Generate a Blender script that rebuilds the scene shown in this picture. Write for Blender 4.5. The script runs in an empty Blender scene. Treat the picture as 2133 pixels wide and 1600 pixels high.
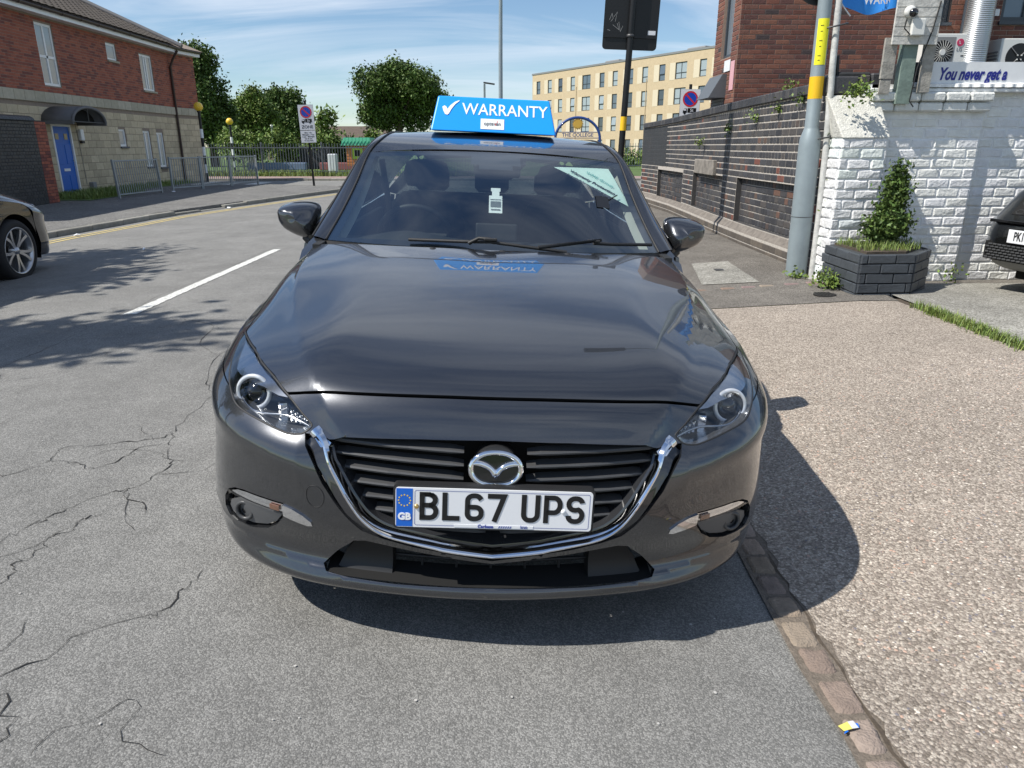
import bpy, math, random
import numpy as np
from mathutils import Vector, Matrix, geometry
random.seed(11); rng=np.random.default_rng(7)
R_=math.radians
SC=bpy.context.scene; COL=SC.collection
# ------------------------------------------------------------------ camera
cam=bpy.data.cameras.new('camera'); co=bpy.data.objects.new('camera',cam); COL.objects.link(co)
co.location=(0,0,1.40); co.rotation_euler=(R_(90-18.3),0,R_(-0.95))
cam.sensor_width=36; cam.lens=36*1500/2133; cam.clip_end=2000; cam.clip_start=.05
SC.camera=co
CAMP=Vector(co.location)
# ------------------------------------------------------------------ light
SUN_DIR=Vector((.72,.25,-.97)).normalized()          # the way the light travels
ELEV=math.asin(-SUN_DIR.z)
wd=bpy.data.worlds.new('World'); SC.world=wd; wd.use_nodes=True
nt=wd.node_tree; nt.nodes.clear()
def N(t,kind,**kw):
    n=t.nodes.new(kind)
    for k,v in kw.items(): setattr(n,k,v)
    return n
def L(t,a,b): t.links.new(a,b)
out=N(nt,'ShaderNodeOutputWorld'); bg=N(nt,'ShaderNodeBackground'); sky=N(nt,'ShaderNodeTexSky')
sky.sky_type='NISHITA'; sky.sun_disc=False; sky.sun_elevation=ELEV
sky.sun_rotation=math.atan2(-SUN_DIR.x,-SUN_DIR.y); sky.air_density=1.0; sky.dust_density=0.0; sky.ozone_density=1.6; sky.altitude=50
bg.inputs['Strength'].default_value=0.090
# thin streaky cirrus over the whole dome
tc=N(nt,'ShaderNodeTexCoord'); sep=N(nt,'ShaderNodeSeparateXYZ'); L(nt,tc.outputs['Generated'],sep.inputs[0])
mx=N(nt,'ShaderNodeMath',operation='MAXIMUM'); L(nt,sep.outputs['Z'],mx.inputs[0]); mx.inputs[1].default_value=.0
ad=N(nt,'ShaderNodeMath',operation='ADD'); L(nt,mx.outputs[0],ad.inputs[0]); ad.inputs[1].default_value=.30
dx=N(nt,'ShaderNodeMath',operation='DIVIDE'); L(nt,sep.outputs['X'],dx.inputs[0]); L(nt,ad.outputs[0],dx.inputs[1])
dy=N(nt,'ShaderNodeMath',operation='DIVIDE'); L(nt,sep.outputs['Y'],dy.inputs[0]); L(nt,ad.outputs[0],dy.inputs[1])
cb=N(nt,'ShaderNodeCombineXYZ'); L(nt,dx.outputs[0],cb.inputs[0]); L(nt,dy.outputs[0],cb.inputs[1])
mp=N(nt,'ShaderNodeMapping'); L(nt,cb.outputs[0],mp.inputs[0]); mp.inputs['Rotation'].default_value=(0,0,R_(-24)); mp.inputs['Scale'].default_value=(.75,3.4,1)
n1=N(nt,'ShaderNodeTexNoise'); n1.inputs['Scale'].default_value=1.25; n1.inputs['Detail'].default_value=9; n1.inputs['Roughness'].default_value=.58; n1.inputs['Distortion'].default_value=.7
L(nt,mp.outputs[0],n1.inputs['Vector'])
mp2=N(nt,'ShaderNodeMapping'); L(nt,cb.outputs[0],mp2.inputs[0]); mp2.inputs['Scale'].default_value=(.5,.5,1); mp2.inputs['Location'].default_value=(3.1,1.7,0)
n2=N(nt,'ShaderNodeTexNoise'); n2.inputs['Scale'].default_value=1.0; n2.inputs['Detail'].default_value=3; L(nt,mp2.outputs[0],n2.inputs['Vector'])
mm=N(nt,'ShaderNodeMath',operation='MULTIPLY'); L(nt,n1.outputs['Fac'],mm.inputs[0]); L(nt,n2.outputs['Fac'],mm.inputs[1])
rp=N(nt,'ShaderNodeValToRGB'); L(nt,mm.outputs[0],rp.inputs[0])
rp.color_ramp.elements[0].position=.19; rp.color_ramp.elements[0].color=(0,0,0,1)
rp.color_ramp.elements[1].position=.37; rp.color_ramp.elements[1].color=(.78,.78,.78,1)
mix=N(nt,'ShaderNodeMix',data_type='RGBA'); L(nt,rp.outputs[0],mix.inputs[0]); gr=N(nt,'ShaderNodeMix',data_type='RGBA',blend_type='MULTIPLY'); gr.inputs[0].default_value=1; L(nt,sky.outputs[0],gr.inputs[6]); gr.inputs[7].default_value=(.89,.985,1.08,1); L(nt,gr.outputs[2],mix.inputs[6]); mix.inputs[7].default_value=(7.6,8.3,9.3,1)
L(nt,mix.outputs[2],bg.inputs[0]); L(nt,bg.outputs[0],out.inputs[0])
sl=bpy.data.lights.new('sun','SUN'); sl.energy=5.0; sl.angle=R_(.5); sl.color=(1,.955,.88)
so=bpy.data.objects.new('sun',sl); COL.objects.link(so); so.rotation_euler=SUN_DIR.to_track_quat('-Z','Y').to_euler(); so.location=(-20,0,30)
vs=SC.view_settings; vs.view_transform='Standard'; vs.look='None'; vs.gamma=1; vs.exposure=0.34; vs.use_curve_mapping=False
SC.cycles.max_bounces=10; SC.cycles.transparent_max_bounces=12; SC.cycles.use_denoising=True
# ------------------------------------------------------------------ helpers
def ss(a,b,x):
    t=min(1,max(0,(x-a)/(b-a))); return t*t*(3-2*t)
def gz(x,y):                                         # height of the ground: cambered road, forecourt rising to the right
    if x<-2.4: z=.10-.028*(-2.4-x)
    elif x<1.0: z=-.042*x
    else: z=-.042+.0736*(min(x,3.2)-1.0)
    if x>3.3: z-=.05*ss(6.0,7.4,y)
    return max(z,-.12)*(1-ss(12,24,y))
def tag(o,label=None,cat=None,group=None,kind=None):
    for k,v in (('label',label),('category',cat),('group',group),('kind',kind)):
        if v: o[k]=v
    return o
def link(o,parent=None):
    COL.objects.link(o)
    if parent: o.parent=parent
    return o
def empty(name,loc=(0,0,0),rz=0,label=None,cat=None,group=None):
    o=bpy.data.objects.new(name,None); o.empty_display_size=.2; link(o); o.location=loc; o.rotation_euler=(0,0,rz)
    return tag(o,label,cat,group)
def mesh(name,verts,faces,mat=None,smooth=False):
    me=bpy.data.meshes.new(name); me.from_pydata([tuple(v) for v in verts],[],[tuple(f) for f in faces])
    if mat: me.materials.append(mat)
    if smooth: me.polygons.foreach_set('use_smooth',[True]*len(me.polygons))
    me.update(); return me
def obj(name,me,parent=None,loc=None,**t):
    o=bpy.data.objects.new(name,me); link(o,parent)
    if loc is not None: o.location=loc
    return tag(o,**t)
def copy_tree(o,parent=None):
    c=o.copy(); COL.objects.link(c); c.parent=parent
    for ch in o.children: copy_tree(ch,c)
    return c
class MB:
    """collects simple solids into one mesh"""
    def __init__(s): s.v=[]; s.f=[]; s.sm=[]
    def add(s,v,f,smooth=False):
        k=len(s.v); s.v+=[tuple(p) for p in v]; s.f+=[tuple(i+k for i in q) for q in f]; s.sm+=[smooth]*len(f); return s
    def box(s,c,d,rot=None,ch=0):
        x,y,z=d[0]/2,d[1]/2,d[2]/2
        if ch:
            import itertools
            pts=[];
            c2=min(ch,x*.9,y*.9,z*.9)
            vs=[]; idx={}
            for sx in(-1,1):
                for sy in(-1,1):
                    for sz in(-1,1):
                        for a in range(3):
                            p=[sx*x,sy*y,sz*z]
                            for b in range(3):
                                if b!=a: p[b]-=(sx,sy,sz)[b]*c2
                            idx[(sx,sy,sz,a)]=len(vs); vs.append(p)
            F=[]
            for a in range(3):
                b,c_=(a+1)%3,(a+2)%3
                for sg in(-1,1):
                    q=[]
                    for (sb,sc) in((-1,-1),(1,-1),(1,1),(-1,1)):
                        t=[0,0,0]; t[a]=sg; t[b]=sb; t[c_]=sc; q.append(idx[(*t,a)])
                    F.append(q if sg>0 else q[::-1])
            for a in range(3):          # edge chamfers, edges along axis a
                b,c_=(a+1)%3,(a+2)%3
                for sb in(-1,1):
                    for sc in(-1,1):
                        def g(sa,ax):
                            t=[0,0,0]; t[a]=sa; t[b]=sb; t[c_]=sc; return idx[(*t,ax)]
                        q=[g(-1,b),g(1,b),g(1,c_),g(-1,c_)]
                        F.append(q if sb*sc>0 else q[::-1])
            for sx in(-1,1):
                for sy in(-1,1):
                    for sz in(-1,1):
                        q=[idx[(sx,sy,sz,a)] for a in range(3)]
                        F.append(q if sx*sy*sz>0 else q[::-1])
        else:
            vs=[(sx*x,sy*y,sz*z) for sx in(-1,1) for sy in(-1,1) for sz in(-1,1)]
            F=[(0,1,3,2),(4,6,7,5),(0,4,5,1),(2,3,7,6),(0,2,6,4),(1,5,7,3)]
        cc=Vector(c)
        if rot is not None:
            m=rot if isinstance(rot,Matrix) else Matrix.Rotation(rot,3,'Z')
            vs=[tuple(cc+m@Vector(p)) for p in vs]
        else: vs=[(p[0]+c[0],p[1]+c[1],p[2]+c[2]) for p in vs]
        return s.add(vs,F)
    def b2(s,a,b,ch=0):
        return s.box([(a[i]+b[i])/2 for i in range(3)],[abs(b[i]-a[i]) for i in range(3)],ch=ch)
    def cyl(s,p0,p1,r0,r1=None,n=16,caps=True,smooth=True):
        r1=r0 if r1 is None else r1
        p0=Vector(p0);p1=Vector(p1);d=(p1-p0).normalized()
        a=d.orthogonal().normalized();b=d.cross(a)
        vs=[];
        for p,r in((p0,r0),(p1,r1)):
            vs+=[p+(a*math.cos(t)+b*math.sin(t))*r for t in [2*math.pi*i/n for i in range(n)]]
        s.add(vs,[(i,(i+1)%n,n+(i+1)%n,n+i) for i in range(n)],smooth)
        if caps:
            s.add(vs[:n],[tuple(range(n))[::-1]]); s.add(vs[n:],[tuple(range(n))])
        return s
    def tube(s,pts,r,n=8,caps=True,closed=False,flat=None):
        pts=[Vector(p) for p in pts];m=len(pts)
        rr=r if isinstance(r,(list,tuple)) else [r]*m
        a=None;vs=[]
        for i,p in enumerate(pts):
            if closed: d=(pts[(i+1)%m]-pts[i-1])
            else: d=(pts[min(i+1,m-1)]-pts[max(i-1,0)])
            d.normalize()
            if a is None: a=d.orthogonal().normalized()
            a=(a-d*a.dot(d)).normalized(); b=d.cross(a)
            vs+=[p+(a*math.cos(t)+b*math.sin(t))*rr[i] for t in [2*math.pi*k/n for k in range(n)]]
        F=[]
        for i in range(m if closed else m-1):
            j=(i+1)%m
            F+=[(i*n+k,i*n+(k+1)%n,j*n+(k+1)%n,j*n+k) for k in range(n)]
        s.add(vs,F,True)
        if caps and not closed:
            s.add(vs[:n],[tuple(range(n))[::-1]]); s.add(vs[-n:],[tuple(range(n))])
        return s
    def lathe(s,prof,c=(0,0,0),axis='Z',n=24,smooth=True):
        vs=[]
        for i in range(n):
            t=2*math.pi*i/n
            for r,h in prof:
                p=(r*math.cos(t),r*math.sin(t),h)
                if axis=='X': p=(h,p[0],p[1])
                if axis=='Y': p=(p[1],h,p[0])
                vs.append((p[0]+c[0],p[1]+c[1],p[2]+c[2]))
        m=len(prof)
        return s.add(vs,[(i*m+k,((i+1)%n)*m+k,((i+1)%n)*m+k+1,i*m+k+1) for i in range(n) for k in range(m-1)],smooth)
    def prism(s,poly,d0,d1,frame):
        """poly in 2D, extruded between d0..d1 along the frame's third axis; frame=(origin,ax,ay,az)"""
        o,ax,ay,az=[Vector(q) for q in frame]; n=len(poly)
        area=sum(poly[i-1][0]*poly[i][1]-poly[i][0]*poly[i-1][1] for i in range(n))
        if area<0: poly=poly[::-1]
        a=[o+ax*p[0]+ay*p[1]+az*d0 for p in poly]; b=[o+ax*p[0]+ay*p[1]+az*d1 for p in poly]
        F=[(i,(i+1)%n,n+(i+1)%n,n+i) for i in range(n)]+[tuple(range(n))[::-1],tuple(range(n,2*n))]
        if (d1<d0)!=(ax.cross(ay).dot(az)<0): F=[q[::-1] for q in F]
        return s.add(a+b,F)
    def ribbon(s,pts,w,nrm,th=0.0,closed=False):
        """flat band of width w (or list) along pts, facing nrm, mitred; th: thickness"""
        pts=[Vector(p) for p in pts]; keep=[i for i in range(len(pts)) if i==0 or (pts[i]-pts[i-1]).length>1e-5]; pts=[pts[i] for i in keep]; m=len(pts); nr=Vector(nrm).normalized()
        ws=w if isinstance(w,(list,tuple)) else [w]*m
        Lf=[];Rt=[]
        for i,p in enumerate(pts):
            if closed: d0=(p-pts[i-1]);d1=(pts[(i+1)%m]-p)
            else:
                d0=p-pts[i-1] if i>0 else pts[1]-p
                d1=pts[i+1]-p if i<m-1 else p-pts[i-1]
            d0.normalize();d1.normalize()
            t=(d0+d1)
            if t.length<1e-6: t=d1
            t.normalize(); sd=nr.cross(t); k=max(.35,sd.dot(nr.cross(d1)))
            h=ws[i]/2/k
            Lf.append(p+sd*h);Rt.append(p-sd*h)
        vs=[]
        for a,b in zip(Lf,Rt): vs+=[a,b]
        rng_=range(m if closed else m-1)
        F=[(2*i+1,2*((i+1)%m)+1,2*((i+1)%m),2*i) for i in rng_]
        if th:
            k=len(vs); vs+=[v-nr*th for v in vs]
            F+=[tuple(q+k for q in f)[::-1] for f in F[:]]
            for i in rng_:
                j=(i+1)%m
                F+=[(2*i,2*j,2*j+k,2*i+k),(2*j+1,2*i+1,2*i+1+k,2*j+1+k)]
            if not closed:
                F+=[(1,0,k,k+1),(2*m-2,2*m-1,2*m-1+k,2*m-2+k)]
        return s.add(vs,F)
    def build(s,name,mat,parent=None,loc=None,**t):
        me=mesh(name,s.v,s.f,mat); me.polygons.foreach_set('use_smooth',s.sm); me.update()
        return obj(name,me,parent,loc,**t)
    def me(s,name,mat):
        me=mesh(name,s.v,s.f,mat); me.polygons.foreach_set('use_smooth',s.sm); me.update(); return me
def bevel(o,w,seg=2,ang=35):
    m=o.modifiers.new('bevel','BEVEL'); m.width=w; m.segments=seg; m.limit_method='ANGLE'; m.angle_limit=R_(ang); return o
_P=R_(18.3);_Yw=R_(.95)
_fw=Vector((math.sin(_Yw)*math.cos(_P),math.cos(_Yw)*math.cos(_P),-math.sin(_P)));_rt=Vector((math.cos(_Yw),-math.sin(_Yw),0));_up=_rt.cross(_fw)
def pY(px,py,Y):                                     # the point at depth Y seen at a photo pixel (used to survey the street)
    d=_fw+_rt*((px-1066.5)/1500)-_up*((py-800)/1500);return CAMP+d*(Y/d.y)
def pX(px,py,X):
    d=_fw+_rt*((px-1066.5)/1500)-_up*((py-800)/1500);return CAMP+d*(X/d.x)
# ------------------------------------------------------------------ masonry
def block_me(name,l,h,d,c,m,tint,jit=.0):
    V=[];j=lambda:random.gauss(0,jit) if jit else 0
    for x,z in((0,0),(l,0),(l,h),(0,h)): V.append((x,-.01,z))
    for x,z in((0,0),(l,0),(l,h),(0,h)): V.append((x+j()*.5,d-c,z+j()*.5))
    for x,z in((c,c),(l-c,c),(l-c,h-c),(c,h-c)): V.append((x+j(),d+j()*.6,z+j()))
    F=[(i,4+i,4+(i+1)%4,(i+1)%4)[::-1] for i in range(4)]+[(4+i,8+i,8+(i+1)%4,4+(i+1)%4)[::-1] for i in range(4)]+[(11,10,9,8)]
    me=mesh(name,V,F,m);set_tint(me,[tint]*12);return me
def masonry(owner,path,rows,m,depth=.006,cham=.004,joint=.010,holes=(),pal=None,nparts=300,name='brick',side=1,jit=0,clip=None,palfn=None,s0=0.0):
    """rows: list of (z0,z1,unit length,offset). Lays units along path; normal to the left of travel if side=1"""
    pts=[Vector((p[0],p[1],0)) for p in path];segs=[];acc=0
    for a,b in zip(pts[:-1],pts[1:]): segs.append((acc,a,b,(b-a).length));acc+=(b-a).length
    def P(s):
        for k,a,b,l in segs:
            if s<=k+l+1e-6: return a+(b-a)*((s-k)/l)
        return segs[-1][2]
    CORN=[segs[k][0] for k in range(1,len(segs)) if (segs[k][2]-segs[k][1]).angle(segs[k-1][2]-segs[k-1][1])>.4]
    allb=[]
    for ri,(z0,z1,U,off) in enumerate(rows):
        s=s0-off
        while s<acc:
            a,b=max(s,s0),min(s+U,acc);s+=U
            iv=[(a,b)]
            for (h0,h1,g0,g1) in holes:
                if z1-.01>g0 and z0+.01<g1:
                    nv=[]
                    for (p,q) in iv:
                        if q<=h0 or p>=h1: nv.append((p,q))
                        else:
                            if p<h0: nv.append((p,h0))
                            if q>h1: nv.append((h1,q))
                    iv=nv
            for (p,q) in iv:
                for c_ in CORN:
                    if p+.02<c_<q-.02: allb.append((p,c_,z0,z1,ri));p=c_
                if q-p>.045: allb.append((p,q,z0,z1,ri))
    items=[]
    for (p,q,z0,z1,ri) in allb:
        A=P(p+joint/2);B=P(q-joint/2);t=(B-A);l=t.length
        if l<.02: continue
        t.normalize();zt=z1
        if clip: zt=min(z1,clip((p+q)/2)); 
        if zt-z0<.03: continue
        c=(A+B)/2;c.z=(z0+zt)/2;d=(c-CAMP);dep=d.dot(_fw)
        vis=dep>.5 and abs(d.dot(_rt)/dep)<.76 and abs(d.dot(_up)/dep)<.58
        items.append(((l/dep if vis else -1),A,t,l,z0+joint/2,zt-z0-joint,(p+q)/2,ri))
    items.sort(key=lambda i:-i[0]);cache={};JV=[];JF=[];JC=[]
    for k,(sc_,A,t,l,z,h,sm,ri) in enumerate(items):
        n=Vector((-t.y,t.x,0))*side
        X=t if side==1 else t
        tint=palfn(sm,z,k) if palfn else random.choice(pal)
        rz=math.atan2(t.y,t.x)
        if k<nparts and sc_>0:
            L5=round(l*200)/200;H5=round(h*400)/400
            key=(L5,H5,tint if palfn is None else tuple(round(c,3) if c<.2 else round(c*25)/25 for c in tint),random.randrange(2));me=cache.get(key)
            if me is None: me=cache[key]=block_me(name,L5,H5,depth,cham,m,key[2],jit)
            o=bpy.data.objects.new(name,me);COL.objects.link(o);o.parent=owner
            if side==1: o.location=(A.x,A.y,z);o.rotation_euler=(0,0,rz)
            else:
                B=A+t*l;o.location=(B.x,B.y,z);o.rotation_euler=(0,0,rz+math.pi)
            o.scale=(l/L5,1,h/H5)
        else:
            kk=len(JV);j=lambda:random.gauss(0,jit) if jit else 0
            if side==-1: A=A+t*l;t=-t
            for (x,y,zz) in [(0,-.01,0),(l,-.01,0),(l,-.01,h),(0,-.01,h)]+[(0,depth-cham,0),(l,depth-cham,0),(l,depth-cham,h),(0,depth-cham,h)]+[(cham+j(),depth+j()*.6,cham+j()),(l-cham+j(),depth+j()*.6,cham+j()),(l-cham+j(),depth+j()*.6,h-cham+j()),(cham+j(),depth+j()*.6,h-cham+j())]:
                JV.append((A.x+t.x*x-t.y*y,A.y+t.y*x+t.x*y,z+zz))
            JF+=[tuple(q+kk for q in f) for f in BLOCKF];JC+=[tint]*12
    if JV:
        me=mesh(name+'s_beyond',JV,JF,m);set_tint(me,JC);obj('far_'+name+'s',me,owner,kind='stuff')
BLOCKF=[(i,4+i,4+(i+1)%4,(i+1)%4)[::-1] for i in range(4)]+[(4+i,8+i,8+(i+1)%4,4+(i+1)%4)[::-1] for i in range(4)]+[(11,10,9,8)]
def courses(z0,z1,c,U,bond='stretcher'):
    r=[];z=z0;k=0
    while z+c*.6<z1:
        zt=min(z+c,z1)
        if bond=='stretcher': r.append((z,zt,U,U/2 if k%2 else 0))
        else: r.append((z,zt,U if k%2 else U/2,(U/4 if k%2 else 0)))
        z+=c;k+=1
    return r
def pals(base,var,n=8,alt=()):
    return [tuple(c*random.uniform(1-var,1+var) for c in base) for _ in range(n)]+list(alt)
# ------------------------------------------------------------------ materials
MATS={}
def mat(name):
    m=bpy.data.materials.new(name); m.use_nodes=True; t=m.node_tree
    MATS[name]=m; return m,t,t.nodes['Principled BSDF']
def pmat(name,col,rough=.6,metal=0,coat=0,noise=0,nscale=8,bump=0,bscale=60,spec=None,emit=None,sheen=0):
    m,t,b=mat(name); b.inputs['Base Color'].default_value=(*col,1); b.inputs['Roughness'].default_value=rough; b.inputs['Metallic'].default_value=metal
    b.inputs['Coat Weight'].default_value=coat; b.inputs['Coat Roughness'].default_value=.03
    if spec is not None: b.inputs['Specular IOR Level'].default_value=spec
    if noise or bump: tcn=N(t,'ShaderNodeTexCoord')
    if noise:
        n=N(t,'ShaderNodeTexNoise'); n.inputs['Scale'].default_value=nscale; n.inputs['Detail'].default_value=6; n.inputs['Roughness'].default_value=.65; L(t,tcn.outputs['Object'],n.inputs['Vector'])
        r=N(t,'ShaderNodeMapRange'); L(t,n.outputs['Fac'],r.inputs[0]); r.inputs[1].default_value=.25; r.inputs[2].default_value=.75; r.inputs[3].default_value=1-noise; r.inputs[4].default_value=1+noise
        x=N(t,'ShaderNodeMix',data_type='RGBA',blend_type='MULTIPLY'); x.inputs[0].default_value=1; x.inputs[6].default_value=(*col,1); L(t,r.outputs[0],x.inputs[7]); L(t,x.outputs[2],b.inputs['Base Color'])
    if bump:
        n=N(t,'ShaderNodeTexNoise'); n.inputs['Scale'].default_value=bscale; n.inputs['Detail'].default_value=5; L(t,tcn.outputs['Object'],n.inputs['Vector'])
        u=N(t,'ShaderNodeBump'); u.inputs['Strength'].default_value=bump; u.inputs['Distance'].default_value=.01; L(t,n.outputs['Fac'],u.inputs['Height']); L(t,u.outputs[0],b.inputs['Normal'])
    return m
def glassmat(name,tint,ior=1.5,rough=0.0,boost=1.0):
    """thin pane: see-through with a Fresnel reflection"""
    m,t,b=mat(name); t.nodes.remove(b); o=[n for n in t.nodes if n.type=='OUTPUT_MATERIAL'][0]
    tr=N(t,'ShaderNodeBsdfTransparent'); tr.inputs[0].default_value=(*tint,1)
    gl=N(t,'ShaderNodeBsdfGlossy'); gl.inputs['Roughness'].default_value=rough; gl.inputs[0].default_value=(1,1,1,1)
    lw=N(t,'ShaderNodeLayerWeight'); lw.inputs[0].default_value=.5; f0=((ior-1)/(ior+1))**2
    pw=N(t,'ShaderNodeMath',operation='POWER'); L(t,lw.outputs['Facing'],pw.inputs[0]); pw.inputs[1].default_value=5
    fr=N(t,'ShaderNodeMath',operation='MULTIPLY_ADD'); L(t,pw.outputs[0],fr.inputs[0]); fr.inputs[1].default_value=1-f0; fr.inputs[2].default_value=f0
    ml=N(t,'ShaderNodeMath',operation='MULTIPLY',use_clamp=True); L(t,fr.outputs[0],ml.inputs[0]); ml.inputs[1].default_value=boost
    mx_=N(t,'ShaderNodeMixShader'); L(t,ml.outputs[0],mx_.inputs[0]); L(t,tr.outputs[0],mx_.inputs[1]); L(t,gl.outputs[0],mx_.inputs[2]); L(t,mx_.outputs[0],o.inputs[0])
    return m
def tintmat(name,base,rough=.85,var=1.0,noise=.18,nscale=14,bump=.35,bscale=55,stain=0,staincol=(.1,.09,.08)):
    """masonry: per-piece tint from the mesh attribute, grain, optional stains"""
    m,t,b=mat(name); b.inputs['Roughness'].default_value=rough
    at=N(t,'ShaderNodeAttribute'); at.attribute_name='tint'; at.attribute_type='GEOMETRY'
    x=N(t,'ShaderNodeMix',data_type='RGBA',blend_type='MULTIPLY'); x.inputs[0].default_value=var; x.inputs[6].default_value=(*base,1); L(t,at.outputs['Color'],x.inputs[7])
    tcn=N(t,'ShaderNodeNewGeometry')
    n=N(t,'ShaderNodeTexNoise'); n.inputs['Scale'].default_value=nscale; n.inputs['Detail'].default_value=7; n.inputs['Roughness'].default_value=.7; L(t,tcn.outputs['Position'],n.inputs['Vector'])
    r=N(t,'ShaderNodeMapRange'); L(t,n.outputs['Fac'],r.inputs[0]); r.inputs[1].default_value=.25; r.inputs[2].default_value=.75; r.inputs[3].default_value=1-noise; r.inputs[4].default_value=1+noise
    y=N(t,'ShaderNodeMix',data_type='RGBA',blend_type='MULTIPLY'); y.inputs[0].default_value=1; L(t,x.outputs[2],y.inputs[6]); L(t,r.outputs[0],y.inputs[7])
    last=y.outputs[2]
    if stain:
        n3=N(t,'ShaderNodeTexNoise'); n3.inputs['Scale'].default_value=1.7; n3.inputs['Detail'].default_value=8; n3.inputs['Roughness'].default_value=.75; L(t,tcn.outputs['Position'],n3.inputs['Vector'])
        q=N(t,'ShaderNodeMapRange'); L(t,n3.outputs['Fac'],q.inputs[0]); q.inputs[1].default_value=.5; q.inputs[2].default_value=.75; q.inputs[3].default_value=0; q.inputs[4].default_value=stain
        z=N(t,'ShaderNodeMix',data_type='RGBA'); L(t,q.outputs[0],z.inputs[0]); L(t,last,z.inputs[6]); z.inputs[7].default_value=(*staincol,1); last=z.outputs[2]
    L(t,last,b.inputs['Base Color'])
    n2=N(t,'ShaderNodeTexNoise'); n2.inputs['Scale'].default_value=bscale; n2.inputs['Detail'].default_value=6; L(t,tcn.outputs['Position'],n2.inputs['Vector'])
    u=N(t,'ShaderNodeBump'); u.inputs['Strength'].default_value=bump; u.inputs['Distance'].default_value=.012; L(t,n2.outputs['Fac'],u.inputs['Height']); L(t,u.outputs[0],b.inputs['Normal'])
    return m
def set_tint(me,cols):
    a=me.color_attributes.new('tint','FLOAT_COLOR','POINT')
    a.data.foreach_set('color',np.concatenate([np.asarray(cols,np.float32),np.ones((len(cols),1),np.float32)],1).ravel())
# ================================================================== the hero car
# materials
def paintmat(name,base,flake=(.30,.31,.33),cior=1.7):
    m,t,b=mat(name); b.inputs['Metallic'].default_value=.75; b.inputs['Roughness'].default_value=.27
    b.inputs['Coat Weight'].default_value=1; b.inputs['Coat Roughness'].default_value=.015; b.inputs['Coat IOR'].default_value=cior
    tcn=N(t,'ShaderNodeTexCoord'); v=N(t,'ShaderNodeTexVoronoi'); v.inputs['Scale'].default_value=2200; L(t,tcn.outputs['Object'],v.inputs['Vector'])
    sp=N(t,'ShaderNodeSeparateColor'); L(t,v.outputs['Color'],sp.inputs[0])
    r=N(t,'ShaderNodeMapRange'); L(t,sp.outputs[0],r.inputs[0]); r.inputs[1].default_value=.55; r.inputs[2].default_value=1; r.inputs[3].default_value=0; r.inputs[4].default_value=.30
    x=N(t,'ShaderNodeMix',data_type='RGBA'); L(t,r.outputs[0],x.inputs[0]); x.inputs[6].default_value=(*base,1); x.inputs[7].default_value=(*flake,1)
    # road film: faint dust low down and blotches
    n=N(t,'ShaderNodeTexNoise'); n.inputs['Scale'].default_value=3.5; n.inputs['Detail'].default_value=8; n.inputs['Roughness'].default_value=.7; L(t,tcn.outputs['Object'],n.inputs['Vector'])
    r2=N(t,'ShaderNodeMapRange'); L(t,n.outputs['Fac'],r2.inputs[0]); r2.inputs[1].default_value=.45; r2.inputs[2].default_value=.8; r2.inputs[3].default_value=.0; r2.inputs[4].default_value=.10
    L(t,x.outputs[2],b.inputs['Base Color'])
    r3=N(t,'ShaderNodeMath',operation='ADD'); L(t,r2.outputs[0],r3.inputs[0]); r3.inputs[1].default_value=.012; L(t,r3.outputs[0],b.inputs['Coat Roughness'])
    return m
PAINT=paintmat('car_paint_grey',(.041,.0435,.049),(.20,.205,.22))
PAINT2=paintmat('car_paint_black',(.004,.0045,.006),(.015,.015,.02),1.42)
CHROME=pmat('chrome',(.82,.83,.85),.07,1)
DCHROME=pmat('dark_chrome',(.42,.43,.45),.18,1)
RINGW=pmat('light_guide_white',(.62,.64,.67),.22,.35,coat=.6)
SURR=pmat('surround_gloss_dark',(.026,.027,.030),.12,0,1)
BOWL=pmat('lamp_bowl',(.34,.345,.35),.22,.85)
BLKP=pmat('black_plastic',(.014,.014,.015),.55,bump=.15,bscale=900)
GLB=pmat('gloss_black',(.008,.008,.009),.12,0,.6)
GREYP=pmat('grey_plastic',(.055,.056,.058),.42)
VOID2=pmat('intake_black',(.009,.009,.0095),.5)
PODG=pmat('pod_grey_plastic',(.085,.087,.09),.45)
VOID=pmat('underbonnet_black',(.004,.004,.004),.9)
RUB=pmat('tyre_rubber',(.016,.016,.017),.8,bump=.3,bscale=240)
ALLOY=pmat('alloy_silver',(.50,.51,.53),.28,.9)
GLASS=glassmat('windscreen_glass',(.74,.82,.80),1.52,0,3.4)
SGLASS=glassmat('side_glass',(.17,.20,.20),1.52,0,1.8)
LENS=glassmat('headlamp_lens',(.93,.94,.95),1.5,0,1.5)
MIRR=pmat('mirror_silver',(.85,.86,.88),.03,1)
REFL=pmat('reflector_silver',(.80,.81,.83),.16,1)
SEAT=pmat('seat_cloth',(.010,.010,.011),.85,bump=.3,bscale=500)
DASH=pmat('dashboard_black',(.014,.0145,.015),.7,bump=.2,bscale=400)
HEADL=pmat('headliner_grey',(.42,.41,.38),.9)
WHITE=pmat('white_print',(.80,.81,.82),.45)
PLATE=pmat('plate_white',(.74,.75,.77),.28,coat=.4)
BLACKI=pmat('plate_black',(.008,.008,.009),.35)
EUB=pmat('plate_blue',(.004,.12,.55),.3,coat=.4)
NAVY=pmat('navy_print',(.02,.04,.28),.45)
YEL=pmat('yellow_print',(.80,.55,.02),.5)
GOLD=pmat('brass_cap',(.75,.52,.20),.3,1)
BLUESIGN=pmat('warranty_blue',(.008,.30,.86),.35,coat=.25)
PAPER=pmat('paper_mint',(.72,.86,.80),.8)
GREYT=pmat('grey_print',(.16,.17,.19),.5)
REDT=pmat('red_print',(.70,.07,.05),.5)
AMBER=pmat('amber_lens',(.22,.10,.055),.2,coat=.5)
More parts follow.
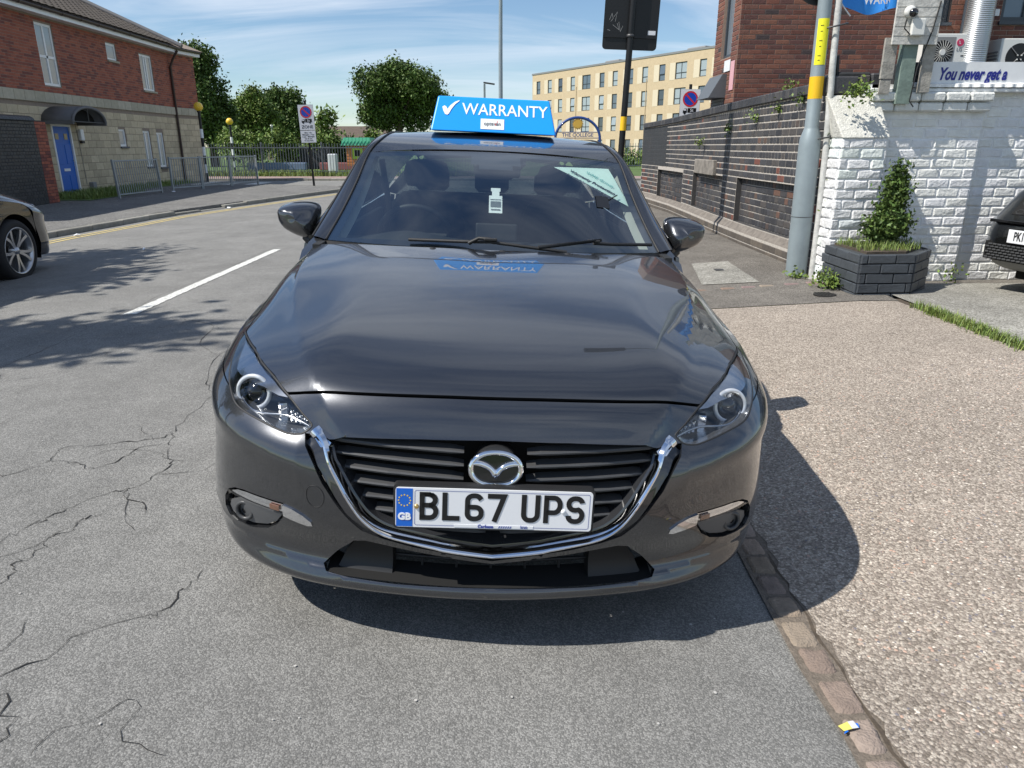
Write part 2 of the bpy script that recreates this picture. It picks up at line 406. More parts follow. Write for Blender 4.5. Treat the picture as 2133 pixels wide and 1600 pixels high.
# ---- shell surface: cubic B-spline through the control rows (centre -> side)
SHELL_ROWS=[
 [(0.0,0.06,0.155),(0.2,0.072,0.155),(0.4,0.105,0.155),(0.55,0.145,0.158),(0.68,0.2,0.172),(0.78,0.275,0.194),(0.845,0.37,0.214),(0.88,0.47,0.228),(0.895,0.59,0.235)],
 [(0.0,0.005,0.2),(0.2,0.017,0.2),(0.4,0.05,0.2),(0.55,0.093,0.202),(0.68,0.154,0.212),(0.78,0.235,0.232),(0.845,0.34,0.253),(0.88,0.445,0.265),(0.895,0.575,0.27)],
 [(0.0,0.035,0.26),(0.2,0.047,0.26),(0.4,0.08,0.26),(0.55,0.12,0.262),(0.68,0.17,0.27),(0.78,0.235,0.285),(0.845,0.325,0.305),(0.88,0.426,0.315),(0.895,0.56,0.32)],
 [(0.0,0.02,0.34),(0.2,0.032,0.34),(0.4,0.065,0.34),(0.55,0.103,0.342),(0.68,0.155,0.35),(0.78,0.222,0.36),(0.845,0.316,0.375),(0.88,0.422,0.385),(0.895,0.56,0.39)],
 [(0.0,0.0,0.42),(0.2,0.012,0.42),(0.4,0.045,0.42),(0.55,0.085,0.42),(0.68,0.144,0.425),(0.78,0.22,0.435),(0.845,0.324,0.445),(0.88,0.434,0.45),(0.895,0.575,0.455)],
 [(0.0,0.0,0.52),(0.2,0.012,0.52),(0.4,0.045,0.52),(0.55,0.089,0.52),(0.68,0.15,0.52),(0.78,0.232,0.52),(0.845,0.34,0.52),(0.88,0.455,0.52),(0.895,0.595,0.52)],
 [(0.0,0.02,0.6),(0.2,0.032,0.6),(0.4,0.065,0.6),(0.55,0.107,0.6),(0.68,0.168,0.6),(0.78,0.25,0.605),(0.845,0.36,0.61),(0.88,0.475,0.615),(0.895,0.61,0.62)],
 [(0.0,0.06,0.656),(0.2,0.07,0.656),(0.4,0.098,0.656),(0.545,0.14,0.654),(0.67,0.19,0.655),(0.765,0.262,0.66),(0.828,0.365,0.672),(0.865,0.48,0.685),(0.885,0.62,0.7)],
 [(0.0,0.135,0.757),(0.2,0.143,0.756),(0.4,0.168,0.75),(0.54,0.205,0.742),(0.66,0.26,0.728),(0.752,0.335,0.725),(0.812,0.43,0.732),(0.85,0.54,0.742),(0.876,0.68,0.752)],
 [(0.0,0.36,0.838),(0.2,0.362,0.837),(0.39,0.368,0.832),(0.51,0.375,0.826),(0.62,0.4,0.803),(0.71,0.445,0.786),(0.77,0.52,0.783),(0.82,0.62,0.785),(0.864,0.76,0.785)],
 [(0.0,0.65,0.902),(0.2,0.652,0.901),(0.38,0.66,0.896),(0.5,0.67,0.89),(0.605,0.69,0.871),(0.695,0.72,0.855),(0.757,0.78,0.85),(0.808,0.86,0.842),(0.86,0.96,0.815)],
 [(0.0,0.97,0.955),(0.2,0.972,0.954),(0.38,0.98,0.95),(0.51,0.99,0.945),(0.61,1.0,0.932),(0.7,1.02,0.917),(0.757,1.06,0.909),(0.81,1.12,0.892),(0.86,1.2,0.848)],
 [(0.0,1.27,0.992),(0.2,1.275,0.992),(0.4,1.295,0.989),(0.55,1.33,0.985),(0.64,1.37,0.977),(0.71,1.41,0.968),(0.76,1.44,0.955),(0.81,1.46,0.925),(0.858,1.48,0.875)],
]
_G=np.array(SHELL_ROWS,float); _NR,_NS=_G.shape[:2]
def _spl(P,mirror):
    """B-spline coefficients along axis 0 interpolating P; mirror: even/odd reflection at the start"""
    n=P.shape[0]; A=np.zeros((n+2,n+2)); 
    for i in range(n): A[i+1,i:i+3]=(1/6,4/6,1/6)
    A[n+1,n-1:n+2]=(1,-2,1)
    B=np.zeros((n+2,)+P.shape[1:]); B[1:n+1]=P
    if mirror is None: A[0,0:3]=(1,-2,1); return np.linalg.solve(A,B.reshape(n+2,-1)).reshape(B.shape)
    out=np.zeros_like(B)
    for c in range(3):
        M=A.copy(); M[0]=0
        if c==0: M[0,0]=1;M[0,2]=1       # odd
        else: M[0,0]=1;M[0,2]=-1         # even
        out[...,c]=np.linalg.solve(M,B[...,c].reshape(n+2,-1)).reshape(B.shape[:-1])
    return out
_C=_spl(_G,None)                                    # rows
_C=np.moveaxis(_spl(np.moveaxis(_C,1,0),True),0,1)  # stations
def _bw(t): return np.stack([(1-t)**3/6,(3*t**3-6*t*t+4)/6,(-3*t**3+3*t*t+3*t+1)/6,t**3/6],-1)
def S0(u,v):
    u=np.asarray(u,float);v=np.asarray(v,float);sg=np.where(u<0,-1.,1.);a=np.clip(np.abs(u),0,_NS-1);b=np.clip(v,0,_NR-1)
    i=np.minimum(a.astype(int),_NS-2);j=np.minimum(b.astype(int),_NR-2);wu=_bw(a-i);wv=_bw(b-j)
    o=np.zeros(u.shape+(3,))
    for q in range(4):
        for p in range(4): o+=(wv[...,q]*wu[...,p])[...,None]*_C[j+q,i+p]
    o[...,0]*=sg; return o
_AU=np.array([0,1,2,3,4,5,6,7,8.]);_AA=np.array([0,.2,.4,.56,.70,.82,.94,1.05,1.19]); VB=.085
def a2u(a): return np.sign(a)*np.interp(np.abs(a),_AA,_AU)
def u2a(u): return np.sign(u)*np.interp(np.abs(u),_AU,_AA)
def uvp(pts,s=1): return [(float(u2a(np.array(s*p[0]))),p[1]*VB) for p in pts]
def seg_dist(P,poly):
    """signed distance (positive on the left) from points P to an open polyline"""
    best=np.full(len(P),1e9);sgn=np.ones(len(P))
    for a,b in zip(poly[:-1],poly[1:]):
        a=np.array(a);b=np.array(b);d=b-a;t=np.clip(((P-a)@d)/(d@d),0,1);q=P-(a+t[:,None]*d)
        e=np.hypot(q[:,0],q[:,1]);c=d[0]*q[:,1]-d[1]*q[:,0]
        m=e<best;best[m]=e[m];sgn[m]=np.where(c[m]>=0,1,-1)
    return best*sgn
CREASE=uvp([(6.3,11.9),(5.9,11.2),(5.3,10.5),(4.55,9.78),(3.6,8.97),(2.95,8.3),(2.5,7.85),(2.22,7.2),(2.05,6.8)])
FOLD=uvp([(2.5,5.1),(2.9,5.42),(3.25,5.52),(3.72,5.77),(4.28,5.88),(4.75,6.02),(5.5,6.25),(6.5,6.6),(8,6.8)])
LIPK=uvp([(0,1.35),(1.3,1.3),(2.0,1.3),(2.5,1.55),(3.2,1.75),(4.2,2.0),(5.2,2.3),(6.5,2.5),(8,2.6)])
def shell(Pm):
    """plane (a,b) -> displaced shell"""
    a,b=Pm[:,0],Pm[:,1]
    u=a2u(a);v=b/VB; P=S0(u,v)
    e=1e-3
    du=S0(a2u(a+e),v)-S0(a2u(a-e),v);dv=S0(u,(b+e)/VB)-S0(u,(b-e)/VB)
    n=np.cross(du,dv);n/=np.linalg.norm(n,axis=1)[:,None]+1e-12
    Q=np.stack([np.abs(a),b],1)
    d=seg_dist(Q,CREASE); D=.0095*np.exp(-(np.sqrt(d*d+.006**2)-.006)/np.where(d>0,.032,.26))
    d=seg_dist(Q,FOLD); k=np.clip((Q[:,0]-.44)/.1,0,1); ad_=np.sqrt(d*d+.012**2)-.012; D+=k*.015*np.exp(-(ad_/np.where(d>0,.060,.038))**1.5)
    d=seg_dist(Q,LIPK); D+=.004*np.exp(-np.abs(d)/.02)
    return P+n*D[:,None]
def pip(P,poly):
    x,y=P[:,0],P[:,1]; r=np.zeros(len(P),bool); n=len(poly)
    for i in range(n):
        x0,y0=poly[i-1];x1,y1=poly[i]
        c=((y0>y)!=(y1>y)); 
        if y1!=y0: r^=c&(x<(x1-x0)*(y-y0)/(y1-y0)+x0)
    return r
def dens(poly,sp,closed=True):
    o=[];n=len(poly)
    for i in range(n if closed else n-1):
        a=np.array(poly[i]);b=np.array(poly[(i+1)%n]);k=max(1,int(round(np.linalg.norm(b-a)/sp)))
        for j in range(k): o.append(tuple(a+(b-a)*j/k))
    if not closed: o.append(tuple(poly[-1]))
    return o
def smoothpoly(pts,k=6,closed=False):
    """Catmull-Rom refinement of a 2D/3D polyline"""
    p=[np.array(q,float) for q in pts];n=len(p);o=[]
    for i in range(n if closed else n-1):
        g=lambda j:(p[j%n] if closed else p[min(max(j,0),n-1)])
        p0,p1,p2,p3=g(i-1),g(i),g(i+1),g(i+2)
        for j in range(k):
            t=j/k;o.append(tuple(.5*((2*p1)+(-p0+p2)*t+(2*p0-5*p1+4*p2-p3)*t*t+(-p0+3*p1-3*p2+p3)*t**3)))
    if not closed:o.append(tuple(p[-1]))
    return o
def panel(name,surf,poly,mt,parent,sp=.016,holes=(),hem=.010,off=0.0,gap=.0016,flip=False,hemmat=None):
    """a pressed panel: 2D outline triangulated, mapped on surf, edges turned in by hem"""
    def inset(pl,g):
        if not g: return [tuple(q) for q in pl]
        pl=[np.array(q,float) for q in pl];n=len(pl);ar=sum(pl[i-1][0]*pl[i][1]-pl[i][0]*pl[i-1][1] for i in range(n))
        o=[]
        for i in range(n):
            d0=pl[i]-pl[i-1];d1=pl[(i+1)%n]-pl[i]
            n0=np.array([-d0[1],d0[0]])/(np.linalg.norm(d0)+1e-9);n1=np.array([-d1[1],d1[0]])/(np.linalg.norm(d1)+1e-9)
            m=n0+n1;m/=max(np.linalg.norm(m),.5);o.append(tuple(pl[i]+m*g*(1 if ar>0 else -1)))
        return o
    loops=[dens(inset(poly,gap),sp)]+[dens(inset(h,-gap),sp) for h in holes]
    bp=[];be=[];ranges=[]
    for lp in loops:
        k=len(bp);bp+=lp;be+=[(k+i,k+(i+1)%len(lp)) for i in range(len(lp))];ranges.append((k,len(lp)))
    B=np.array(bp); x0,y0=B.min(0);x1,y1=B.max(0)
    gx,gy=np.meshgrid(np.arange(x0+sp/2,x1,sp),np.arange(y0+sp/2,y1,sp)); Gp=np.stack([gx.ravel(),gy.ravel()],1)
    ins=pip(Gp,loops[0])
    for h in loops[1:]: ins&=~pip(Gp,h)
    Gp=Gp[ins]
    if len(Gp):
        keep=np.ones(len(Gp),bool)
        for c in range(0,len(Gp),4000):
            dd=((Gp[c:c+4000,None,:]-B[None])**2).sum(2).min(1);keep[c:c+4000]=dd>(.45*sp)**2
        Gp=Gp[keep]
    allp=np.concatenate([B,Gp]) if len(Gp) else B
    rv,re,rf,_,_,_=geometry.delaunay_2d_cdt([Vector(p) for p in allp],be,[],0,1e-7)
    V=np.array([tuple(p) for p in rv]);Fc=np.array([tuple(f) for f in rf if len(f)==3])
    cen=V[Fc].mean(1);k=pip(cen,loops[0])
    for h in loops[1:]: k&=~pip(cen,h)
    Fc=Fc[k]
    e=8e-4
    P=surf(V); nn=np.cross(surf(V+[e,0])-surf(V-[e,0]),surf(V+[0,e])-surf(V-[0,e])); nn/=np.linalg.norm(nn,axis=1)[:,None]+1e-12
    if flip: nn=-nn
    P=P+nn*off
    # orient
    a_=V[Fc];ar=(a_[:,1,0]-a_[:,0,0])*(a_[:,2,1]-a_[:,0,1])-(a_[:,1,1]-a_[:,0,1])*(a_[:,2,0]-a_[:,0,0])
    Fc=np.where((ar<0)[:,None]!=flip,Fc[:,::-1],Fc)
    verts=[tuple(p) for p in P];norms=[tuple(q) for q in nn];faces=[tuple(int(i) for i in f) for f in Fc];nmain=len(faces)
    if hem:
        # boundary edges from the kept triangles
        cnt={}
        for f in faces:
            for i in range(3):
                a,b=f[i],f[(i+1)%3];cnt[(a,b)]=cnt.get((a,b),0)+1
        bd=[(a,b) for (a,b) in cnt if (b,a) not in cnt]
        for a,b in bd:
            pa,pb=P[a],P[b];t=pb-pa;o=np.cross(t,nn[a]+nn[b]);o/=np.linalg.norm(o)+1e-12
            k=len(verts)
            verts+=[tuple(pa),tuple(pb),tuple(pb-nn[b]*hem),tuple(pa-nn[a]*hem)];norms+=[tuple(o)]*4;faces.append((k+1,k,k+3,k+2))
    me=mesh(name,verts,faces,mt,True)
    if hemmat:
        me.materials.append(hemmat);me.polygons.foreach_set('material_index',[0]*nmain+[1]*(len(faces)-nmain))
    me.normals_split_custom_set_from_vertices(norms)
    return obj(name,me,parent)
def grid(name,rows,mt,parent,closed=False,flip=False,solid=0):
    """smooth loft through rows of equal length"""
    n=len(rows[0]);V=[p for r in rows for p in r];F=[]
    for i in range(len(rows)-1):
        for j in range(n if closed else n-1):
            k=(j+1)%n;q=(i*n+j,i*n+k,(i+1)*n+k,(i+1)*n+j);F.append(q[::-1] if flip else q)
    o=obj(name,mesh(name,V,F,mt,True),parent)
    if solid:
        m=o.modifiers.new('s','SOLIDIFY');m.thickness=solid;m.offset=-1
    return o
def text(name,s,size,mt,parent,M,ext=.0008,bold=0,sx=1,align='CENTER',shear=0,spacing=1):
    c=bpy.data.curves.new(name,'FONT');c.body=s;c.size=size;c.align_x=align;c.align_y='CENTER';c.extrude=ext;c.offset=bold;c.shear=shear;c.space_character=spacing;c.resolution_u=3
    t=bpy.data.objects.new(name,c);COL.objects.link(t)
    me=bpy.data.meshes.new_from_object(t.evaluated_get(bpy.context.evaluated_depsgraph_get()));bpy.data.objects.remove(t);bpy.data.curves.remove(c)
    me.materials.clear();me.materials.append(mt);me.transform(M@Matrix.Diagonal((sx,1,1,1)))
    me.name=name;return obj(name,me,parent)
def frame(o,x,y):
    x=Vector(x).normalized();y=Vector(y);y=(y-x*y.dot(x)).normalized();z=x.cross(y)
    return Matrix(((x.x,y.x,z.x,o[0]),(x.y,y.y,z.y,o[1]),(x.z,y.z,z.z,o[2]),(0,0,0,1)))
# ================================================================== ground, road, pavements
GZ=np.vectorize(gz)
def stone_mat(name,layers,rough=.9,scale=140,speck=(.5,.5,.48),dark=(.05,.05,.05),mid=(.19,.19,.185),patch=.22,bump=.6,warm=None,dist=.006,pos=(.18,.5,.88)):
    """bitumen / exposed aggregate: stones as Voronoi cells with their own colour, binder between them, large blotches"""
    m,t,b=mat(name); b.inputs['Roughness'].default_value=rough; b.inputs['Specular IOR Level'].default_value=.3
    g=N(t,'ShaderNodeNewGeometry')
    v=N(t,'ShaderNodeTexVoronoi'); v.inputs['Scale'].default_value=scale; L(t,g.outputs['Position'],v.inputs['Vector'])
    sp=N(t,'ShaderNodeSeparateColor'); L(t,v.outputs['Color'],sp.inputs[0])
    rp=N(t,'ShaderNodeValToRGB'); L(t,sp.outputs[0],rp.inputs[0]); e=rp.color_ramp.elements
    e[0].position=pos[0];e[0].color=(*dark,1);e[1].position=pos[2];e[1].color=(*speck,1);k=e.new(pos[1]);k.color=(*mid,1)
    if warm: k=e.new((pos[1]+pos[2])/2);k.color=(*warm,1)
    # binder darkens the gaps
    rg=N(t,'ShaderNodeMapRange'); L(t,v.outputs['Distance'],rg.inputs[0]); rg.inputs[1].default_value=.3; rg.inputs[2].default_value=.75; rg.inputs[3].default_value=1; rg.inputs[4].default_value=layers
    x=N(t,'ShaderNodeMix',data_type='RGBA',blend_type='MULTIPLY'); x.inputs[0].default_value=1; L(t,rp.outputs[0],x.inputs[6]); L(t,rg.outputs[0],x.inputs[7])
    n=N(t,'ShaderNodeTexNoise'); n.inputs['Scale'].default_value=1.1; n.inputs['Detail'].default_value=9; n.inputs['Roughness'].default_value=.68; L(t,g.outputs['Position'],n.inputs['Vector'])
    r=N(t,'ShaderNodeMapRange'); L(t,n.outputs['Fac'],r.inputs[0]); r.inputs[1].default_value=.28; r.inputs[2].default_value=.72; r.inputs[3].default_value=1-patch; r.inputs[4].default_value=1+patch
    y=N(t,'ShaderNodeMix',data_type='RGBA',blend_type='MULTIPLY'); y.inputs[0].default_value=1; L(t,x.outputs[2],y.inputs[6]); L(t,r.outputs[0],y.inputs[7])
    # fine grain
    n4=N(t,'ShaderNodeTexNoise'); n4.inputs['Scale'].default_value=scale*2.6; n4.inputs['Detail'].default_value=3; L(t,g.outputs['Position'],n4.inputs['Vector'])
    r4=N(t,'ShaderNodeMapRange'); L(t,n4.outputs['Fac'],r4.inputs[0]); r4.inputs[1].default_value=.3; r4.inputs[2].default_value=.7; r4.inputs[3].default_value=.84; r4.inputs[4].default_value=1.16
    z=N(t,'ShaderNodeMix',data_type='RGBA',blend_type='MULTIPLY'); z.inputs[0].default_value=1; L(t,y.outputs[2],z.inputs[6]); L(t,r4.outputs[0],z.inputs[7])
    n5=N(t,'ShaderNodeTexNoise'); n5.inputs['Scale'].default_value=7; n5.inputs['Detail'].default_value=8; n5.inputs['Roughness'].default_value=.75; L(t,g.outputs['Position'],n5.inputs['Vector'])
    r5=N(t,'ShaderNodeMapRange'); L(t,n5.outputs['Fac'],r5.inputs[0]); r5.inputs[1].default_value=.25; r5.inputs[2].default_value=.75; r5.inputs[3].default_value=1-patch*.8; r5.inputs[4].default_value=1+patch*.8
    z5=N(t,'ShaderNodeMix',data_type='RGBA',blend_type='MULTIPLY'); z5.inputs[0].default_value=1; L(t,z.outputs[2],z5.inputs[6]); L(t,r5.outputs[0],z5.inputs[7])
    L(t,z5.outputs[2],b.inputs['Base Color'])
    mm_=N(t,'ShaderNodeMath',operation='MULTIPLY_ADD'); L(t,v.outputs['Distance'],mm_.inputs[0]); mm_.inputs[1].default_value=-1.0; L(t,n4.outputs['Fac'],mm_.inputs[2])
    u=N(t,'ShaderNodeBump'); u.inputs['Strength'].default_value=bump; u.inputs['Distance'].default_value=dist; L(t,mm_.outputs[0],u.inputs['Height']); L(t,u.outputs[0],b.inputs['Normal'])
    return m
ASPH=stone_mat('asphalt_old',.72,scale=230,dark=(.165,.163,.155),mid=(.215,.212,.202),speck=(.30,.295,.28),patch=.20,bump=.5,dist=.004)
ASPH2=stone_mat('asphalt_footway',.7,scale=170,dark=(.11,.10,.088),mid=(.165,.15,.13),speck=(.27,.25,.22),patch=.3,bump=.6)
ASPH3=stone_mat('asphalt_pavement_left',.6,scale=120,dark=(.09,.09,.088),mid=(.17,.168,.16),speck=(.34,.33,.31),patch=.22,bump=.6)
AGG=stone_mat('exposed_aggregate',.75,scale=125,dark=(.22,.185,.15),mid=(.33,.28,.235),speck=(.54,.475,.40),warm=(.385,.33,.275),patch=.13,bump=.7,dist=.007,pos=(.05,.38,.92))
CONC=stone_mat('forecourt_concrete',.75,scale=110,dark=(.19,.18,.155),mid=(.275,.265,.235),speck=(.40,.39,.35),patch=.30,bump=.35)
PINK=stone_mat('pink_pavers',.7,scale=40,dark=(.22,.15,.13),mid=(.32,.23,.20),speck=(.42,.33,.3),patch=.2,bump=.2)
GRASSM=pmat('grass_sheet',(.075,.125,.028),.9,noise=.45,nscale=1.5,bump=.6,bscale=30)
DIRT=pmat('soil',(.075,.058,.042),.95,noise=.4,nscale=30,bump=.6,bscale=80)
CRACK=pmat('crack_dark',(.018,.017,.016),.95)
def worn_paint(name,col,under,lo=.36,hi=.50,scale=26):
    m,t,b=mat(name);b.inputs['Roughness'].default_value=.75
    g=N(t,'ShaderNodeNewGeometry');n=N(t,'ShaderNodeTexNoise');n.inputs['Scale'].default_value=scale;n.inputs['Detail'].default_value=9;n.inputs['Roughness'].default_value=.8;L(t,g.outputs['Position'],n.inputs['Vector'])
    r=N(t,'ShaderNodeMapRange');L(t,n.outputs['Fac'],r.inputs[0]);r.inputs[1].default_value=lo;r.inputs[2].default_value=hi
    x=N(t,'ShaderNodeMix',data_type='RGBA');L(t,r.outputs[0],x.inputs[0]);x.inputs[6].default_value=(*under,1);x.inputs[7].default_value=(*col,1);L(t,x.outputs[2],b.inputs['Base Color'])
    v=N(t,'ShaderNodeTexVoronoi');v.inputs['Scale'].default_value=120;L(t,g.outputs['Position'],v.inputs['Vector']);u=N(t,'ShaderNodeBump');u.inputs['Strength'].default_value=.6;u.inputs['Distance'].default_value=.005;L(t,v.outputs['Distance'],u.inputs['Height']);L(t,u.outputs[0],b.inputs['Normal'])
    return m
WLINE=worn_paint('road_paint_white',(.66,.66,.62),(.22,.22,.21),.40,.50,34)
YLINE=worn_paint('road_paint_yellow',(.60,.47,.17),(.26,.23,.16),.34,.56)
KERBM=tintmat('kerb_concrete',(.26,.25,.225),.9,noise=.3,nscale=9,bump=.5,bscale=90)
def gsurf(dz,extra=None):
    def f(Q):
        z=GZ(Q[:,0],Q[:,1])+dz
        if extra is not None: z=z+extra(Q)
        return np.stack([Q[:,0],Q[:,1],z],1)
    return f
def sheet(name,poly,dz,m,sp=.5,parent=None,extra=None,hem=0,**t):
    o=panel(name,gsurf(dz,extra),poly,m,parent,sp,hem=hem,gap=0);return tag(o,**t)
# big earth sheet to the horizon, the roads on it
e=900
obj('ground',mesh('ground',[(-e,-60,-.30),(e,-60,-.30),(e,e,-.30),(-e,e,-.30)],[(0,1,2,3)],GRASSM),kind='structure')
LK=[(-7.5,-6),(-7.5,9),(-7.4,12),(-7.2,13.8),(-7.05,15.5),(-6.7,17),(-6.2,19),(-5.75,21),(-5.3,23),(-5.0,24.2),(-5.25,25.5),(-6.6,26.4),(-9,26.8)]
RK=[(.93,-6),(.93,20),(1.0,23),(2.0,25.5),(4,26.8)]
road=sheet('road',LK+[(-45,27.2),(-45,31.6),(45,31.6),(45,27.0)]+RK[::-1],0,ASPH,.5,kind='structure')
pav_ext=lambda Q:-.075*np.exp(-((Q[:,1]-16.6)/.9)**2)*np.exp(-((Q[:,0]+6.9)/.8)**2)
sheet('pavement_left',[(p[0]-.13,p[1]) for p in LK[:10]]+[(-5.38,25.5),(-6.7,26.25),(-9,26.65),(-45,27),(-45,-6)],.095,ASPH3,.4,hem=.2,kind='structure')
sheet('footway_right',[(1.06,6.30),(3.44,6.08),(3.6,7.1),(3.9,7.2),(3.9,22),(6,26.9),(3.9,26.65),(2.1,25.4),(1.13,23),(1.06,20)],.012,ASPH2,.3,kind='structure')
_jr=random.Random(5);_je=[(.985+_jr.gauss(0,.007)+.012*ss(2.0,2.6,y_),y_) for y_ in np.arange(5.5,-.5,-.045)]
sheet('driveway',[(.99,-6),(3.42,-6),(3.42,6.07),(1.0,6.29)]+_je,.010,AGG,.3,kind='structure')
sheet('forecourt',[(3.50,-6),(16,-6),(16,7.1),(3.62,7.1),(3.50,6.1)],.016,CONC,.4,kind='structure')
sheet('soil_joint',[(3.40,-6),(3.52,-6),(3.52,6.2),(3.40,6.2)],.004,DIRT,.3,kind='structure')
sheet('corner_verge',[(3.9,22),(3.9,7.2),(16,7.2),(45,26.9),(6,26.9)],-.01,ASPH2,1.2,kind='structure')
sheet('far_pavement',[(-45,31.7),(45,31.7),(45,34.2),(-45,34.2)],.09,PINK,1.5,kind='structure')
obj('grass_field',mesh('grass_field',[(-120,34.2,.05),(150,34.2,.05),(150,160,.05),(-120,160,.05)],[(0,1,2,3)],GRASSM),kind='structure')
# kerb stones, one by one
def kerb_mesh(L_,h=.13,w=.125):
    mb=MB();mb.b2((-w/2,0.004,-.15),(w/2,L_-.004,h),ch=.012);me=mb.me('kerb_stone',KERBM);c=rng.uniform(.8,1.12);set_tint(me,[(c,c,c*.97)]*len(me.vertices));return me
KM=[kerb_mesh(.915) for _ in range(5)]
def kerb_line(path,side,owner,skip=None,htab=None,ymin=-1e9):
    pts=[Vector((*p,0)) for p in path];acc=0;segs=[(a,b,(b-a).length) for a,b in zip(pts[:-1],pts[1:])];tot=sum(s[2] for s in segs);s=0
    def P(d):
        for a,b,l in segs:
            if d<=l: return a+(b-a)*(d/l),(b-a).normalized()
            d-=l
        return b,(b-a).normalized()
    while s+.9<tot:
        p,d=P(s);q,_=P(s+.915);d=(q-p).normalized()
        s+=.915
        if p.y<ymin: continue
        h=htab(p.y) if htab else .0
        o=obj('kerb_stone',random.choice(KM),owner);o.location=(p.x,p.y,gz(p.x,p.y)-.035+h);o.rotation_euler=(0,0,math.atan2(-d.x,d.y))
PL=bpy.data.objects['pavement_left']
kerb_line([(p[0]-.065,p[1]) for p in LK],1,PL,htab=lambda y:-.07*math.exp(-((y-16.7)/.95)**4),ymin=4)
FR=bpy.data.objects['footway_right']
kerb_line([(1.0,7.2),(1.0,20),(1.07,23),(2.05,25.45),(3.95,26.7)],1,FR,htab=lambda y:-.09)
kerb_line([(-30,31.66),(12,31.66)],1,bpy.data.objects['far_pavement'])
# paint
def strip(name,path,w,m,dz,parent=None,rough=0,step=.25,**t):
    pts=dens([tuple(p) for p in path],step,False);V=[];F=[];n=len(pts)
    for i,(x,y) in enumerate(pts):
        x0,y0=pts[max(i-1,0)];x1,y1=pts[min(i+1,n-1)];l=math.hypot(x1-x0,y1-y0);nx,ny=-(y1-y0)/l,(x1-x0)/l
        ww=w*(1+random.uniform(-rough,rough))
        for s in(-1,1): V.append((x+nx*s*ww/2,y+ny*s*ww/2,gz(x+nx*s*ww/2,y+ny*s*ww/2)+dz))
    F=[(2*i,2*i+1,2*i+3,2*i+2) for i in range(n-1)]
    return obj(name,mesh(name,V,[f[::-1] for f in F],m),parent,**t)
strip('centre_line_dash',[(-3.05,5.85),(-2.98,9.76)],.11,WLINE,.004,road,.10,.045)
strip('centre_line_dash',[(-2.96,1.2),(-3.02,-2.5)],.11,WLINE,.004,road,.03)
strip('centre_line_dash',[(-2.5,15.0),(-1.8,19.0)],.11,WLINE,.004,road,.03)
for o_ in(0,.17):
    strip('yellow_line',[(p[0]+.32+o_,p[1]) for p in LK[1:10]],.075,YLINE,.004,road,.05)
for k in range(7): strip('zebra_bar',[(-16.0+k*1.05,29.5-.12*k),(-15.5+k*1.05,29.5-.12*k)],3.2,WLINE,.004,road)
strip('give_way_line',[(-4.6,26.6),(0.6,26.6)],.12,WLINE,.004,road)
strip('kerbside_line',[(-30,31.3),(12,31.3)],.10,WLINE,.004,road)
# cracks in the old surface
CR=[[(-1.76,2.25),(-1.75,2.30),(-1.73,2.38),(-1.71,2.42),(-1.67,2.51),(-1.64,2.59),(-1.58,2.66),(-1.53,2.69),(-1.49,2.75),(-1.47,2.84),(-1.46,2.94),(-1.52,3.03),(-1.56,3.15),(-1.61,3.31)],
[(-1.61,2.02),(-1.60,2.06),(-1.63,2.12),(-1.61,2.16),(-1.61,2.24),(-1.61,2.30),(-1.57,2.36),(-1.58,2.42),(-1.56,2.47)],
[(-2.10,2.78),(-2.02,2.85),(-1.99,2.96),(-2.01,3.07),(-1.87,3.11),(-1.76,3.17),(-1.63,3.23),(-1.61,3.31)],
[(-2.00,2.94),(-1.91,2.93),(-1.84,2.90),(-1.77,2.87),(-1.72,2.91),(-1.69,3.01),(-1.68,3.08),(-1.60,3.16)],
[(-1.06,1.84),(-1.05,1.89),(-1.03,1.97),(-1.02,2.03),(-1.00,2.12)],
[(-3.13,3.2),(-3.13,4.36),(-3.12,4.64),(-3.11,4.97),(-3.13,5.27),(-3.17,5.67),(-3.13,5.97),(-3.16,6.76),(-3.12,7.53),(-3.10,8.48),(-3.10,9.78),(-3.02,11.53)],
[(-1.61,3.31),(-1.62,3.43),(-1.63,3.88),(-1.76,4.13),(-1.87,4.64),(-1.75,5.1),(-1.6,5.6),(-1.7,6.2)],
[(-1.87,4.64),(-2.1,4.9),(-2.2,5.4),(-2.5,5.6)],[(-1.63,3.88),(-1.45,4.0),(-1.3,4.3),(-1.1,4.4)],[(-1.47,2.84),(-1.3,2.9),(-1.2,3.1),(-1.05,3.15)],
[(-1.53,2.69),(-1.50,2.62),(-1.42,2.58),(-1.36,2.5)],[(-1.05,1.89),(-1.2,1.80),(-1.3,1.65),(-1.5,1.5)],[(-1.30,1.52),(-1.22,1.45),(-1.2,1.35)]]
for c in CR:
    c=smoothpoly(c,4);pp=[]
    for i,p in enumerate(c): pp.append((p[0]+random.gauss(0,.007),p[1]+random.gauss(0,.010)))
    V=[];n=len(pp)
    for i,(x,y) in enumerate(pp):
        x0,y0=pp[max(i-1,0)];x1,y1=pp[min(i+1,n-1)];l=math.hypot(x1-x0,y1-y0)+1e-6;nx,ny=-(y1-y0)/l,(x1-x0)/l
        w=random.choice([random.uniform(.001,.003),random.uniform(.001,.0035),random.uniform(.002,.007)])*(1 if 0<i<n-1 else .2)
        for s in(-1,1): V.append((x+nx*s*w/2,y+ny*s*w/2,gz(x,y)+.0025))
    obj('crack',mesh('crack',V,[(2*i,2*i+2,2*i+3,2*i+1) for i in range(n-1)],CRACK),road)
_cr=random.Random(31)
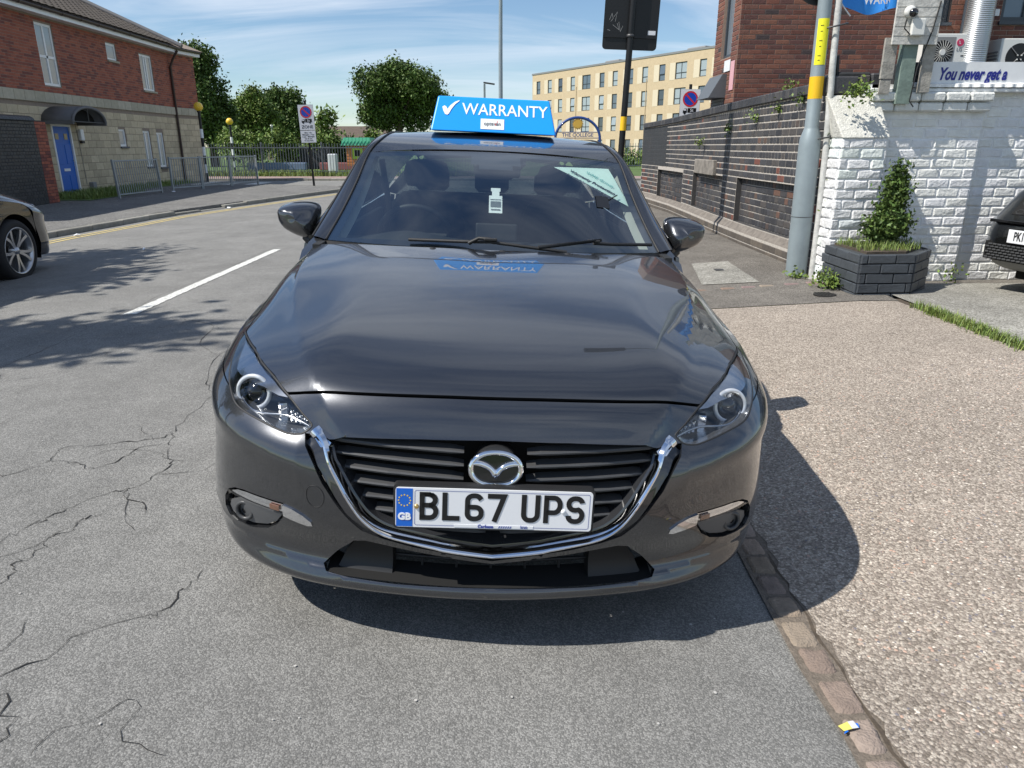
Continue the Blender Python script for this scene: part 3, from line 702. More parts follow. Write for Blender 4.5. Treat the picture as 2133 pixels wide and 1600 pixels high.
for k_ in range(34):
    x,y=_cr.uniform(-3.4,-.95),1.3+_cr.random()**1.3*5.2;a=_cr.choice([1.2,1.7,1.45,.4,2.6])+_cr.gauss(0,.3);pp=[(x,y)]
    for i in range(_cr.randrange(7,20)):
        a+=_cr.gauss(0,.42);l=_cr.uniform(.02,.05);x+=l*math.cos(a);y+=l*math.sin(a);pp.append((x,y))
    V=[];n=len(pp)
    for i,(x,y) in enumerate(pp):
        x0,y0=pp[max(i-1,0)];x1,y1=pp[min(i+1,n-1)];l=math.hypot(x1-x0,y1-y0)+1e-6;nx,ny=-(y1-y0)/l,(x1-x0)/l;w=_cr.uniform(.0006,.0028)*(1 if 0<i<n-1 else .2)
        for s in(-1,1): V.append((x+nx*s*w/2,y+ny*s*w/2,gz(x,y)+.0025))
    obj('crack',mesh('crack',V,[(2*i,2*i+2,2*i+3,2*i+1) for i in range(n-1)],CRACK),road)
# granite setts along the crossover, each its own stone
SETT=tintmat('sett_stone',(.265,.218,.178),.9,noise=.22,nscale=30,bump=.7,bscale=140)
SOILJ=pmat('joint_grit',(.15,.125,.10),.95,noise=.45,nscale=60,bump=.6,bscale=160)
SOILG=strip('sett_joint_soil',[(.95,-3),(.945,1.2),(.94,1.7),(.947,2.2),(.965,2.6),(.98,6.3)],.16,SOILJ,.006,road,.08)
strip('edge_crack',[(.976+_jr.gauss(0,.004)+.016*ss(1.9,2.6,y_),y_) for y_ in np.arange(-.4,4,.06)],.010,DIRT,.0085,road,.9)
y=.92
while y<6.2:
    l=random.uniform(.115,.142);w=random.uniform(.084,.098);V=[];F=[];n=8;ph=random.random()*9
    for j in range(n+1):
        for i in range(n+1):
            u=-1+2*i/n;v=-1+2*j/n;e=max(abs(u),abs(v));dz=-.020*max(0,(e-.72)/.28)**2
            V.append((u*w/2*(1-.05*v*v)+random.gauss(0,.0012),v*l/2*(1-.06*u*u)+random.gauss(0,.0012),.018+dz+.003*math.sin(3*u+ph)*math.cos(2*v+ph)+random.gauss(0,.0008)))
    for j in range(n):
        for i in range(n): k=j*(n+1)+i;F.append((k,k+1,k+n+2,k+n+1))
    me=mesh('sett',V,F,SETT,True);c=rng.uniform(.82,1.12);set_tint(me,[(c,c*rng.uniform(.93,1.0),c*rng.uniform(.86,1.0))]*len(V))
    x=float(np.interp(y,[.9,1.4,1.75,2.1,2.4,3.4,6.3],[.915,.925,.92,.925,.945,.955,.965]))+random.gauss(0,.003)
    obj('sett',me,road,(x,y,gz(x,y)-.002)).rotation_euler=(0,0,R_(random.gauss(0,2)));y+=l+random.uniform(.003,.010)
# stones set across the footway
x=1.9
while x<3.2:
    l=random.uniform(.16,.28);mb=MB();mb.box((0,0,0),(l,.085,.08),ch=.014);me=mb.me('kerb_sett',SETT);c=rng.uniform(.7,1.2);set_tint(me,[(c,c*rng.choice([.86,.97,1.0]),c*rng.choice([.8,.95,1.0]))]*len(me.vertices))
    o=obj('sett',me,FR,(x+l/2,7.02-.03*(x-2),gz(x,7)-.018));x+=l+.015
sheet('concrete_slab',[(2.06,7.27),(2.62,7.19),(2.70,8.52),(2.28,8.56)],.018,CONC,.3,FR)
MB().b2((2.40,7.95,gz(2.4,8)+.020),(2.50,8.06,gz(2.4,8)+.026)).build('slab_lifting_eye',GREYP,FR)
mb=MB();mb.cyl((2.95,6.42,gz(2.95,6.4)+.010),(2.95,6.42,gz(2.95,6.4)+.020),.10,n=24)
for i in range(5): mb.box((2.95-.06+.03*i,6.42,gz(2.95,6.4)+.022),(.012,.15,.006))
tag(mb.build('stopcock_cover',pmat('cast_iron',(.05,.048,.046),.6,.6,noise=.3,nscale=20)),'small round iron cover in the tarmac footway in front of the planter','cover')
# loose pebbles standing out of the aggregate near the viewer
def scatter_pebbles(name,n,fn,rs,m,parent=None,**t):
    V=[];F=[];C_=[]
    base=[(math.cos(a)*c,math.sin(a)*c,h) for c,h in((1,0),(.72,.55)) for a in [i*math.pi/3 for i in range(6)]]+[(0,0,.78)]
    fb=[(i,(i+1)%6,6+(i+1)%6,6+i) for i in range(6)]+[(6+i,6+(i+1)%6,12) for i in range(6)]
    for _ in range(n):
        x,y=fn();r=random.uniform(*rs);s=random.uniform(.6,1);a=random.random()*6.3;ca,sa=math.cos(a),math.sin(a);z=gz(x,y);k=len(V);pal=random.choice([(.50,.42,.35),(.36,.29,.24),(.62,.56,.48),(.22,.18,.16),(.40,.31,.25),(.16,.15,.16),(.45,.30,.23)])
        for p in base: V.append((x+(p[0]*ca-p[1]*s*sa)*r,y+(p[0]*sa+p[1]*s*ca)*r,z+.0085+p[2]*r*.42))
        F+=[tuple(q+k for q in f) for f in fb];C_+=[pal]*13
    me=mesh(name,V,F,m,True);set_tint(me,C_);return tag(obj(name,me,parent),**t)
PEB=tintmat('pebble',(1,1,1),.75,noise=.15,nscale=60,bump=.1)
def dw():
    while True:
        y=.75+random.random()**1.5*3.6;x=random.uniform(1.03,3.3)
        if x<.75*y+.35: return x,y
scatter_pebbles('pebbles',9500,dw,(.003,.0085),PEB,label='small rounded pebbles showing in the driveway surface',cat='pebbles',kind='stuff')
CAR=empty('parked_hatchback',(-.040,1.722,0),0,'dark grey five-door hatchback facing the camera with a blue roof sign','car')
CAR.rotation_mode='XYZ'; CAR.rotation_euler=(0,R_(2.5),R_(1.05))
def at(u,v,off=0):
    q=np.array([uvp([(abs(u),v)])[0]]);q[:,0]*=np.sign(u) if u else 1
    e=1e-3;P=shell(q);n=np.cross(shell(q+[e,0])-shell(q-[e,0]),shell(q+[0,e])-shell(q-[0,e]))[0];n/=np.linalg.norm(n)
    return Vector(P[0]+n*off)
def build_car(C):
    HEAD=[(7.15,8.9),(5.4,8.83),(4.6,8.55),(3.85,8.18),(3.3,7.75),(3.05,7.5),(2.9,7.32),(2.68,7.05),(2.70,6.9),(2.8,6.7),(2.92,6.57),(3.15,6.52),(3.5,6.67),(3.97,6.88),(4.5,7.04),(4.8,7.16),(5.1,7.36),(5.45,7.58),(5.8,7.86),(6.2,8.14),(6.75,8.52)]
    GR=[(2.68,7.05),(2.79,6.66),(2.73,6.1),(2.55,5.5),(2.40,4.95),(2.2,4.45),(1.98,3.95),(1.78,3.52),(1.5,3.25),(1.1,2.98),(.5,2.74),(0,2.52)]
    GT=[(0,6.93),(1.0,6.86),(1.8,6.72),(2.05,6.68),(2.2,6.55),(2.30,6.52),(2.43,6.66),(2.68,7.05)]
    INT=[(0,2.36),(.6,2.55),(1.1,2.74),(1.5,2.92),(1.75,3.02),(1.92,2.95),(2.2,2.4),(2.48,1.78),(2.42,1.52),(2.0,1.42),(1.32,1.38),(.6,1.42),(0,1.44)]
    FOG=[(5.22,2.75),(5.15,3.25),(4.9,3.75),(4.62,3.98),(4.3,4.08),(3.8,4.1),(3.27,4.10),(3.25,3.68),(3.48,3.05),(3.75,2.7),(4.17,2.5),(4.7,2.46),(5.05,2.52)]
    mir=lambda pts:[(-p[0],p[1]) for p in pts]
    both=lambda pts:uvp(pts)                       # helper for signed u
    sg=lambda pts:[((1 if p[0]>=0 else -1)*float(u2a(np.array(abs(p[0])))),p[1]*VB) for p in pts]
    # ---- bonnet
    br=[(3.33,7.80),(3.85,8.2),(4.6,8.57),(5.4,8.86),(6.3,8.93),(7.05,8.97),(7.2,9.3),(7.35,9.8),(7.45,10.4),(7.45,11.2),(7.4,12)]
    fr=[(0,7.92),(.6,7.915),(1.2,7.90),(2.25,7.88),(2.9,7.84)]
    bon=fr+br+[(6,12),(4,12),(2,12),(0,12)]
    full=bon+mir(bon[1:-1])[::-1]
    panel('bonnet',shell,sg(full),PAINT,C,.016,hem=.012)
    # ---- bumper with grille, intake and fog openings
    top=[(0,7.89),(.6,7.885),(1.2,7.87),(2.25,7.85),(2.9,7.81),(3.3,7.75),(3.05,7.5),(2.9,7.32),(2.68,7.05),(2.70,6.9),(2.8,6.7),(2.92,6.57),(3.15,6.52),(3.5,6.67),(3.97,6.88),(4.5,7.04),(4.8,7.16),(5.1,7.36),(5.3,7.48),(6.2,7.52),(7.2,7.55),(8,7.56),(8,6),(8,4),(8,2),(8,0),(6.5,0),(5,0),(3.5,0),(1.5,0),(0,0)]
    bump=top+mir(top[1:-1])[::-1]
    grh=GR[1:]+mir(GR[1:-1])[::-1]+mir(GT[1:-1])[::-1]
    gr_loop=[(p[0],p[1]) for p in GR[1:]]            # right side down
    gr_loop=GR[1:]+mir(GR[1:-1])[::-1]+mir(GT[:-1])[::-1]+GT[1:-1]
    gr_loop=[p for i,p in enumerate(gr_loop) if i==0 or p!=gr_loop[i-1]]
    in_loop=INT+mir(INT[1:-1])[::-1]
    # the nose strip hangs together with the bumper beside the headlamps
    bo=panel('front_bumper',shell,sg(bump),PAINT,C,.012,holes=[sg(gr_loop),sg(in_loop),sg(FOG),sg(mir(FOG))[::-1]],hem=.022)
    # ---- headlamps and fender tops
    for s in(1,-1):
        F_=[(5.35,7.5),(5.8,7.86),(6.2,8.14),(6.75,8.52),(7.15,8.9),(7.12,8.97),(7.25,9.3),(7.4,9.8),(7.5,10.4),(7.5,11.2),(7.45,12),(8,12),(8,10.5),(8,9),(8,8),(8,7.6),(7.2,7.59),(6.2,7.56)]
        P_=F_ if s>0 else mir(F_)
        fe=panel('front_wing',shell,sg(P_),PAINT,C,.016,hem=.012)
        hp=HEAD if s>0 else mir(HEAD)
        hl=obj('headlamp',panel('lens',shell,sg(hp),LENS,None,.012,hem=0,gap=.003).data,C)
        bpy.data.objects.remove([o for o in COL.objects if o.name.startswith('lens')and o.parent is None][0])
        hl.name='headlamp'
        # rim seal, black bowl behind the lens
        pts=[at(s*p[0],p[1],-.002) for p in smoothpoly(HEAD,3,True)]
        MB().tube(pts,.0035,6,closed=True).build('seal',BLKP,hl)
        pts2=[at(s*p[0],p[1],-.003) for p in smoothpoly(HEAD,2,True)]
        cen=Vector((s*.675,.325,.678)); V=list(pts2)
        ring2=[p+Vector((0,.045,-.006))+(cen-p)*.10 for p in pts2]; ring3=[p+Vector((0,.085,-.02))+(cen-p)*.35 for p in pts2]
        n=len(V);V=V+ring2+ring3+[cen+Vector((0,.09,-.01))];F2=[]
        for k in(0,n): F2+=[(k+i,k+(i+1)%n,k+n+(i+1)%n,k+n+i) for i in range(n)]
        F2+=[(2*n+i,2*n+(i+1)%n,3*n) for i in range(n)]
        obj('bowl',mesh('bowl',V,F2,BOWL,True),hl)
        # upper eyelid: smooth grey inner cover from the tip down to the lamp line
        ey=[(7.0,8.82),(5.4,8.76),(4.6,8.48),(3.85,8.1),(3.35,7.72),(3.6,7.75),(4.1,7.93),(4.7,8.0),(5.3,8.0),(5.8,8.05),(6.3,8.35)]
        panel('inner_cover',shell,sg(ey if s>0 else mir(ey)),DCHROME,hl,.02,hem=.02,off=-.012,gap=0)
        # projector: ring, barrel, glass ball
        pc=Vector((s*.706,.292,.688)); ax=Vector((s*.25,-1,.18)).normalized();xx=ax.cross(Vector((0,0,1))).normalized();yy=xx.cross(ax)
        circ=[pc+xx*math.cos(t)*.050+yy*math.sin(t)*.047 for t in [2*math.pi*i/40 for i in range(40)]]
        MB().tube(circ,.0068,8,closed=True).build('light_ring',RINGW,hl)
        mb=MB(); prof=[(.043,-.004),(.036,.020),(.032,.045)];vs=[]
        for i in range(32):
            t=2*math.pi*i/32
            for r,h in prof: vs.append(pc-ax*h+(xx*math.cos(t)+yy*math.sin(t))*r)
        mb.add(vs,[(i*3+k,((i+1)%32)*3+k,((i+1)%32)*3+k+1,i*3+k+1) for i in range(32) for k in(0,1)],True)
        mb.build('barrel',CHROME,hl)
        mb=MB();vs=[pc-ax*.0+ax*.006]
        for j in range(1,7):
            for i in range(24):
                t=2*math.pi*i/24;r=.034*math.sin(j/6*1.45);vs.append(pc+ax*(.006-.034*(1-math.cos(j/6*1.45)))+(xx*math.cos(t)+yy*math.sin(t))*r)
        fs=[(0,1+i,1+(i+1)%24) for i in range(24)]+[(1+j*24+i,1+(j+1)*24+i,1+(j+1)*24+(i+1)%24,1+j*24+(i+1)%24) for j in range(5) for i in range(24)]
        mb.add(vs,fs,True);mb.build('projector_lens',GLB,hl)
        # inner reflectors beside the projector
        m=Matrix.Rotation(s*R_(-18),3,'Z')
        MB().box((s*.607,.235,.652),(.026,.03,.055),m,.004).build('main_beam_reflector',REFL,hl)
        mb=MB()
        for k in range(4): mb.box((s*(.575-.014*k),.205-.008*k,.653-.002*k),(.009,.02,.034-.004*k),m,.002)
        mb.build('indicator_reflector',REFL,hl)
        MB().tube([at(s*p[0],p[1],-.03) for p in smoothpoly([(2.85,7.0),(3.4,7.25),(4.2,7.2),(4.8,7.4),(5.4,7.75)],4)],.004,6).build('trim_line',DCHROME,hl)
    # ---- grille
    def hull(x,z,back):                              # a point behind the opening
        i=min(range(41),key=lambda k:abs(float(S0(np.array(k*.1),np.array(5.)))if 0 else S0(np.array(k*.1),np.array(5.))[0]-abs(x)))
        return Vector((x,S0(np.array(i*.1),np.array(5.))[1]+back,z))
    g=empty('grille');g.parent=C
    bk=[];
    for z in(.70,.5,.26):
        bk.append([hull(-.56+1.12*i/24,z,.16) for i in range(25)])
    grid('backing',bk,VOID,g)
    mb=MB()
    for (x0,x1,y0,y1,z0,z1) in((-.57,.57,.32,.9,.2,.66),):
        mb.b2((x0,y0,z0),(x1,y1,z1))
    mb.build('light_stop_box',VOID,g)  # unseen black box added behind the grille to stop sunlight leaking in
    inner=uvp([(2.52,6.45),(2.45,6.1),(2.30,5.5),(2.14,4.95),(1.95,4.45),(1.73,3.95),(1.5,3.55),(1.2,3.3)])
    xin=lambda z:np.interp(z,[.33,.36,.41,.46,.51,.56,.605,.635],[.20,.29,.345,.395,.42,.445,.46,.47])
    for k,z in enumerate((.617,.578,.538,.498,.458,.418,.380)):
        for s in(-1,1):
            xo=float(xin(z))-.005; xi=.085 if z>.53 else .02
            pts=[hull(s*(xi+(xo-xi)*i/10),z+.008*(i/10)-.0,.062) for i in range(11)]
            vs=[];
            for i,p in enumerate(pts):
                e=min(1,(i+.6)/1.2)*min(1,(10.6-i)/1.2)
                for dy,dz in((-.012,.000),(-.009,.0045),(.020,.011),(.022,.004),(-.009,-.0055)): vs.append(p+Vector((0,dy,dz*e)))
            F2=[(5*i+j,5*i+(j+1)%5,5*i+5+(j+1)%5,5*i+5+j) for i in range(10) for j in range(5)]+[(4,3,2,1,0),(50,51,52,53,54)]
            if s>0: F2=[f[::-1] for f in F2]
            obj('slat',mesh('slat',vs,F2,GREYP),g)
    # gloss black surround inside the chrome, then the chrome wing itself
    cl=[(2.60,6.86),(2.47,6.62),(2.37,6.28),(2.27,5.6),(2.10,5.0),(1.93,4.48),(1.72,3.92),(1.47,3.5),(1.06,3.22),(.6,2.97),(0,2.76)]
    cl=smoothpoly(cl,5)
    line=[(-p[0],p[1]) for p in cl[:-1]]+[p for p in cl[::-1]]
    wid=[.036 if i<4 else .026-.012*min(1,(i-4)/10) for i in range(len(cl))];wid=wid[:-1]+wid[::-1]
    sect=[(-1,-.022),(-1,-.003),(-.5,.004),(.15,.0045),(1,-.004),(1,-.030)]
    def sweep(name,line,wid,mt,par,lift,sect,bias=0):
        m=len(line);q=np.array(sg(line));P=shell(q);e=1e-3
        nn=np.cross(shell(q+[e,0])-shell(q-[e,0]),shell(q+[0,e])-shell(q-[0,e]));nn/=np.linalg.norm(nn,axis=1)[:,None]
        rows=[]
        for i in range(m):
            t=P[min(i+1,m-1)]-P[max(i-1,0)];t/=np.linalg.norm(t);b=np.cross(nn[i],t)
            rows.append([tuple(P[i]+b*(wx*wid[i]/2+bias)+nn[i]*(h+lift)) for wx,h in sect])
        o=grid(name,rows,mt,par)
        o.data.polygons.foreach_set('use_smooth',[True]*len(o.data.polygons));
        md=o.modifiers.new('e','EDGE_SPLIT');md.split_angle=R_(38)
        return o
    sweep('chrome_wing',line,wid,CHROME,g,.004,sect)
    sweep('grille_surround',line,[w*.5+.052 for w in wid],SURR,g,-.008,[(-1,-.07),(-1,-.012),(-.75,-.003),(-.45,-.006),(.45,-.008),(1,-.020),(1,-.08)],-.017)
    # wide chrome caps at the top corners of the grille
    for s in(-1,1):
        cap=[(2.74,6.95),(2.62,7.0),(2.50,6.80),(2.36,6.55),(2.27,6.40),(2.33,6.1),(2.46,6.15),(2.58,6.5)]
        panel('chrome_corner',shell,sg(cap if s>0 else mir(cap)),CHROME,g,.008,hem=.02,off=-.004,gap=0)
    # ---- emblem
    em=empty('emblem');em.parent=C
    ec=Vector((.001,.018,.586)); tilt=Vector((0,.18,1)).normalized(); fx=Vector((1,0,0)); fn=fx.cross(tilt)
    P=lambda a,b,c=0:ec+fx*a+tilt*b-fn*(-c) if 0 else ec+fx*a+tilt*b+fn*c
    rim=[]
    for i in range(64):
        t=2*math.pi*i/64; rim.append((.066*math.copysign(abs(math.cos(t))**.92,math.cos(t)),.045*math.copysign(abs(math.sin(t))**.92,math.sin(t))))
    vs=[];
    for i,(a,b) in enumerate(rim):
        w=.0085+.002*abs(a)/.066
        l=math.hypot(a,b);ux,uy=a/l,b/l
        for k,h in((w*.9,-.012),(w*.8,-.001),(0.0,.004),(-w*.8,-.001),(-w*.8,-.012)): vs.append(P(a+ux*k*.9,b+uy*k*.9,h))
    F2=[(5*i+j,5*((i+1)%64)+j,5*((i+1)%64)+j+1,5*i+j+1) for i in range(64) for j in range(4)]
    obj('emblem_ring',mesh('emblem_ring',vs,F2,CHROME,True),em)
    mb=MB()
    for s in(-1,1):
        c2=smoothpoly([(-.064,.014),(-.046,.015),(-.028,.010),(-.012,.000),(0,-.016)],5)
        ws=[.010,.016,.017,.016,.020];w2=[float(np.interp(i/(len(c2)-1)*4,range(5),ws)) for i in range(len(c2))]
        V2=[]
        for i,(a,b) in enumerate(c2):
            a0,b0=c2[max(i-1,0)];a1,b1=c2[min(i+1,len(c2)-1)];l=math.hypot(a1-a0,b1-b0);px_,py_=-(b1-b0)/l,(a1-a0)/l
            if i==len(c2)-1: px_,py_=0,1
            for k,h in((-1,-.012),(-.95,-.001),(0,.0045),(.95,-.001),(1,-.012)): V2.append(P(-s*(a+px_*k*w2[i]/2),b+py_*k*w2[i]/2,h) if s>0 else P((a+px_*k*w2[i]/2),b+py_*k*w2[i]/2,h))
        Fs=[(5*i+j,5*i+5+j,5*i+6+j,5*i+1+j) for i in range(len(c2)-1) for j in range(4)]
        mb.add(V2,[f[::-1] for f in Fs] if s<0 else Fs,True)
    mb.build('emblem_wings',CHROME,em)
    MB().add([P(a*1.08,b*1.08,-.008) for a,b in rim],[tuple(range(64))]).build('emblem_back',GLB,em)
    mb=MB();mb.cyl(P(0,0,-.09),P(0,0,-.009),.06,.062,24);mb.build('emblem_mount',BLKP,em)
    # ---- number plate (hung a touch crooked)
    pl=empty('number_plate');pl.parent=C;pl.location=(0,-.016,.487);pl.rotation_euler=(R_(-4),R_(.35),0)
    def rrect(w,h,r,n=5):
        o=[]
        for cx,cy,a0 in((w/2-r,h/2-r,0),(-w/2+r,h/2-r,90),(-w/2+r,-h/2+r,180),(w/2-r,-h/2+r,270)):
            o+=[(cx+r*math.cos(R_(a0+90*i/n)),cy+r*math.sin(R_(a0+90*i/n))) for i in range(n+1)]
        return o
    fr3=((0,0,0),(1,0,0),(0,0,1),(0,-1,0))
    mb=MB();mb.prism(rrect(.532,.124,.010),-.03,-.002,fr3);mb.build('holder',BLKP,pl)
    mb=MB();mb.prism(rrect(.520,.111,.008),-.0015,.003,fr3);mb.build('plate_face',PLATE,pl)
    mb=MB();mb.prism([(-.258,-.0535),(-.215,-.0535),(-.215,.0535),(-.258,.0535)],.003,.0036,fr3);mb.build('euro_band',EUB,pl)
    FRP=lambda x,z,h=.0042:frame((x,-h,z),(1,0,0),(0,0,1))
    text('country_code','GB',.026,WHITE,pl,FRP(-.2365,-.026),bold=.0012)
    mb=MB()
    for i in range(12):
        t=2*math.pi*i/12;mb.cyl((-.2365+.0155*math.sin(t),-.0034,.020+.0155*math.cos(t)),(-.2365+.0155*math.sin(t),-.0042,.020+.0155*math.cos(t)),.0022,n=5)
    mb.build('star_ring',YEL,pl)
    # stroke-built characters, 79 mm tall 14 mm strokes
    sw=.0135;H=.079;W=.050
    def arcp(cx,cy,rx,ry,a0,a1,n=8): return [(cx+rx*math.cos(R_(a0+(a1-a0)*i/n)),cy+ry*math.sin(R_(a0+(a1-a0)*i/n))) for i in range(n+1)]
    h=sw/2;x1=W-h;y1=H-h;my=H*.53
    GL={'B':[[(h,h),(h,y1)],[(0,y1),(x1-.016,y1)]+arcp(x1-.018,(y1+my)/2,.016,(y1-my)/2,90,-90,7)+[(h,my)],[(x1-.018,my)]+arcp(x1-.016,(h+my)/2,.016,(my-h)/2,90,-90,7)+[(0,h)]],
        'L':[[(h,H),(h,h),(W*.92,h)]],
        '6':[[(x1-.001,y1-.011)]+arcp(x1-.016,y1-.014,.015,.014,15,90,4)+arcp(h+.016,y1-.014,.016,.014,90,180,5)+arcp(h+.016,h+.014,.016,.014,180,270,5)+arcp(x1-.016,h+.014,.016,.014,270,360,5)+arcp(x1-.016,my-.016,.016,.014,0,90,5)+[(h+.001,my-.002)]],
        '7':[[(0,y1),(x1,y1),(x1-.004,y1-.012),(h+.012,0)]],
        'U':[[(h,H)]+arcp(h+.016,h+.016,.016,.016,180,270,6)+arcp(x1-.016,h+.016,.016,.016,270,360,6)+[(x1,H)]],
        'P':[[(h,0),(h,y1)],[(0,y1),(x1-.016,y1)]+arcp(x1-.016,y1-.021,.016,.021,90,-90,9)+[(h,y1-.042)]],
        'S':[[(x1-.001,y1-.013)]+arcp(x1-.016,y1-.014,.015,.014,10,90,4)+arcp(h+.016,y1-.0165,.016,.0165,90,250,9)+[(W/2,my-.003)]+arcp(x1-.016,h+.0175,.016,.0175,70,-90,9)+arcp(h+.016,h+.014,.016,.014,270,172,5)]}
    xc=-.197
    for ch in 'BL67 UPS':
        if ch==' ': xc+=.030;continue
        mb=MB()
        for st in GL[ch]: mb.ribbon([Vector((xc+px,-.0044,-.034+py)) for px,py in st],sw,(0,-1,0),.0012)
        mb.build('character',BLACKI,pl);xc+=W+.0095
    mb=MB();bd=rrect(.462,.098,.005);mb.ribbon([Vector((.0215+a,-.0036,b)) for a,b in bd],.0011,(0,-1,0),0,closed=True);mb.build('border_line',NAVY,pl)
    mb=MB();mb.b2((-.105,-.0040,-.0525),(.105,-.0030,-.0445));mb.build('legend_backing',PLATE,pl)
    text('dealer_name','Carbase',.0125,NAVY,pl,FRP(-.022,-.0487),bold=.0003)
    mb=MB()
    for i in range(6): mb.prism([(.012+.006*i,-.0525),(.0145+.006*i,-.0525),(.0175+.006*i,-.0465),(.015+.006*i,-.0465)],.0041,.0046,fr3)
    mb.build('dealer_stripes',NAVY,pl)
    text('dealer_address','Somerset,\nTA9 4HN',.0048,NAVY,pl,FRP(.080,-.0485))
    for x,m_ in((-.205,GOLD),(.183,WHITE)):
        mb=MB();mb.lathe([(.0001,.0058),(.004,.0052),(.0062,.0035),(.0065,0)],axis='Z',n=14);o=mb.build('screw_cap',m_,pl);o.rotation_euler=(R_(90),0,0);o.location=(x,-.003,.004 if x<0 else .0)
    # ---- lower intake
    lo=empty('lower_intake');lo.parent=C
    sh=[[tuple(at(u,1.44,-.01)+Vector((0,dy,dz))) for u in np.linspace(-2.45,2.45,40)] for dy,dz in((0,.002),(.10,.012))]
    grid('shelf',sh,VOID,lo)
    for k,z in enumerate((.262,.292)):
        MB().tube([hull(-.34+.68*i/16,z,.10) for i in range(17)],.005,6).build('intake_bar',BLKP,lo)
    for x in np.linspace(-.3,.3,7): MB().box(hull(x,.27,.115),(.007,.02,.13)).build('intake_rib',BLKP,lo)
    for s in(-1,1):
        bl=[(1.42,2.72),(1.75,2.86),(1.9,2.75),(2.15,2.2),(2.28,1.78),(2.1,1.62),(1.42,1.55)]
        panel('blanking_plate',shell,sg(bl if s>0 else mir(bl)),VOID2,lo,.012,hem=.04,off=-.035,gap=0)
    # ---- fog lamp pods
    for s in(-1,1):
        f=empty('fog_lamp_pod');f.parent=C
        fp=FOG if s>0 else mir(FOG)
        panel('pod_back',shell,sg(fp),BLKP,f,.010,hem=0,off=-.030,gap=-.004)
        low=[(5.12,2.8),(5.0,3.15),(4.6,3.45),(4.0,3.55),(3.35,3.55),(3.52,3.08),(3.78,2.76),(4.2,2.58),(4.7,2.55),(5.0,2.6)]
        panel('pod_face',shell,sg(low if s>0 else mir(low)),PODG,f,.010,hem=.02,off=-.010,gap=0)
        sgn=[(4.95,3.62),(4.62,3.86),(4.3,3.95),(3.8,3.98),(3.27,3.98),(3.27,3.66),(3.8,3.66),(4.4,3.66)]
        panel('indicator',shell,sg(sgn if s>0 else mir(sgn)),REFL,f,.010,hem=.01,off=-.010,gap=0)
        am=[(3.62,3.70),(3.62,3.9),(3.40,3.9),(3.40,3.70)]
        panel('indicator_bulb',shell,sg(am if s>0 else mir(am)),AMBER,f,.01,hem=.004,off=-.004,gap=0)
        panel('indicator_lens',shell,sg(sgn if s>0 else mir(sgn)),LENS,f,.012,hem=0,off=-.001,gap=0)
        bld=[(3.26,4.06),(3.05,4.0),(2.82,3.84),(2.66,3.62),(2.64,3.46),(2.74,3.42),(3.0,3.52),(3.26,3.64)]
        panel('chrome_blade',shell,sg(bld if s>0 else mir(bld)),CHROME,f,.008,hem=.006,off=.005,gap=0)
        pc=at(s*4.45,3.0,-.014);ax=(at(s*4.45,3.0,0)-pc).normalized();ax=(ax+Vector((0,-1,.25))).normalized()
        mb=MB();mb.tube([pc+(ax.orthogonal().normalized()*math.cos(t)+ax.cross(ax.orthogonal().normalized())*math.sin(t))*.026+ax*.006 for t in [2*math.pi*i/24 for i in range(24)]],.006,6,closed=True);mb.cyl(pc-ax*.03,pc+ax*.004,.030,.026,24,caps=False)
        o=mb.build('lamp_bezel',GREYP,f)
        q=frame(pc,ax.orthogonal(),ax.cross(ax.orthogonal()))
        mb=MB();mb.lathe([(.0001,.004),(.008,.003),(.016,-.002),(.019,-.008)],n=20);o=mb.build('lamp_glass',GLB,f);o.matrix_local=q
    # towing-eye cover: a fine round groove
    pts=[]
    q0=np.array(uvp([(2.55,4.53)]))[0]
    for i in range(36):
        t=2*math.pi*i/36;q=np.array([[-(q0[0]+.0275*math.cos(t)),q0[1]+.0275*math.sin(t)]]);pts.append(Vector(shell(q)[0])+Vector((0,-.0004,0)))
    MB().tube(pts,.0011,5,closed=True).build('towing_cover',BLKP,C)
    # ---- body sides
    def xs(y,z):
        x=np.interp(z,[.15,.22,.3,.4,.5,.6,.66,.70,.74,.78,.82,.86,.9,.95,1.0,1.06],[.78,.83,.862,.882,.891,.895,.892,.886,.877,.868,.861,.856,.851,.843,.833,.815])
        return x*(1-.085*np.clip((y-3.55)/.9,0,1)**2.2)
    def sside(s):
        def f(Q):
            y=Q[:,0];z=Q[:,1];return np.stack([s*xs(y,z),y,z],1)
        return f
    def arc(yc,a0,a1,r=.365,n=22): return [(yc+r*math.cos(R_(a0+(a1-a0)*i/n)),.322+r*math.sin(R_(a0+(a1-a0)*i/n))) for i in range(n+1)]
    belt=lambda y:.955+.028*(y-1.5)
    sidep={'wing_side':[(.60,.45),(.60,.52),(.615,.62),(.622,.70),(.68,.752),(.76,.785),(.96,.815),(1.2,.848),(1.48,.875),(1.53,.93),(1.50,.60),(1.47,.21),(1.30,.205)]+arc(.935,-18,158),
       'front_door':[(1.50,.30),(1.50,.60),(1.54,belt(1.54)),(2.1,belt(2.1)),(2.60,belt(2.6)),(2.60,.30)],
       'rear_door':[(2.605,.30),(2.605,belt(2.6)),(3.2,belt(3.2)),(3.62,belt(3.62)),(3.56,.80),(3.48,.71)]+arc(3.635,112,162)[:]+[(3.26,.30)],
       'rear_quarter':[(3.63,belt(3.63)),(4.05,belt(4.05)),(4.30,1.0),(4.36,.7),(4.36,.3),(3.98,.24)]+arc(3.635,-12,108)+[(3.50,.71),(3.575,.80)],
       'sill':[(1.30,.17),(1.48,.295),(3.26,.295),(3.30,.17)]}
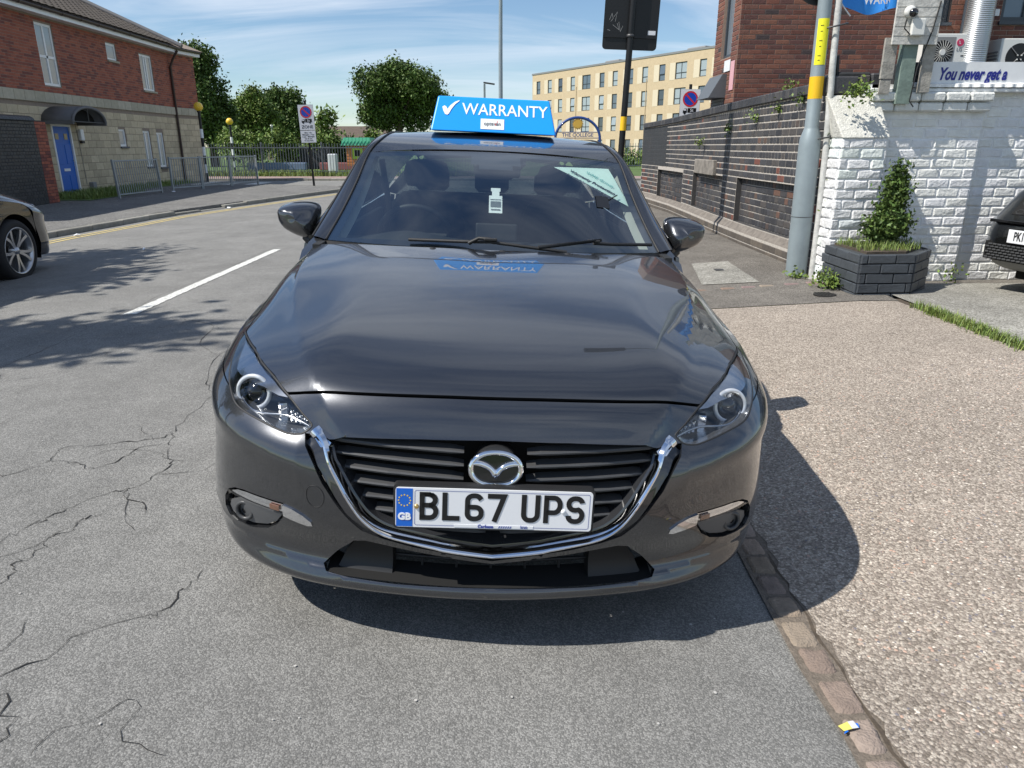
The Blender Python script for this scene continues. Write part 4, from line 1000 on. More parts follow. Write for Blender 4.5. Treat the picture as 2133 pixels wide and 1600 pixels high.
    for s in(-1,1):
        for nm,pp in sidep.items(): panel(nm,sside(s),pp,PAINT,C,.04,hem=.015,flip=(s<0))
        # door handles
        for y in(2.42,3.42): MB().tube([(s*(xs(y-.09,.84)+.004),y-.09,.84),(s*(xs(y,.84)+.028),y-.05,.845),(s*(xs(y,.84)+.028),y+.05,.847),(s*(xs(y,.84)+.004),y+.09,.845)],.011,8).build('door_handle',PAINT,C)
    # ---- greenhouse
    RC=smoothpoly([(.805,1.55,.985),(.765,1.75,1.095),(.717,1.9,1.21),(.667,2.03,1.32),(.625,2.18,1.395),(.60,2.4,1.425),(.592,2.8,1.43),(.585,3.2,1.41),(.57,3.6,1.36),(.545,3.92,1.295)],6)
    WC=smoothpoly([(.745,1.53,.975),(.702,1.7,1.085),(.664,1.87,1.205),(.628,2.065,1.345),(.582,2.2,1.412),(.558,2.4,1.443),(.552,2.8,1.452),(.545,3.2,1.435),(.53,3.6,1.385),(.5,3.95,1.312)],6)
    nW=18                                            # first nW+1 points run up the screen
    yc=lambda t:1.315+(2.03-1.315)*t; zc=lambda t:.985+(1.372-.985)*t+.055*t*(1-t)
    rows=[]
    for k in range(nW+1):
        e=WC[k];t=k/nW;r=[]
        for j in range(33):
            w=-1+2*j/32;r.append((e[0]*w,yc(t)+(e[1]-yc(t))*w*w,zc(t)+(e[2]-zc(t))*w*w))
        rows.append(r)
    ws=grid('windscreen',rows,GLASS,C)
    # black ceramic border printed on the inside of the screen
    fv=[(p[0],p[1]+.004,p[2]-.003) for r in rows for p in r];ff=[]
    for k in range(nW):
        for j in range(32):
            w=abs(-1+2*(j+.5)/32)
            if k<1 or k>=nW-1 or j<1 or j>30 or (k>=nW-3 and w<.17) or (k>=nW-4 and w<.10): ff.append((k*33+j,k*33+j+1,(k+1)*33+j+1,(k+1)*33+j))
    obj('black_border',mesh('black_border',fv,ff,GLB,True),ws)
    zr=lambda y:float(np.interp(y,[2.03,2.1,2.2,2.35,2.5,2.8,3.2,3.6,3.95],[1.376,1.402,1.428,1.452,1.465,1.472,1.457,1.415,1.345]))
    rr=[]
    for k in range(nW,len(WC)):
        e=WC[k];t=(k-nW);r=[]
        yc0=e[1]-.035 if k<nW+7 else e[1]
        for j in range(33):
            w=-1+2*j/32;y=yc0+(e[1]-yc0)*w*w;zz=zr(yc0+.004 if k>nW else 2.034)
            r.append((e[0]*w,y+.002,zz+(e[2]-zz)*(abs(w)**2.4)))
        rr.append(r)
    roof=grid('roof',rr,PAINT,C)
    # A-pillars running on as roof rails, with a black drip line
    for s in(-1,1):
        rws=[]
        for w,o in((0,0),(.25,.006),(.55,.009),(.85,.006),(1,0)):
            rws.append([(s*(a[0]*(1-w)+b[0]*w+o*.6),a[1]*(1-w)+b[1]*w-o*.5,a[2]*(1-w)+b[2]*w+o*.6) for a,b in zip(WC,RC)])
        grid('pillar',rws,PAINT,C,flip=(s<0))
        MB().tube([(s*p[0],p[1]-.001,p[2]+.002) for p in WC],.0045,6).build('roof_seal',BLKP,C)
        MB().tube([(s*(p[0]+.002),p[1],p[2]) for p in RC],.006,6).build('door_seal',BLKP,C)
        BC=smoothpoly([(.826,1.60,.975),(.833,1.85,.975),(.834,2.2,.985),(.83,2.6,.998),(.822,3.0,1.008),(.81,3.4,1.02),(.77,3.85,1.06)],9)
        top=[RC[min(len(RC)-1,int(round(4+ (len(RC)-8)*i/(len(BC)-1))))] for i in range(len(BC))]
        g2=[]
        for w in np.linspace(0,1,7): g2.append([(s*(b[0]*(1-w)+t_[0]*w+.018*math.sin(math.pi*w)),b[1]*(1-w)+t_[1]*w,b[2]*(1-w)+t_[2]*w) for b,t_ in zip(BC,top)])
        grid('side_window',g2,SGLASS,C,flip=(s>0))
        MB().tube([(s*(p[0]+.004),p[1],p[2]) for p in BC],.009,6).build('belt_moulding',GLB,C)
        # B pillar cover
        MB().box((s*.745,2.62,1.19),(.012,.07,.42),Matrix.Rotation(s*R_(-27),3,'Y')).build('door_pillar',GLB,C)
        # quarter closing the C pillar
        cq=[[(s*.77,3.83,1.055),(s*.80,4.05,1.03),(s*.76,4.30,1.0)],[(s*.66,3.86,1.19),(s*.66,4.06,1.16),(s*.66,4.28,1.08)],[(s*.545,3.92,1.295),(s*.53,4.05,1.27),(s*.52,4.15,1.24)]]
        grid('rear_pillar',cq,PAINT,C,flip=(s>0))
        # cowl wedge between wing, pillar and bonnet
        cw=[[at(s*7.45,12,-.002),Vector((s*.745,1.515,.968)),Vector((s*.80,1.56,.985))],[at(s*8,12,0),Vector((s*.85,1.52,.925)),Vector((s*.838,1.58,.95))]]
        grid('pillar_foot',cw,PAINT,C,flip=(s<0))
    # scuttle panel under the wipers
    sc=[[tuple(at(u,12,-.028)+Vector((0,-.03,0))) for u in np.linspace(-7.2,7.2,30)],[tuple(at(u,12,-.018)+Vector((0,.03,.0))) for u in np.linspace(-7.2,7.2,30)],[(x,1.322+.215*(x/.745)**2,.974) for x in np.linspace(-.745,.745,30)]]
    grid('scuttle',sc,BLKP,C)
    # ---- tail
    tg=[[(-.80,4.36,.30),(-.4,4.43,.30),(0,4.45,.30),(.4,4.43,.30),(.80,4.36,.30)],[(-.81,4.36,.6),(-.4,4.45,.6),(0,4.47,.6),(.4,4.45,.6),(.81,4.36,.6)],[(-.80,4.33,.8),(-.4,4.41,.8),(0,4.43,.8),(.4,4.41,.8),(.80,4.33,.8)],[(-.76,4.30,1.0),(-.4,4.37,1.0),(0,4.39,1.0),(.4,4.37,1.0),(.76,4.30,1.0)]]
    grid('tailgate',tg,PAINT,C,flip=True)
    rg=[[(-.76,4.30,1.0),(-.4,4.37,1.0),(0,4.39,1.0),(.4,4.37,1.0),(.76,4.30,1.0)],[(-.62,4.13,1.18),(-.3,4.19,1.19),(0,4.20,1.195),(.3,4.19,1.19),(.62,4.13,1.18)],[(-.5,3.95,1.312),(-.25,3.96,1.335),(0,3.96,1.342),(.25,3.96,1.335),(.5,3.95,1.312)]]
    grid('rear_window',rg,SGLASS,C,flip=True)
    # ---- floor and wheel wells: closed dark underside
    mb=MB();mb.b2((-.74,1.35,.20),(.74,3.2,.25));mb.b2((-.62,.35,.19),(.62,1.35,.24));mb.b2((-.62,3.2,.2),(.62,4.3,.26));mb.b2((-.8,1.30,.24),(.8,1.36,.80));mb.b2((-.56,.95,.24),(.56,1.3,.84))
    mb.build('underbody',VOID,C)
    for y in(.935,3.635):
        for s in(-1,1):
            mb=MB();vs=[]
            for i in range(19):
                t=R_(-20+220*i/18)
                for x in(.60,.875): vs.append((s*x,y+.40*math.cos(t),.322+.385*math.sin(t)))
            mb.add(vs,[(2*i,2*i+1,2*i+3,2*i+2) for i in range(18)]);mb.b2((s*.598,y-.4,.2),(s*.602,y+.4,.74));mb.build('wheel_liner',VOID,C)
    # ---- wheels
    for y in(.935,3.635):
        for s in(-1,1):
            w=empty('wheel');w.parent=C;w.location=(s*.79,y,.318);w.rotation_euler=(random.random()*2,0,0)
            tw=.105
            MB().lathe([(.232,-tw+.01),(.262,-tw-.004),(.298,-tw+.006),(.315,-tw+.03),(.318,-.04),(.318,.04),(.315,tw-.03),(.298,tw-.006),(.262,tw+.004),(.232,tw-.01)],axis='X',n=48).build('tyre',RUB,w)
            f=s
            MB().lathe([(.234,f*(tw-.012)),(.240,f*(tw-.002)),(.234,f*(tw+.001)),(.222,f*(tw-.010)),(.212,f*.03),(.205,-f*.07)],axis='X',n=48).build('rim',ALLOY,w)
            mb=MB();mb.cyl((f*-.02,0,0),(f*-.012,0,0),.205,n=32);mb.build('brake_disc',GREYP,w)
            mb=MB();mb.lathe([(.0001,f*(tw-.012)),(.026,f*(tw-.016)),(.036,f*(tw-.03)),(.05,f*.05),(.06,f*.02)],axis='X',n=24);mb.build('hub',ALLOY,w)
            for k in range(5):
                for q in(-1,1):
                    a0=2*math.pi*k/5
                    P0=[(.03,a0+q*.22),(.09,a0+q*.14),(.15,a0+q*.17),(.225,a0+q*.25)];mb=MB()
                    pts=smoothpoly([(f*(tw-.035+.008*i),r*math.cos(a),r*math.sin(a)) for i,(r,a) in enumerate(P0)],4)
                    wd_=[.026,.024,.024,.026,.026,.026,.026,.026,.028,.028,.03,.03,.034][:len(pts)]
                    mb.ribbon(pts,wd_,(f,0,0),.03);mb.build('spoke',ALLOY,w)
    # ---- door mirrors
    OUT=[(.836,1.03),(.832,1.075),(.842,1.098),(.87,1.107),(.915,1.108),(.965,1.102),(1.005,1.090),(1.025,1.072),(1.029,1.050),(1.022,1.016),(.998,.984),(.950,.958),(.900,.942),(.868,.938),(.850,.952)]
    OUT=smoothpoly(OUT,3,True)
    for s in(-1,1):
        m_=empty('door_mirror');m_.parent=C
        cx=sum(p[0] for p in OUT)/len(OUT);cz=sum(p[1] for p in OUT)/len(OUT);rws=[]
        for sc_,y in((.90,1.895),(.985,1.875),(1.0,1.84),(.985,1.80),(.93,1.768),(.82,1.745),(.62,1.730),(.35,1.722),(.02,1.719)):
            rws.append([(s*(cx+(p[0]-cx)*sc_),y+.10*(p[0]-.83)+.85*max(0,cz+(p[1]-cz)*sc_-(1.03+.28*(p[0]-.86)))*(1 if sc_<.99 or y<1.83 else .0)*min(1,(1.86-y)/.05 if y<1.86 else 0),cz+(p[1]-cz)*sc_) for p in OUT])
        grid('mirror_shell',rws,PAINT,m_,closed=True,flip=(s>0))
        MB().add([(s*(cx+(p[0]-cx)*.90),1.893+.10*(p[0]-.83),cz+(p[1]-cz)*.90) for p in OUT],[tuple(range(len(OUT)))]).build('mirror_glass',MIRR,m_)
        lw=[(p[0],p[1]) for p in OUT]
        MB().tube([(s*.885,1.79,.955),(s*.862,1.77,.935),(s*.835,1.75,.915)],[.030,.028,.032],10).build('mirror_arm',BLKP,m_)
    # ---- wipers
    for (a,b,c_,d) in(((-.365,1.385,1.000),(-.14,1.345,1.003),(-.02,1.315,1.008),(.30,1.305,.986)),((.70,1.505,1.004),(.50,1.41,1.008),(.42,1.385,1.010),(.18,1.31,.99))):
        wv=empty('wiper');wv.parent=C
        up_=Vector((0,-.012,.014))
        mb=MB();mb.tube([Vector(a)+up_*.6,Vector(b)+up_*.8,Vector(c_)+up_*.9,Vector(d)+up_*.4] if a[0]<0 else [Vector(a)+up_*.6,Vector(b)+up_*.8,Vector(c_)+up_],.0075,6);mb.build('blade',BLKP,wv)
        mb=MB();mb.tube([Vector(c_)+up_*1.8,Vector(b)*.4+Vector(c_)*.6+up_*2.1,(Vector(a)*.3+Vector((.0,1.30,.992))*.7+up_*1.2) if a[0]<0 else Vector(d)+up_*1.2],[.008,.007,.009],6);mb.build('arm',BLKP,wv)
        mb=MB();mb.box(Vector(c_)+up_*1.7,(.055,.018,.012),ch=.003);mb.build('clip',BLKP,wv)
    for x in(-.255,.03,.30):
        mb=MB();mb.lathe([(.0001,.010),(.012,.008),(.02,0)],n=12);o=mb.build('washer_jet',BLKP,C);o.location=(x,1.262,.985)
    # ---- cabin
    cb_=empty('cabin_interior');cb_.parent=C
    d=[[(x,1.35+.2*(x/.74)**2,.962) for x in np.linspace(-.72,.72,25)],[(x,1.62+.06*(x/.74)**2,.975+.012*math.exp(-((x+.4)/.18)**2)) for x in np.linspace(-.72,.72,25)],[(x,1.78,.965+.035*math.exp(-((x+.4)/.17)**2)) for x in np.linspace(-.72,.72,25)],[(x,1.84,.90) for x in np.linspace(-.72,.72,25)],[(x,1.84,.45) for x in np.linspace(-.72,.72,25)]]
    grid('dashboard',d,DASH,cb_)
    bevel(MB().box((.012,1.80,1.005),(.20,.03,.085),Matrix.Rotation(R_(-8),3,'X')).build('screen',BLKP,cb_),.008)
    sc_c=Vector((-.40,2.06,.93));ax=Vector((0,.92,.38)).normalized();u1=Vector((1,0,0));u2=ax.cross(u1)
    mb=MB();mb.tube([sc_c+u1*math.cos(t)*.185+u2*math.sin(t)*.18 for t in [2*math.pi*i/40 for i in range(40)]],.014,8,closed=True);mb.build('steering_wheel',BLKP,cb_)
    mb=MB();mb.box(sc_c,(.34,.03,.06),ch=.01);mb.cyl(sc_c,sc_c-ax*.25,.03,n=10);mb.build('steering_column',BLKP,cb_)
    for x in(-.40,.40):
        se=[]
        for z,w,y0 in((.55,.24,2.62),(.75,.25,2.66),(.95,.235,2.71),(1.06,.20,2.735),(1.12,.14,2.75)): se.append([(x+w*math.cos(t),y0+.065*math.sin(t),z) for t in [2*math.pi*i/20 for i in range(20)]])
        se.append([(x,2.75,1.135)]*20);grid('seat_back',se,SEAT,cb_,closed=True)
        MB().box((x,2.40,.52),(.5,.55,.16),ch=.04).build('seat_cushion',SEAT,cb_)
        he=[]
        for z,w in((1.15,.02),(1.152,.11),(1.18,.132),(1.24,.135),(1.29,.12),(1.305,.08),(1.308,.01)): he.append([(x+w*math.cos(t),2.79+.05*math.sin(t),z) for t in [2*math.pi*i/20 for i in range(20)]])
        grid('headrest',he,SEAT,cb_,closed=True)
    MB().box((0,3.45,.78),(1.25,.14,.62),Matrix.Rotation(R_(-16),3,'X'),.05).build('rear_seat',SEAT,cb_)
    for x in(-.42,0,.42): MB().box((x,3.56,1.16),(.24,.09,.15),ch=.03).build('rear_headrest',SEAT,cb_)
    hl_=[]
    for k in range(nW+3,len(WC),3):
        e=WC[k];hl_.append([(e[0]*.97*w,e[1],zr(e[1])-.035+(e[2]-zr(e[1]))*abs(w)**2.4) for w in np.linspace(-1,1,17)])
    grid('headliner',hl_,HEADL,cb_,flip=True)
    for s in(-1,1):
        pr=[[(s*(a[0]*(1-w)+b[0]*w-.012),a[1]*(1-w)+b[1]*w+.02+max(0,-w)*.06,a[2]*(1-w)+b[2]*w-.012-max(0,-w)*.02) for a,b in zip(WC[:nW+2],RC[:nW+2])] for w in(-.75,-.2,.3)]
        grid('pillar_trim',pr,HEADL,cb_,flip=(s>0))
        MB().box((s*.76,2.4,.72),(.03,2.0,.5)).build('door_card',DASH,cb_)
        MB().tube([(s*.64,2.60,1.30),(s*.60,2.64,1.0),(s*.56,2.68,.75)],.018,6).build('seat_belt',BLKP,cb_)
    # rear-view mirror and camera pod behind the glass
    mb=MB();mb.prism([(-.135,0),(.135,0),(.12,-.02),(.065,-.095),(-.065,-.095),(-.12,-.02)],-.02,.05,((.015,2.00,1.330),(1,0,0),(0,-.55,.835),(0,.835,.55)));mb.build('camera_pod',BLKP,cb_)
    bevel(MB().box((.01,1.99,1.285),(.23,.03,.062)).build('rear_view_mirror',BLKP,cb_),.012)
    return dict(rows=rows,zr=zr)
CI=build_car(CAR)
# ================================================================== right-hand side
MORT=pmat('mortar_pale',(.43,.395,.35),.95,noise=.3,nscale=18,bump=.4,bscale=120)
MORTR=pmat('mortar_brown',(.30,.22,.175),.95,noise=.2,nscale=18)
BLUEB=tintmat('blue_brick',(1,1,1),.6,noise=.3,nscale=20,bump=.4,bscale=70,stain=.35,staincol=(.12,.105,.09))
REDB=tintmat('red_brick',(1,1,1),.85,noise=.22,nscale=16,bump=.4,bscale=70)
WBR=tintmat('painted_brick',(1,1,1),.62,noise=.10,nscale=12,bump=.9,bscale=34,stain=.22,staincol=(.42,.38,.33))
WPAINT=pmat('white_paint_joint',(.74,.745,.735),.75,noise=.15,nscale=9,bump=.5,bscale=60)
GREYBR=tintmat('grey_painted_brick',(1,1,1),.45,noise=.2,nscale=14,bump=.35,bscale=60)
RENDER=pmat('rough_render',(.56,.55,.50),.95,noise=.28,nscale=26,bump=1.0,bscale=70)
GREYMETAL=pmat('galvanised_post',(.26,.31,.33),.5,.25,noise=.12,nscale=5)
PIPEW=pmat('flaking_white_pipe',(.50,.50,.48),.7,noise=.35,nscale=14,bump=.2)
YBAND=pmat('yellow_band',(.80,.48,.01),.5)
YSTICK=pmat('yellow_sticker',(.85,.80,.02),.5)
BLKMET=pmat('black_metal',(.010,.010,.011),.4,.2)
GREENW=pmat('green_painted_wood',(.17,.225,.195),.8,noise=.3,nscale=9,bump=.4,bscale=30)
OLDW=pmat('weathered_white_wood',(.50,.49,.46),.9,noise=.35,nscale=16,bump=.5,bscale=40)
GREYW=pmat('bare_grey_wood',(.30,.285,.255),.95,noise=.4,nscale=18,bump=.5,bscale=60)
FELT=pmat('black_felt',(.022,.023,.025),.8,noise=.4,nscale=12,bump=.3)
SIGNW=pmat('sign_white',(.72,.73,.74),.4,noise=.08,nscale=6)
SIGNB=pmat('sign_blue',(.015,.02,.22),.4)
ACW=pmat('aircon_white',(.66,.66,.63),.45)
ACG=pmat('aircon_grey',(.22,.22,.22),.6)
DUCT=pmat('spiral_duct',(.60,.62,.63),.35,.85,noise=.08,nscale=3)
FRAMEG=pmat('window_frame_grey',(.045,.055,.068),.4)
PANE=pmat('window_pane',(.16,.19,.22),.06,0,spec=.9)
# ---- blue-brick boundary wall
bw=empty('blue_brick_wall',(0,0,0),0,'long dark blue-brick boundary wall with pale joints and recessed panels','wall')
WP=[(3.46,7.75),(3.46,10.2),(3.50,12.0),(3.58,14),(3.62,15.5),(3.56,17.4),(3.48,18.35)]
acc=[0]
for a,b in zip(WP[:-1],WP[1:]): acc.append(acc[-1]+math.dist(a,b))
SW=acc[-1]
wtop=lambda s:2.05-.012*s-.004*max(0,s-6)
def wall_slab(name,path,th,z0,ztop,m,owner,side,holes=()):
    V=[];F=[]
    pts=dens(path,.5,False);n=len(pts);s=0
    for i,p in enumerate(pts):
        a=np.array(pts[max(i-1,0)]);b=np.array(pts[min(i+1,n-1)]);t=(b-a)/np.linalg.norm(b-a);nn=np.array([-t[1],t[0]])*side
        if i: s+=math.dist(pts[i-1],p)
        zt=ztop(s) if callable(ztop) else ztop
        q=np.array(p);r=q-nn*th
        V+=[(q[0],q[1],z0),(q[0],q[1],zt),(r[0],r[1],zt),(r[0],r[1],z0)]
    for i in range(n-1):
        for k in range(3):
            f=(4*i+k,4*i+4+k,4*i+5+k,4*i+1+k);F.append(f if side==-1 else f[::-1])
    F+=[(0,1,2,3) ,(4*n-1,4*n-2,4*n-3,4*n-4)]
    return obj(name,mesh(name,V,F,m),owner)
# three recessed panels: (s0,s1,z0,z1)
PANELS=[(.95,3.15,.34,.96),(3.92,6.02,.34,.95),(6.9,9.15,.30,.90)]
PLIN=.34
back=[(p[0]+.085,p[1]) for p in WP]
wall_slab('wall_core',back,.25,-.15,lambda s:wtop(s)-.02,MORT,bw,1)
# front skin of mortar with openings for the panels
def skin(path,ztop,z0,holes,m,owner,side,th=.10,name='mortar',rev=None):
    """a wall face with rectangular holes, plus the reveals"""
    pts=[Vector((*p,0)) for p in path];cum=[0]
    for a,b in zip(pts[:-1],pts[1:]): cum.append(cum[-1]+(b-a).length)
    def P(s):
        for k in range(len(pts)-1):
            if s<=cum[k+1]+1e-6:
                a,b=pts[k],pts[k+1];t=(b-a).normalized();return a+t*(s-cum[k]),Vector((-t.y,t.x,0))*side
        t=(pts[-1]-pts[-2]).normalized();return pts[-1],Vector((-t.y,t.x,0))*side
    ss_=sorted(set([0,cum[-1]]+cum+[h for q in holes for h in q[:2]]+list(np.arange(0,cum[-1],.6))))
    V=[];F=[]
    def quad(a,b,z0,z1,za=None,zb=None):
        k=len(V);pa,_=P(a);pb,_=P(b);V.extend([(pa.x,pa.y,z0),(pb.x,pb.y,z0),(pb.x,pb.y,zb or z1),(pa.x,pa.y,za or z1)]);F.append((k,k+1,k+2,k+3) if side==-1 else (k+3,k+2,k+1,k))
    zt=ztop if callable(ztop) else (lambda s:ztop)
    for a,b in zip(ss_[:-1],ss_[1:]):
        mid=(a+b)/2;hs=sorted([(q[2],q[3]) for q in holes if q[0]<mid<q[1]]);z=z0
        for g0,g1 in hs:
            if g0>z: quad(a,b,z,g0)
            z=g1
        quad(a,b,z,0,zt(a),zt(b))
    main=obj(name,mesh(name,V,F,m),owner);V=[];F=[]
    for (a,b,g0,g1) in holes:
        pa,na=P(a);pb,nb=P(b);i=[pa-na*th,pb-nb*th]
        for (p,q,za,zb) in((pa,i[0],0,0),(i[1],pb,0,0)):
            k=len(V);V.extend([(p.x,p.y,g0),(q.x,q.y,g0),(q.x,q.y,g1),(p.x,p.y,g1)]);F.append((k,k+1,k+2,k+3))
        for z in(g0,g1):
            k=len(V);V.extend([(pa.x,pa.y,z),(pb.x,pb.y,z),(i[1].x,i[1].y,z),(i[0].x,i[0].y,z)]);F.append((k,k+1,k+2,k+3))
    if V: obj('reveal',mesh('reveal',V,F,rev or m),owner)
    return main
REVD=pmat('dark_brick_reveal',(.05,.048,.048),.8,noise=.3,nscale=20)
skin(WP,wtop,-.15,PANELS,MORT,bw,1,rev=REVD)
DKB=[(.040,.040,.045),(.050,.050,.056),(.032,.032,.037),(.060,.057,.058),(.045,.043,.046),(.07,.062,.058)]
BRN=[(.10,.065,.05),(.075,.055,.048),(.13,.07,.05),(.16,.055,.038)]
def wallpal(s,z,k):
    if s>8.3 and z>.9: return (.030,.031,.034)
    pb=.06+.35*max(0,1-z/1.0)
    return random.choice(BRN) if random.random()<pb else random.choice(DKB)
masonry(bw,WP,courses(PLIN,1.93,.090,.225,'english'),BLUEB,.007,.005,.017,PANELS,nparts=300,palfn=wallpal,side=1,clip=lambda s:wtop(s)-.115)
PB=[(p[0]+.078,p[1]) for p in WP]
for (a,b,g0,g1) in PANELS:
    def PS(s):
        for k in range(len(WP)-1):
            if s<=acc[k+1]: t=(s-acc[k])/(acc[k+1]-acc[k]);return (WP[k][0]+(WP[k+1][0]-WP[k][0])*t+.078,WP[k][1]+(WP[k+1][1]-WP[k][1])*t)
    masonry(bw,[PS(a),PS((a+b)/2),PS(b)],courses(g0,g1,.089,.225,'english'),BLUEB,.006,.006,.013,pal=DKB*4+BRN[:3],nparts=90,side=1)
# plinth, sill slope and coping
PP=[(p[0]-.075,p[1]) for p in WP]
wall_slab('plinth',PP,.12,-.15,.245,MORT,bw,1)
masonry(bw,PP,courses(-.06,.245,.092,.225),BLUEB,.007,.006,.012,pal=[(.10,.085,.07),(.085,.072,.06),(.12,.10,.08)],nparts=120,side=1)
V=[];F=[]
for i,p in enumerate(WP): V+=[(p[0]-.075,p[1],.247),(p[0]-.004,p[1],.33)]
F=[(2*i,2*i+1,2*i+3,2*i+2)[::-1] for i in range(len(WP)-1)]
obj('plinth_slope',mesh('plinth_slope',V,F,pmat('plinth_mortar',(.17,.15,.13),.95,noise=.4,nscale=12,bump=.5)),bw)
# coping bricks on edge
s=0.0;CPM=[]
for k in range(6):
    mb=MB();mb.box((0,0,0),(.105,.36,.112),ch=.012);me=mb.me('coping_brick',BLUEB);set_tint(me,[random.choice(DKB[:5])]*len(me.vertices));CPM.append(me)
while s<SW-.1:
    for k in range(len(WP)-1):
        if s<=acc[k+1]: t=(s-acc[k])/(acc[k+1]-acc[k]);x=WP[k][0]+(WP[k+1][0]-WP[k][0])*t;y=WP[k][1]+(WP[k+1][1]-WP[k][1])*t;d=(WP[k+1][0]-WP[k][0],WP[k+1][1]-WP[k][1]);break
    o=obj('coping_brick',random.choice(CPM),bw);o.location=(x+.135,y,wtop(s)-.052);o.rotation_euler=(0,0,math.atan2(d[1],d[0]));s+=.116
_pp=[]
for k_ in range(len(WP)-1):
    for q_ in np.linspace(0,1,6)[:-1]:
        if acc[k_]+(acc[k_+1]-acc[k_])*q_>8.25: _pp.append((WP[k_][0]+(WP[k_+1][0]-WP[k_][0])*q_-.0055,WP[k_][1]+(WP[k_+1][1]-WP[k_][1])*q_))
_pp.append((WP[-1][0]-.0055,WP[-1][1]))
wall_slab('dark_paint_patch',_pp,.004,.98,1.80,pmat('dark_wall_paint',(.034,.035,.038),.6),bw,1)
# old concrete patch over the middle panel
MB().box((3.52,12.75,1.06),(.11,1.35,.24),R_(-2),.01).build('stone_lintel',pmat('stained_stone',(.21,.19,.165),.9,noise=.5,nscale=7,bump=.4),bw)
# corner pier in dark and brown brick
pr=empty('corner_pier',(0,0,0),0,'narrow brown and black brick pier between lamp post and white buttress','pier')
MB().b2((3.275,7.44,-.1),(3.56,7.80,1.99)).build('mortar',MORT,pr)
pp=lambda s,z,k:random.choice(DKB) if (z>1.55 or random.random()<.35) else random.choice([(.13,.08,.06),(.11,.075,.06),(.085,.07,.062),(.20,.055,.035),(.10,.09,.075)])
masonry(pr,[(3.50,7.438),(3.273,7.438),(3.273,7.80)],courses(.0,1.98,.091,.225,'english'),BLUEB,.008,.006,.013,palfn=pp,nparts=140,side=1)
MB().box((3.40,7.62,2.02),(.32,.42,.10),ch=.015).build('cap_stone',FELT,pr)
# ---- white painted wall with buttress
ww=empty('white_brick_wall',(0,0,0),0,'white painted brick wall with peeling paint behind the planter','wall')
MB().b2((3.50,7.40,-.1),(4.72,7.70,1.96)).build('wall_core',WPAINT,ww);MB().b2((4.72,7.47,-.1),(11,7.70,1.96)).build('wall_core',WPAINT,ww)
def wp(s,z,k):
    c=random.uniform(.93,1.0)
    if random.random()<.012 and z>.2: return (.42,.30,.26)
    return (.80*c,.80*c,.785*c)
def wpb(s,z,k):
    c=random.uniform(.9,1.0);return (.74*c,.75*c,.745*c)
masonry(ww,[(4.722,7.397),(3.50,7.397)],courses(.06,1.70,.094,.226),WBR,.0045,.012,.009,palfn=wp,nparts=130,side=1,jit=.0035)
masonry(ww,[(4.722,7.47),(4.722,7.397)],courses(.06,1.70,.094,.226),WBR,.008,.006,.011,palfn=wp,nparts=20,side=1)
masonry(ww,[(11,7.467),(4.725,7.467)],courses(.06,1.93,.094,.226),WBR,.0045,.012,.009,palfn=wp,nparts=160,side=1,jit=.0035)
# corbel of two projecting courses, lead flashing and roof edge over it
for z,d_ in((1.71,.020),(1.80,.042)):
    for k in range(5):
        l=random.uniform(.22,.27);x=3.56+k*.236
        me=MB().box((0,0,0),(.226,.16,.082),ch=.014).me('corbel_brick',WBR);c=random.uniform(.8,.95);set_tint(me,[(.76*c,.77*c,.74*c)]*len(me.vertices));obj('corbel_brick',me,ww,(x+.113,7.42-d_,z+.045))
MB().b2((3.55,7.36,1.89),(11,7.7,1.925),ch=.006).build('mortar_fillet',WPAINT,ww)
V=[];n=420
for i in range(n+1):
    x=3.88+6.6*i/n;b=.011*math.sin(i*.95)+.003*math.sin(i*.37);V+=[(x,7.345+b,1.932),(x,7.35+b*.8,1.962),(x,7.43,1.99)]
obj('flashing',mesh('flashing',V,[(3*i+k,3*i+3+k,3*i+4+k,3*i+1+k) for i in range(n) for k in(0,1)],WPAINT),ww)
MB().b2((3.78,7.40,1.965),(11,7.95,2.03)).build('roof_edge',FELT,ww)
bevel(MB().b2((3.86,7.42,2.03),(4.16,7.9,2.16)).build('roof_kerb',FELT,ww),.02)
MB().b2((4.1,7.62,2.03),(11,7.95,2.12)).build('roof_upstand',FELT,ww)
MB().b2((4.0,7.385,.02),(11,7.50,.052)).build('damp_course',FELT,ww)
# dark moss clumps on the flashing, as one growth
bt=empty('white_buttress',(0,0,0),0,'white brick buttress with a sloping rough render top','buttress')
bx0,bx1=3.235,3.675
mb=MB();mb.b2((bx0+.01,7.13,-.1),(bx1-.01,7.44,1.47));mb.build('wall_core',WPAINT,bt)
masonry(bt,[(bx1,7.44),(bx1,7.125),(bx0,7.125),(bx0,7.44)],courses(.06,1.47,.094,.226),WBR,.007,.012,.009,palfn=wpb,nparts=150,side=-1 if 0 else 1,jit=.0045)
fr_=[(bx0-.005,7.105,1.47),(bx1+.01,7.105,1.475),(bx1-.02,7.40,1.87),(bx0-.08,7.40,1.86)]
bk_=[(bx0-.005,7.46,1.47),(bx1+.01,7.46,1.475),(bx1-.02,7.46,1.87),(bx0-.08,7.46,1.86)]
bevel(obj('render_cap',mesh('render_cap',fr_+bk_,[(0,1,2,3),(5,4,7,6),(1,5,6,2),(4,0,3,7),(3,2,6,7),(4,5,1,0)],RENDER),bt),.012)
for k,(x0,x1) in enumerate(((3.15,3.45),(3.455,3.56),(3.565,3.67))):
    me=MB().box((0,0,0),(x1-x0,.30,.165),ch=.016).me('coping_block',BLUEB);set_tint(me,[random.choice(DKB)]*len(me.vertices));obj('coping_block',me,bt,((x0+x1)/2,7.55,1.955+.012*k))
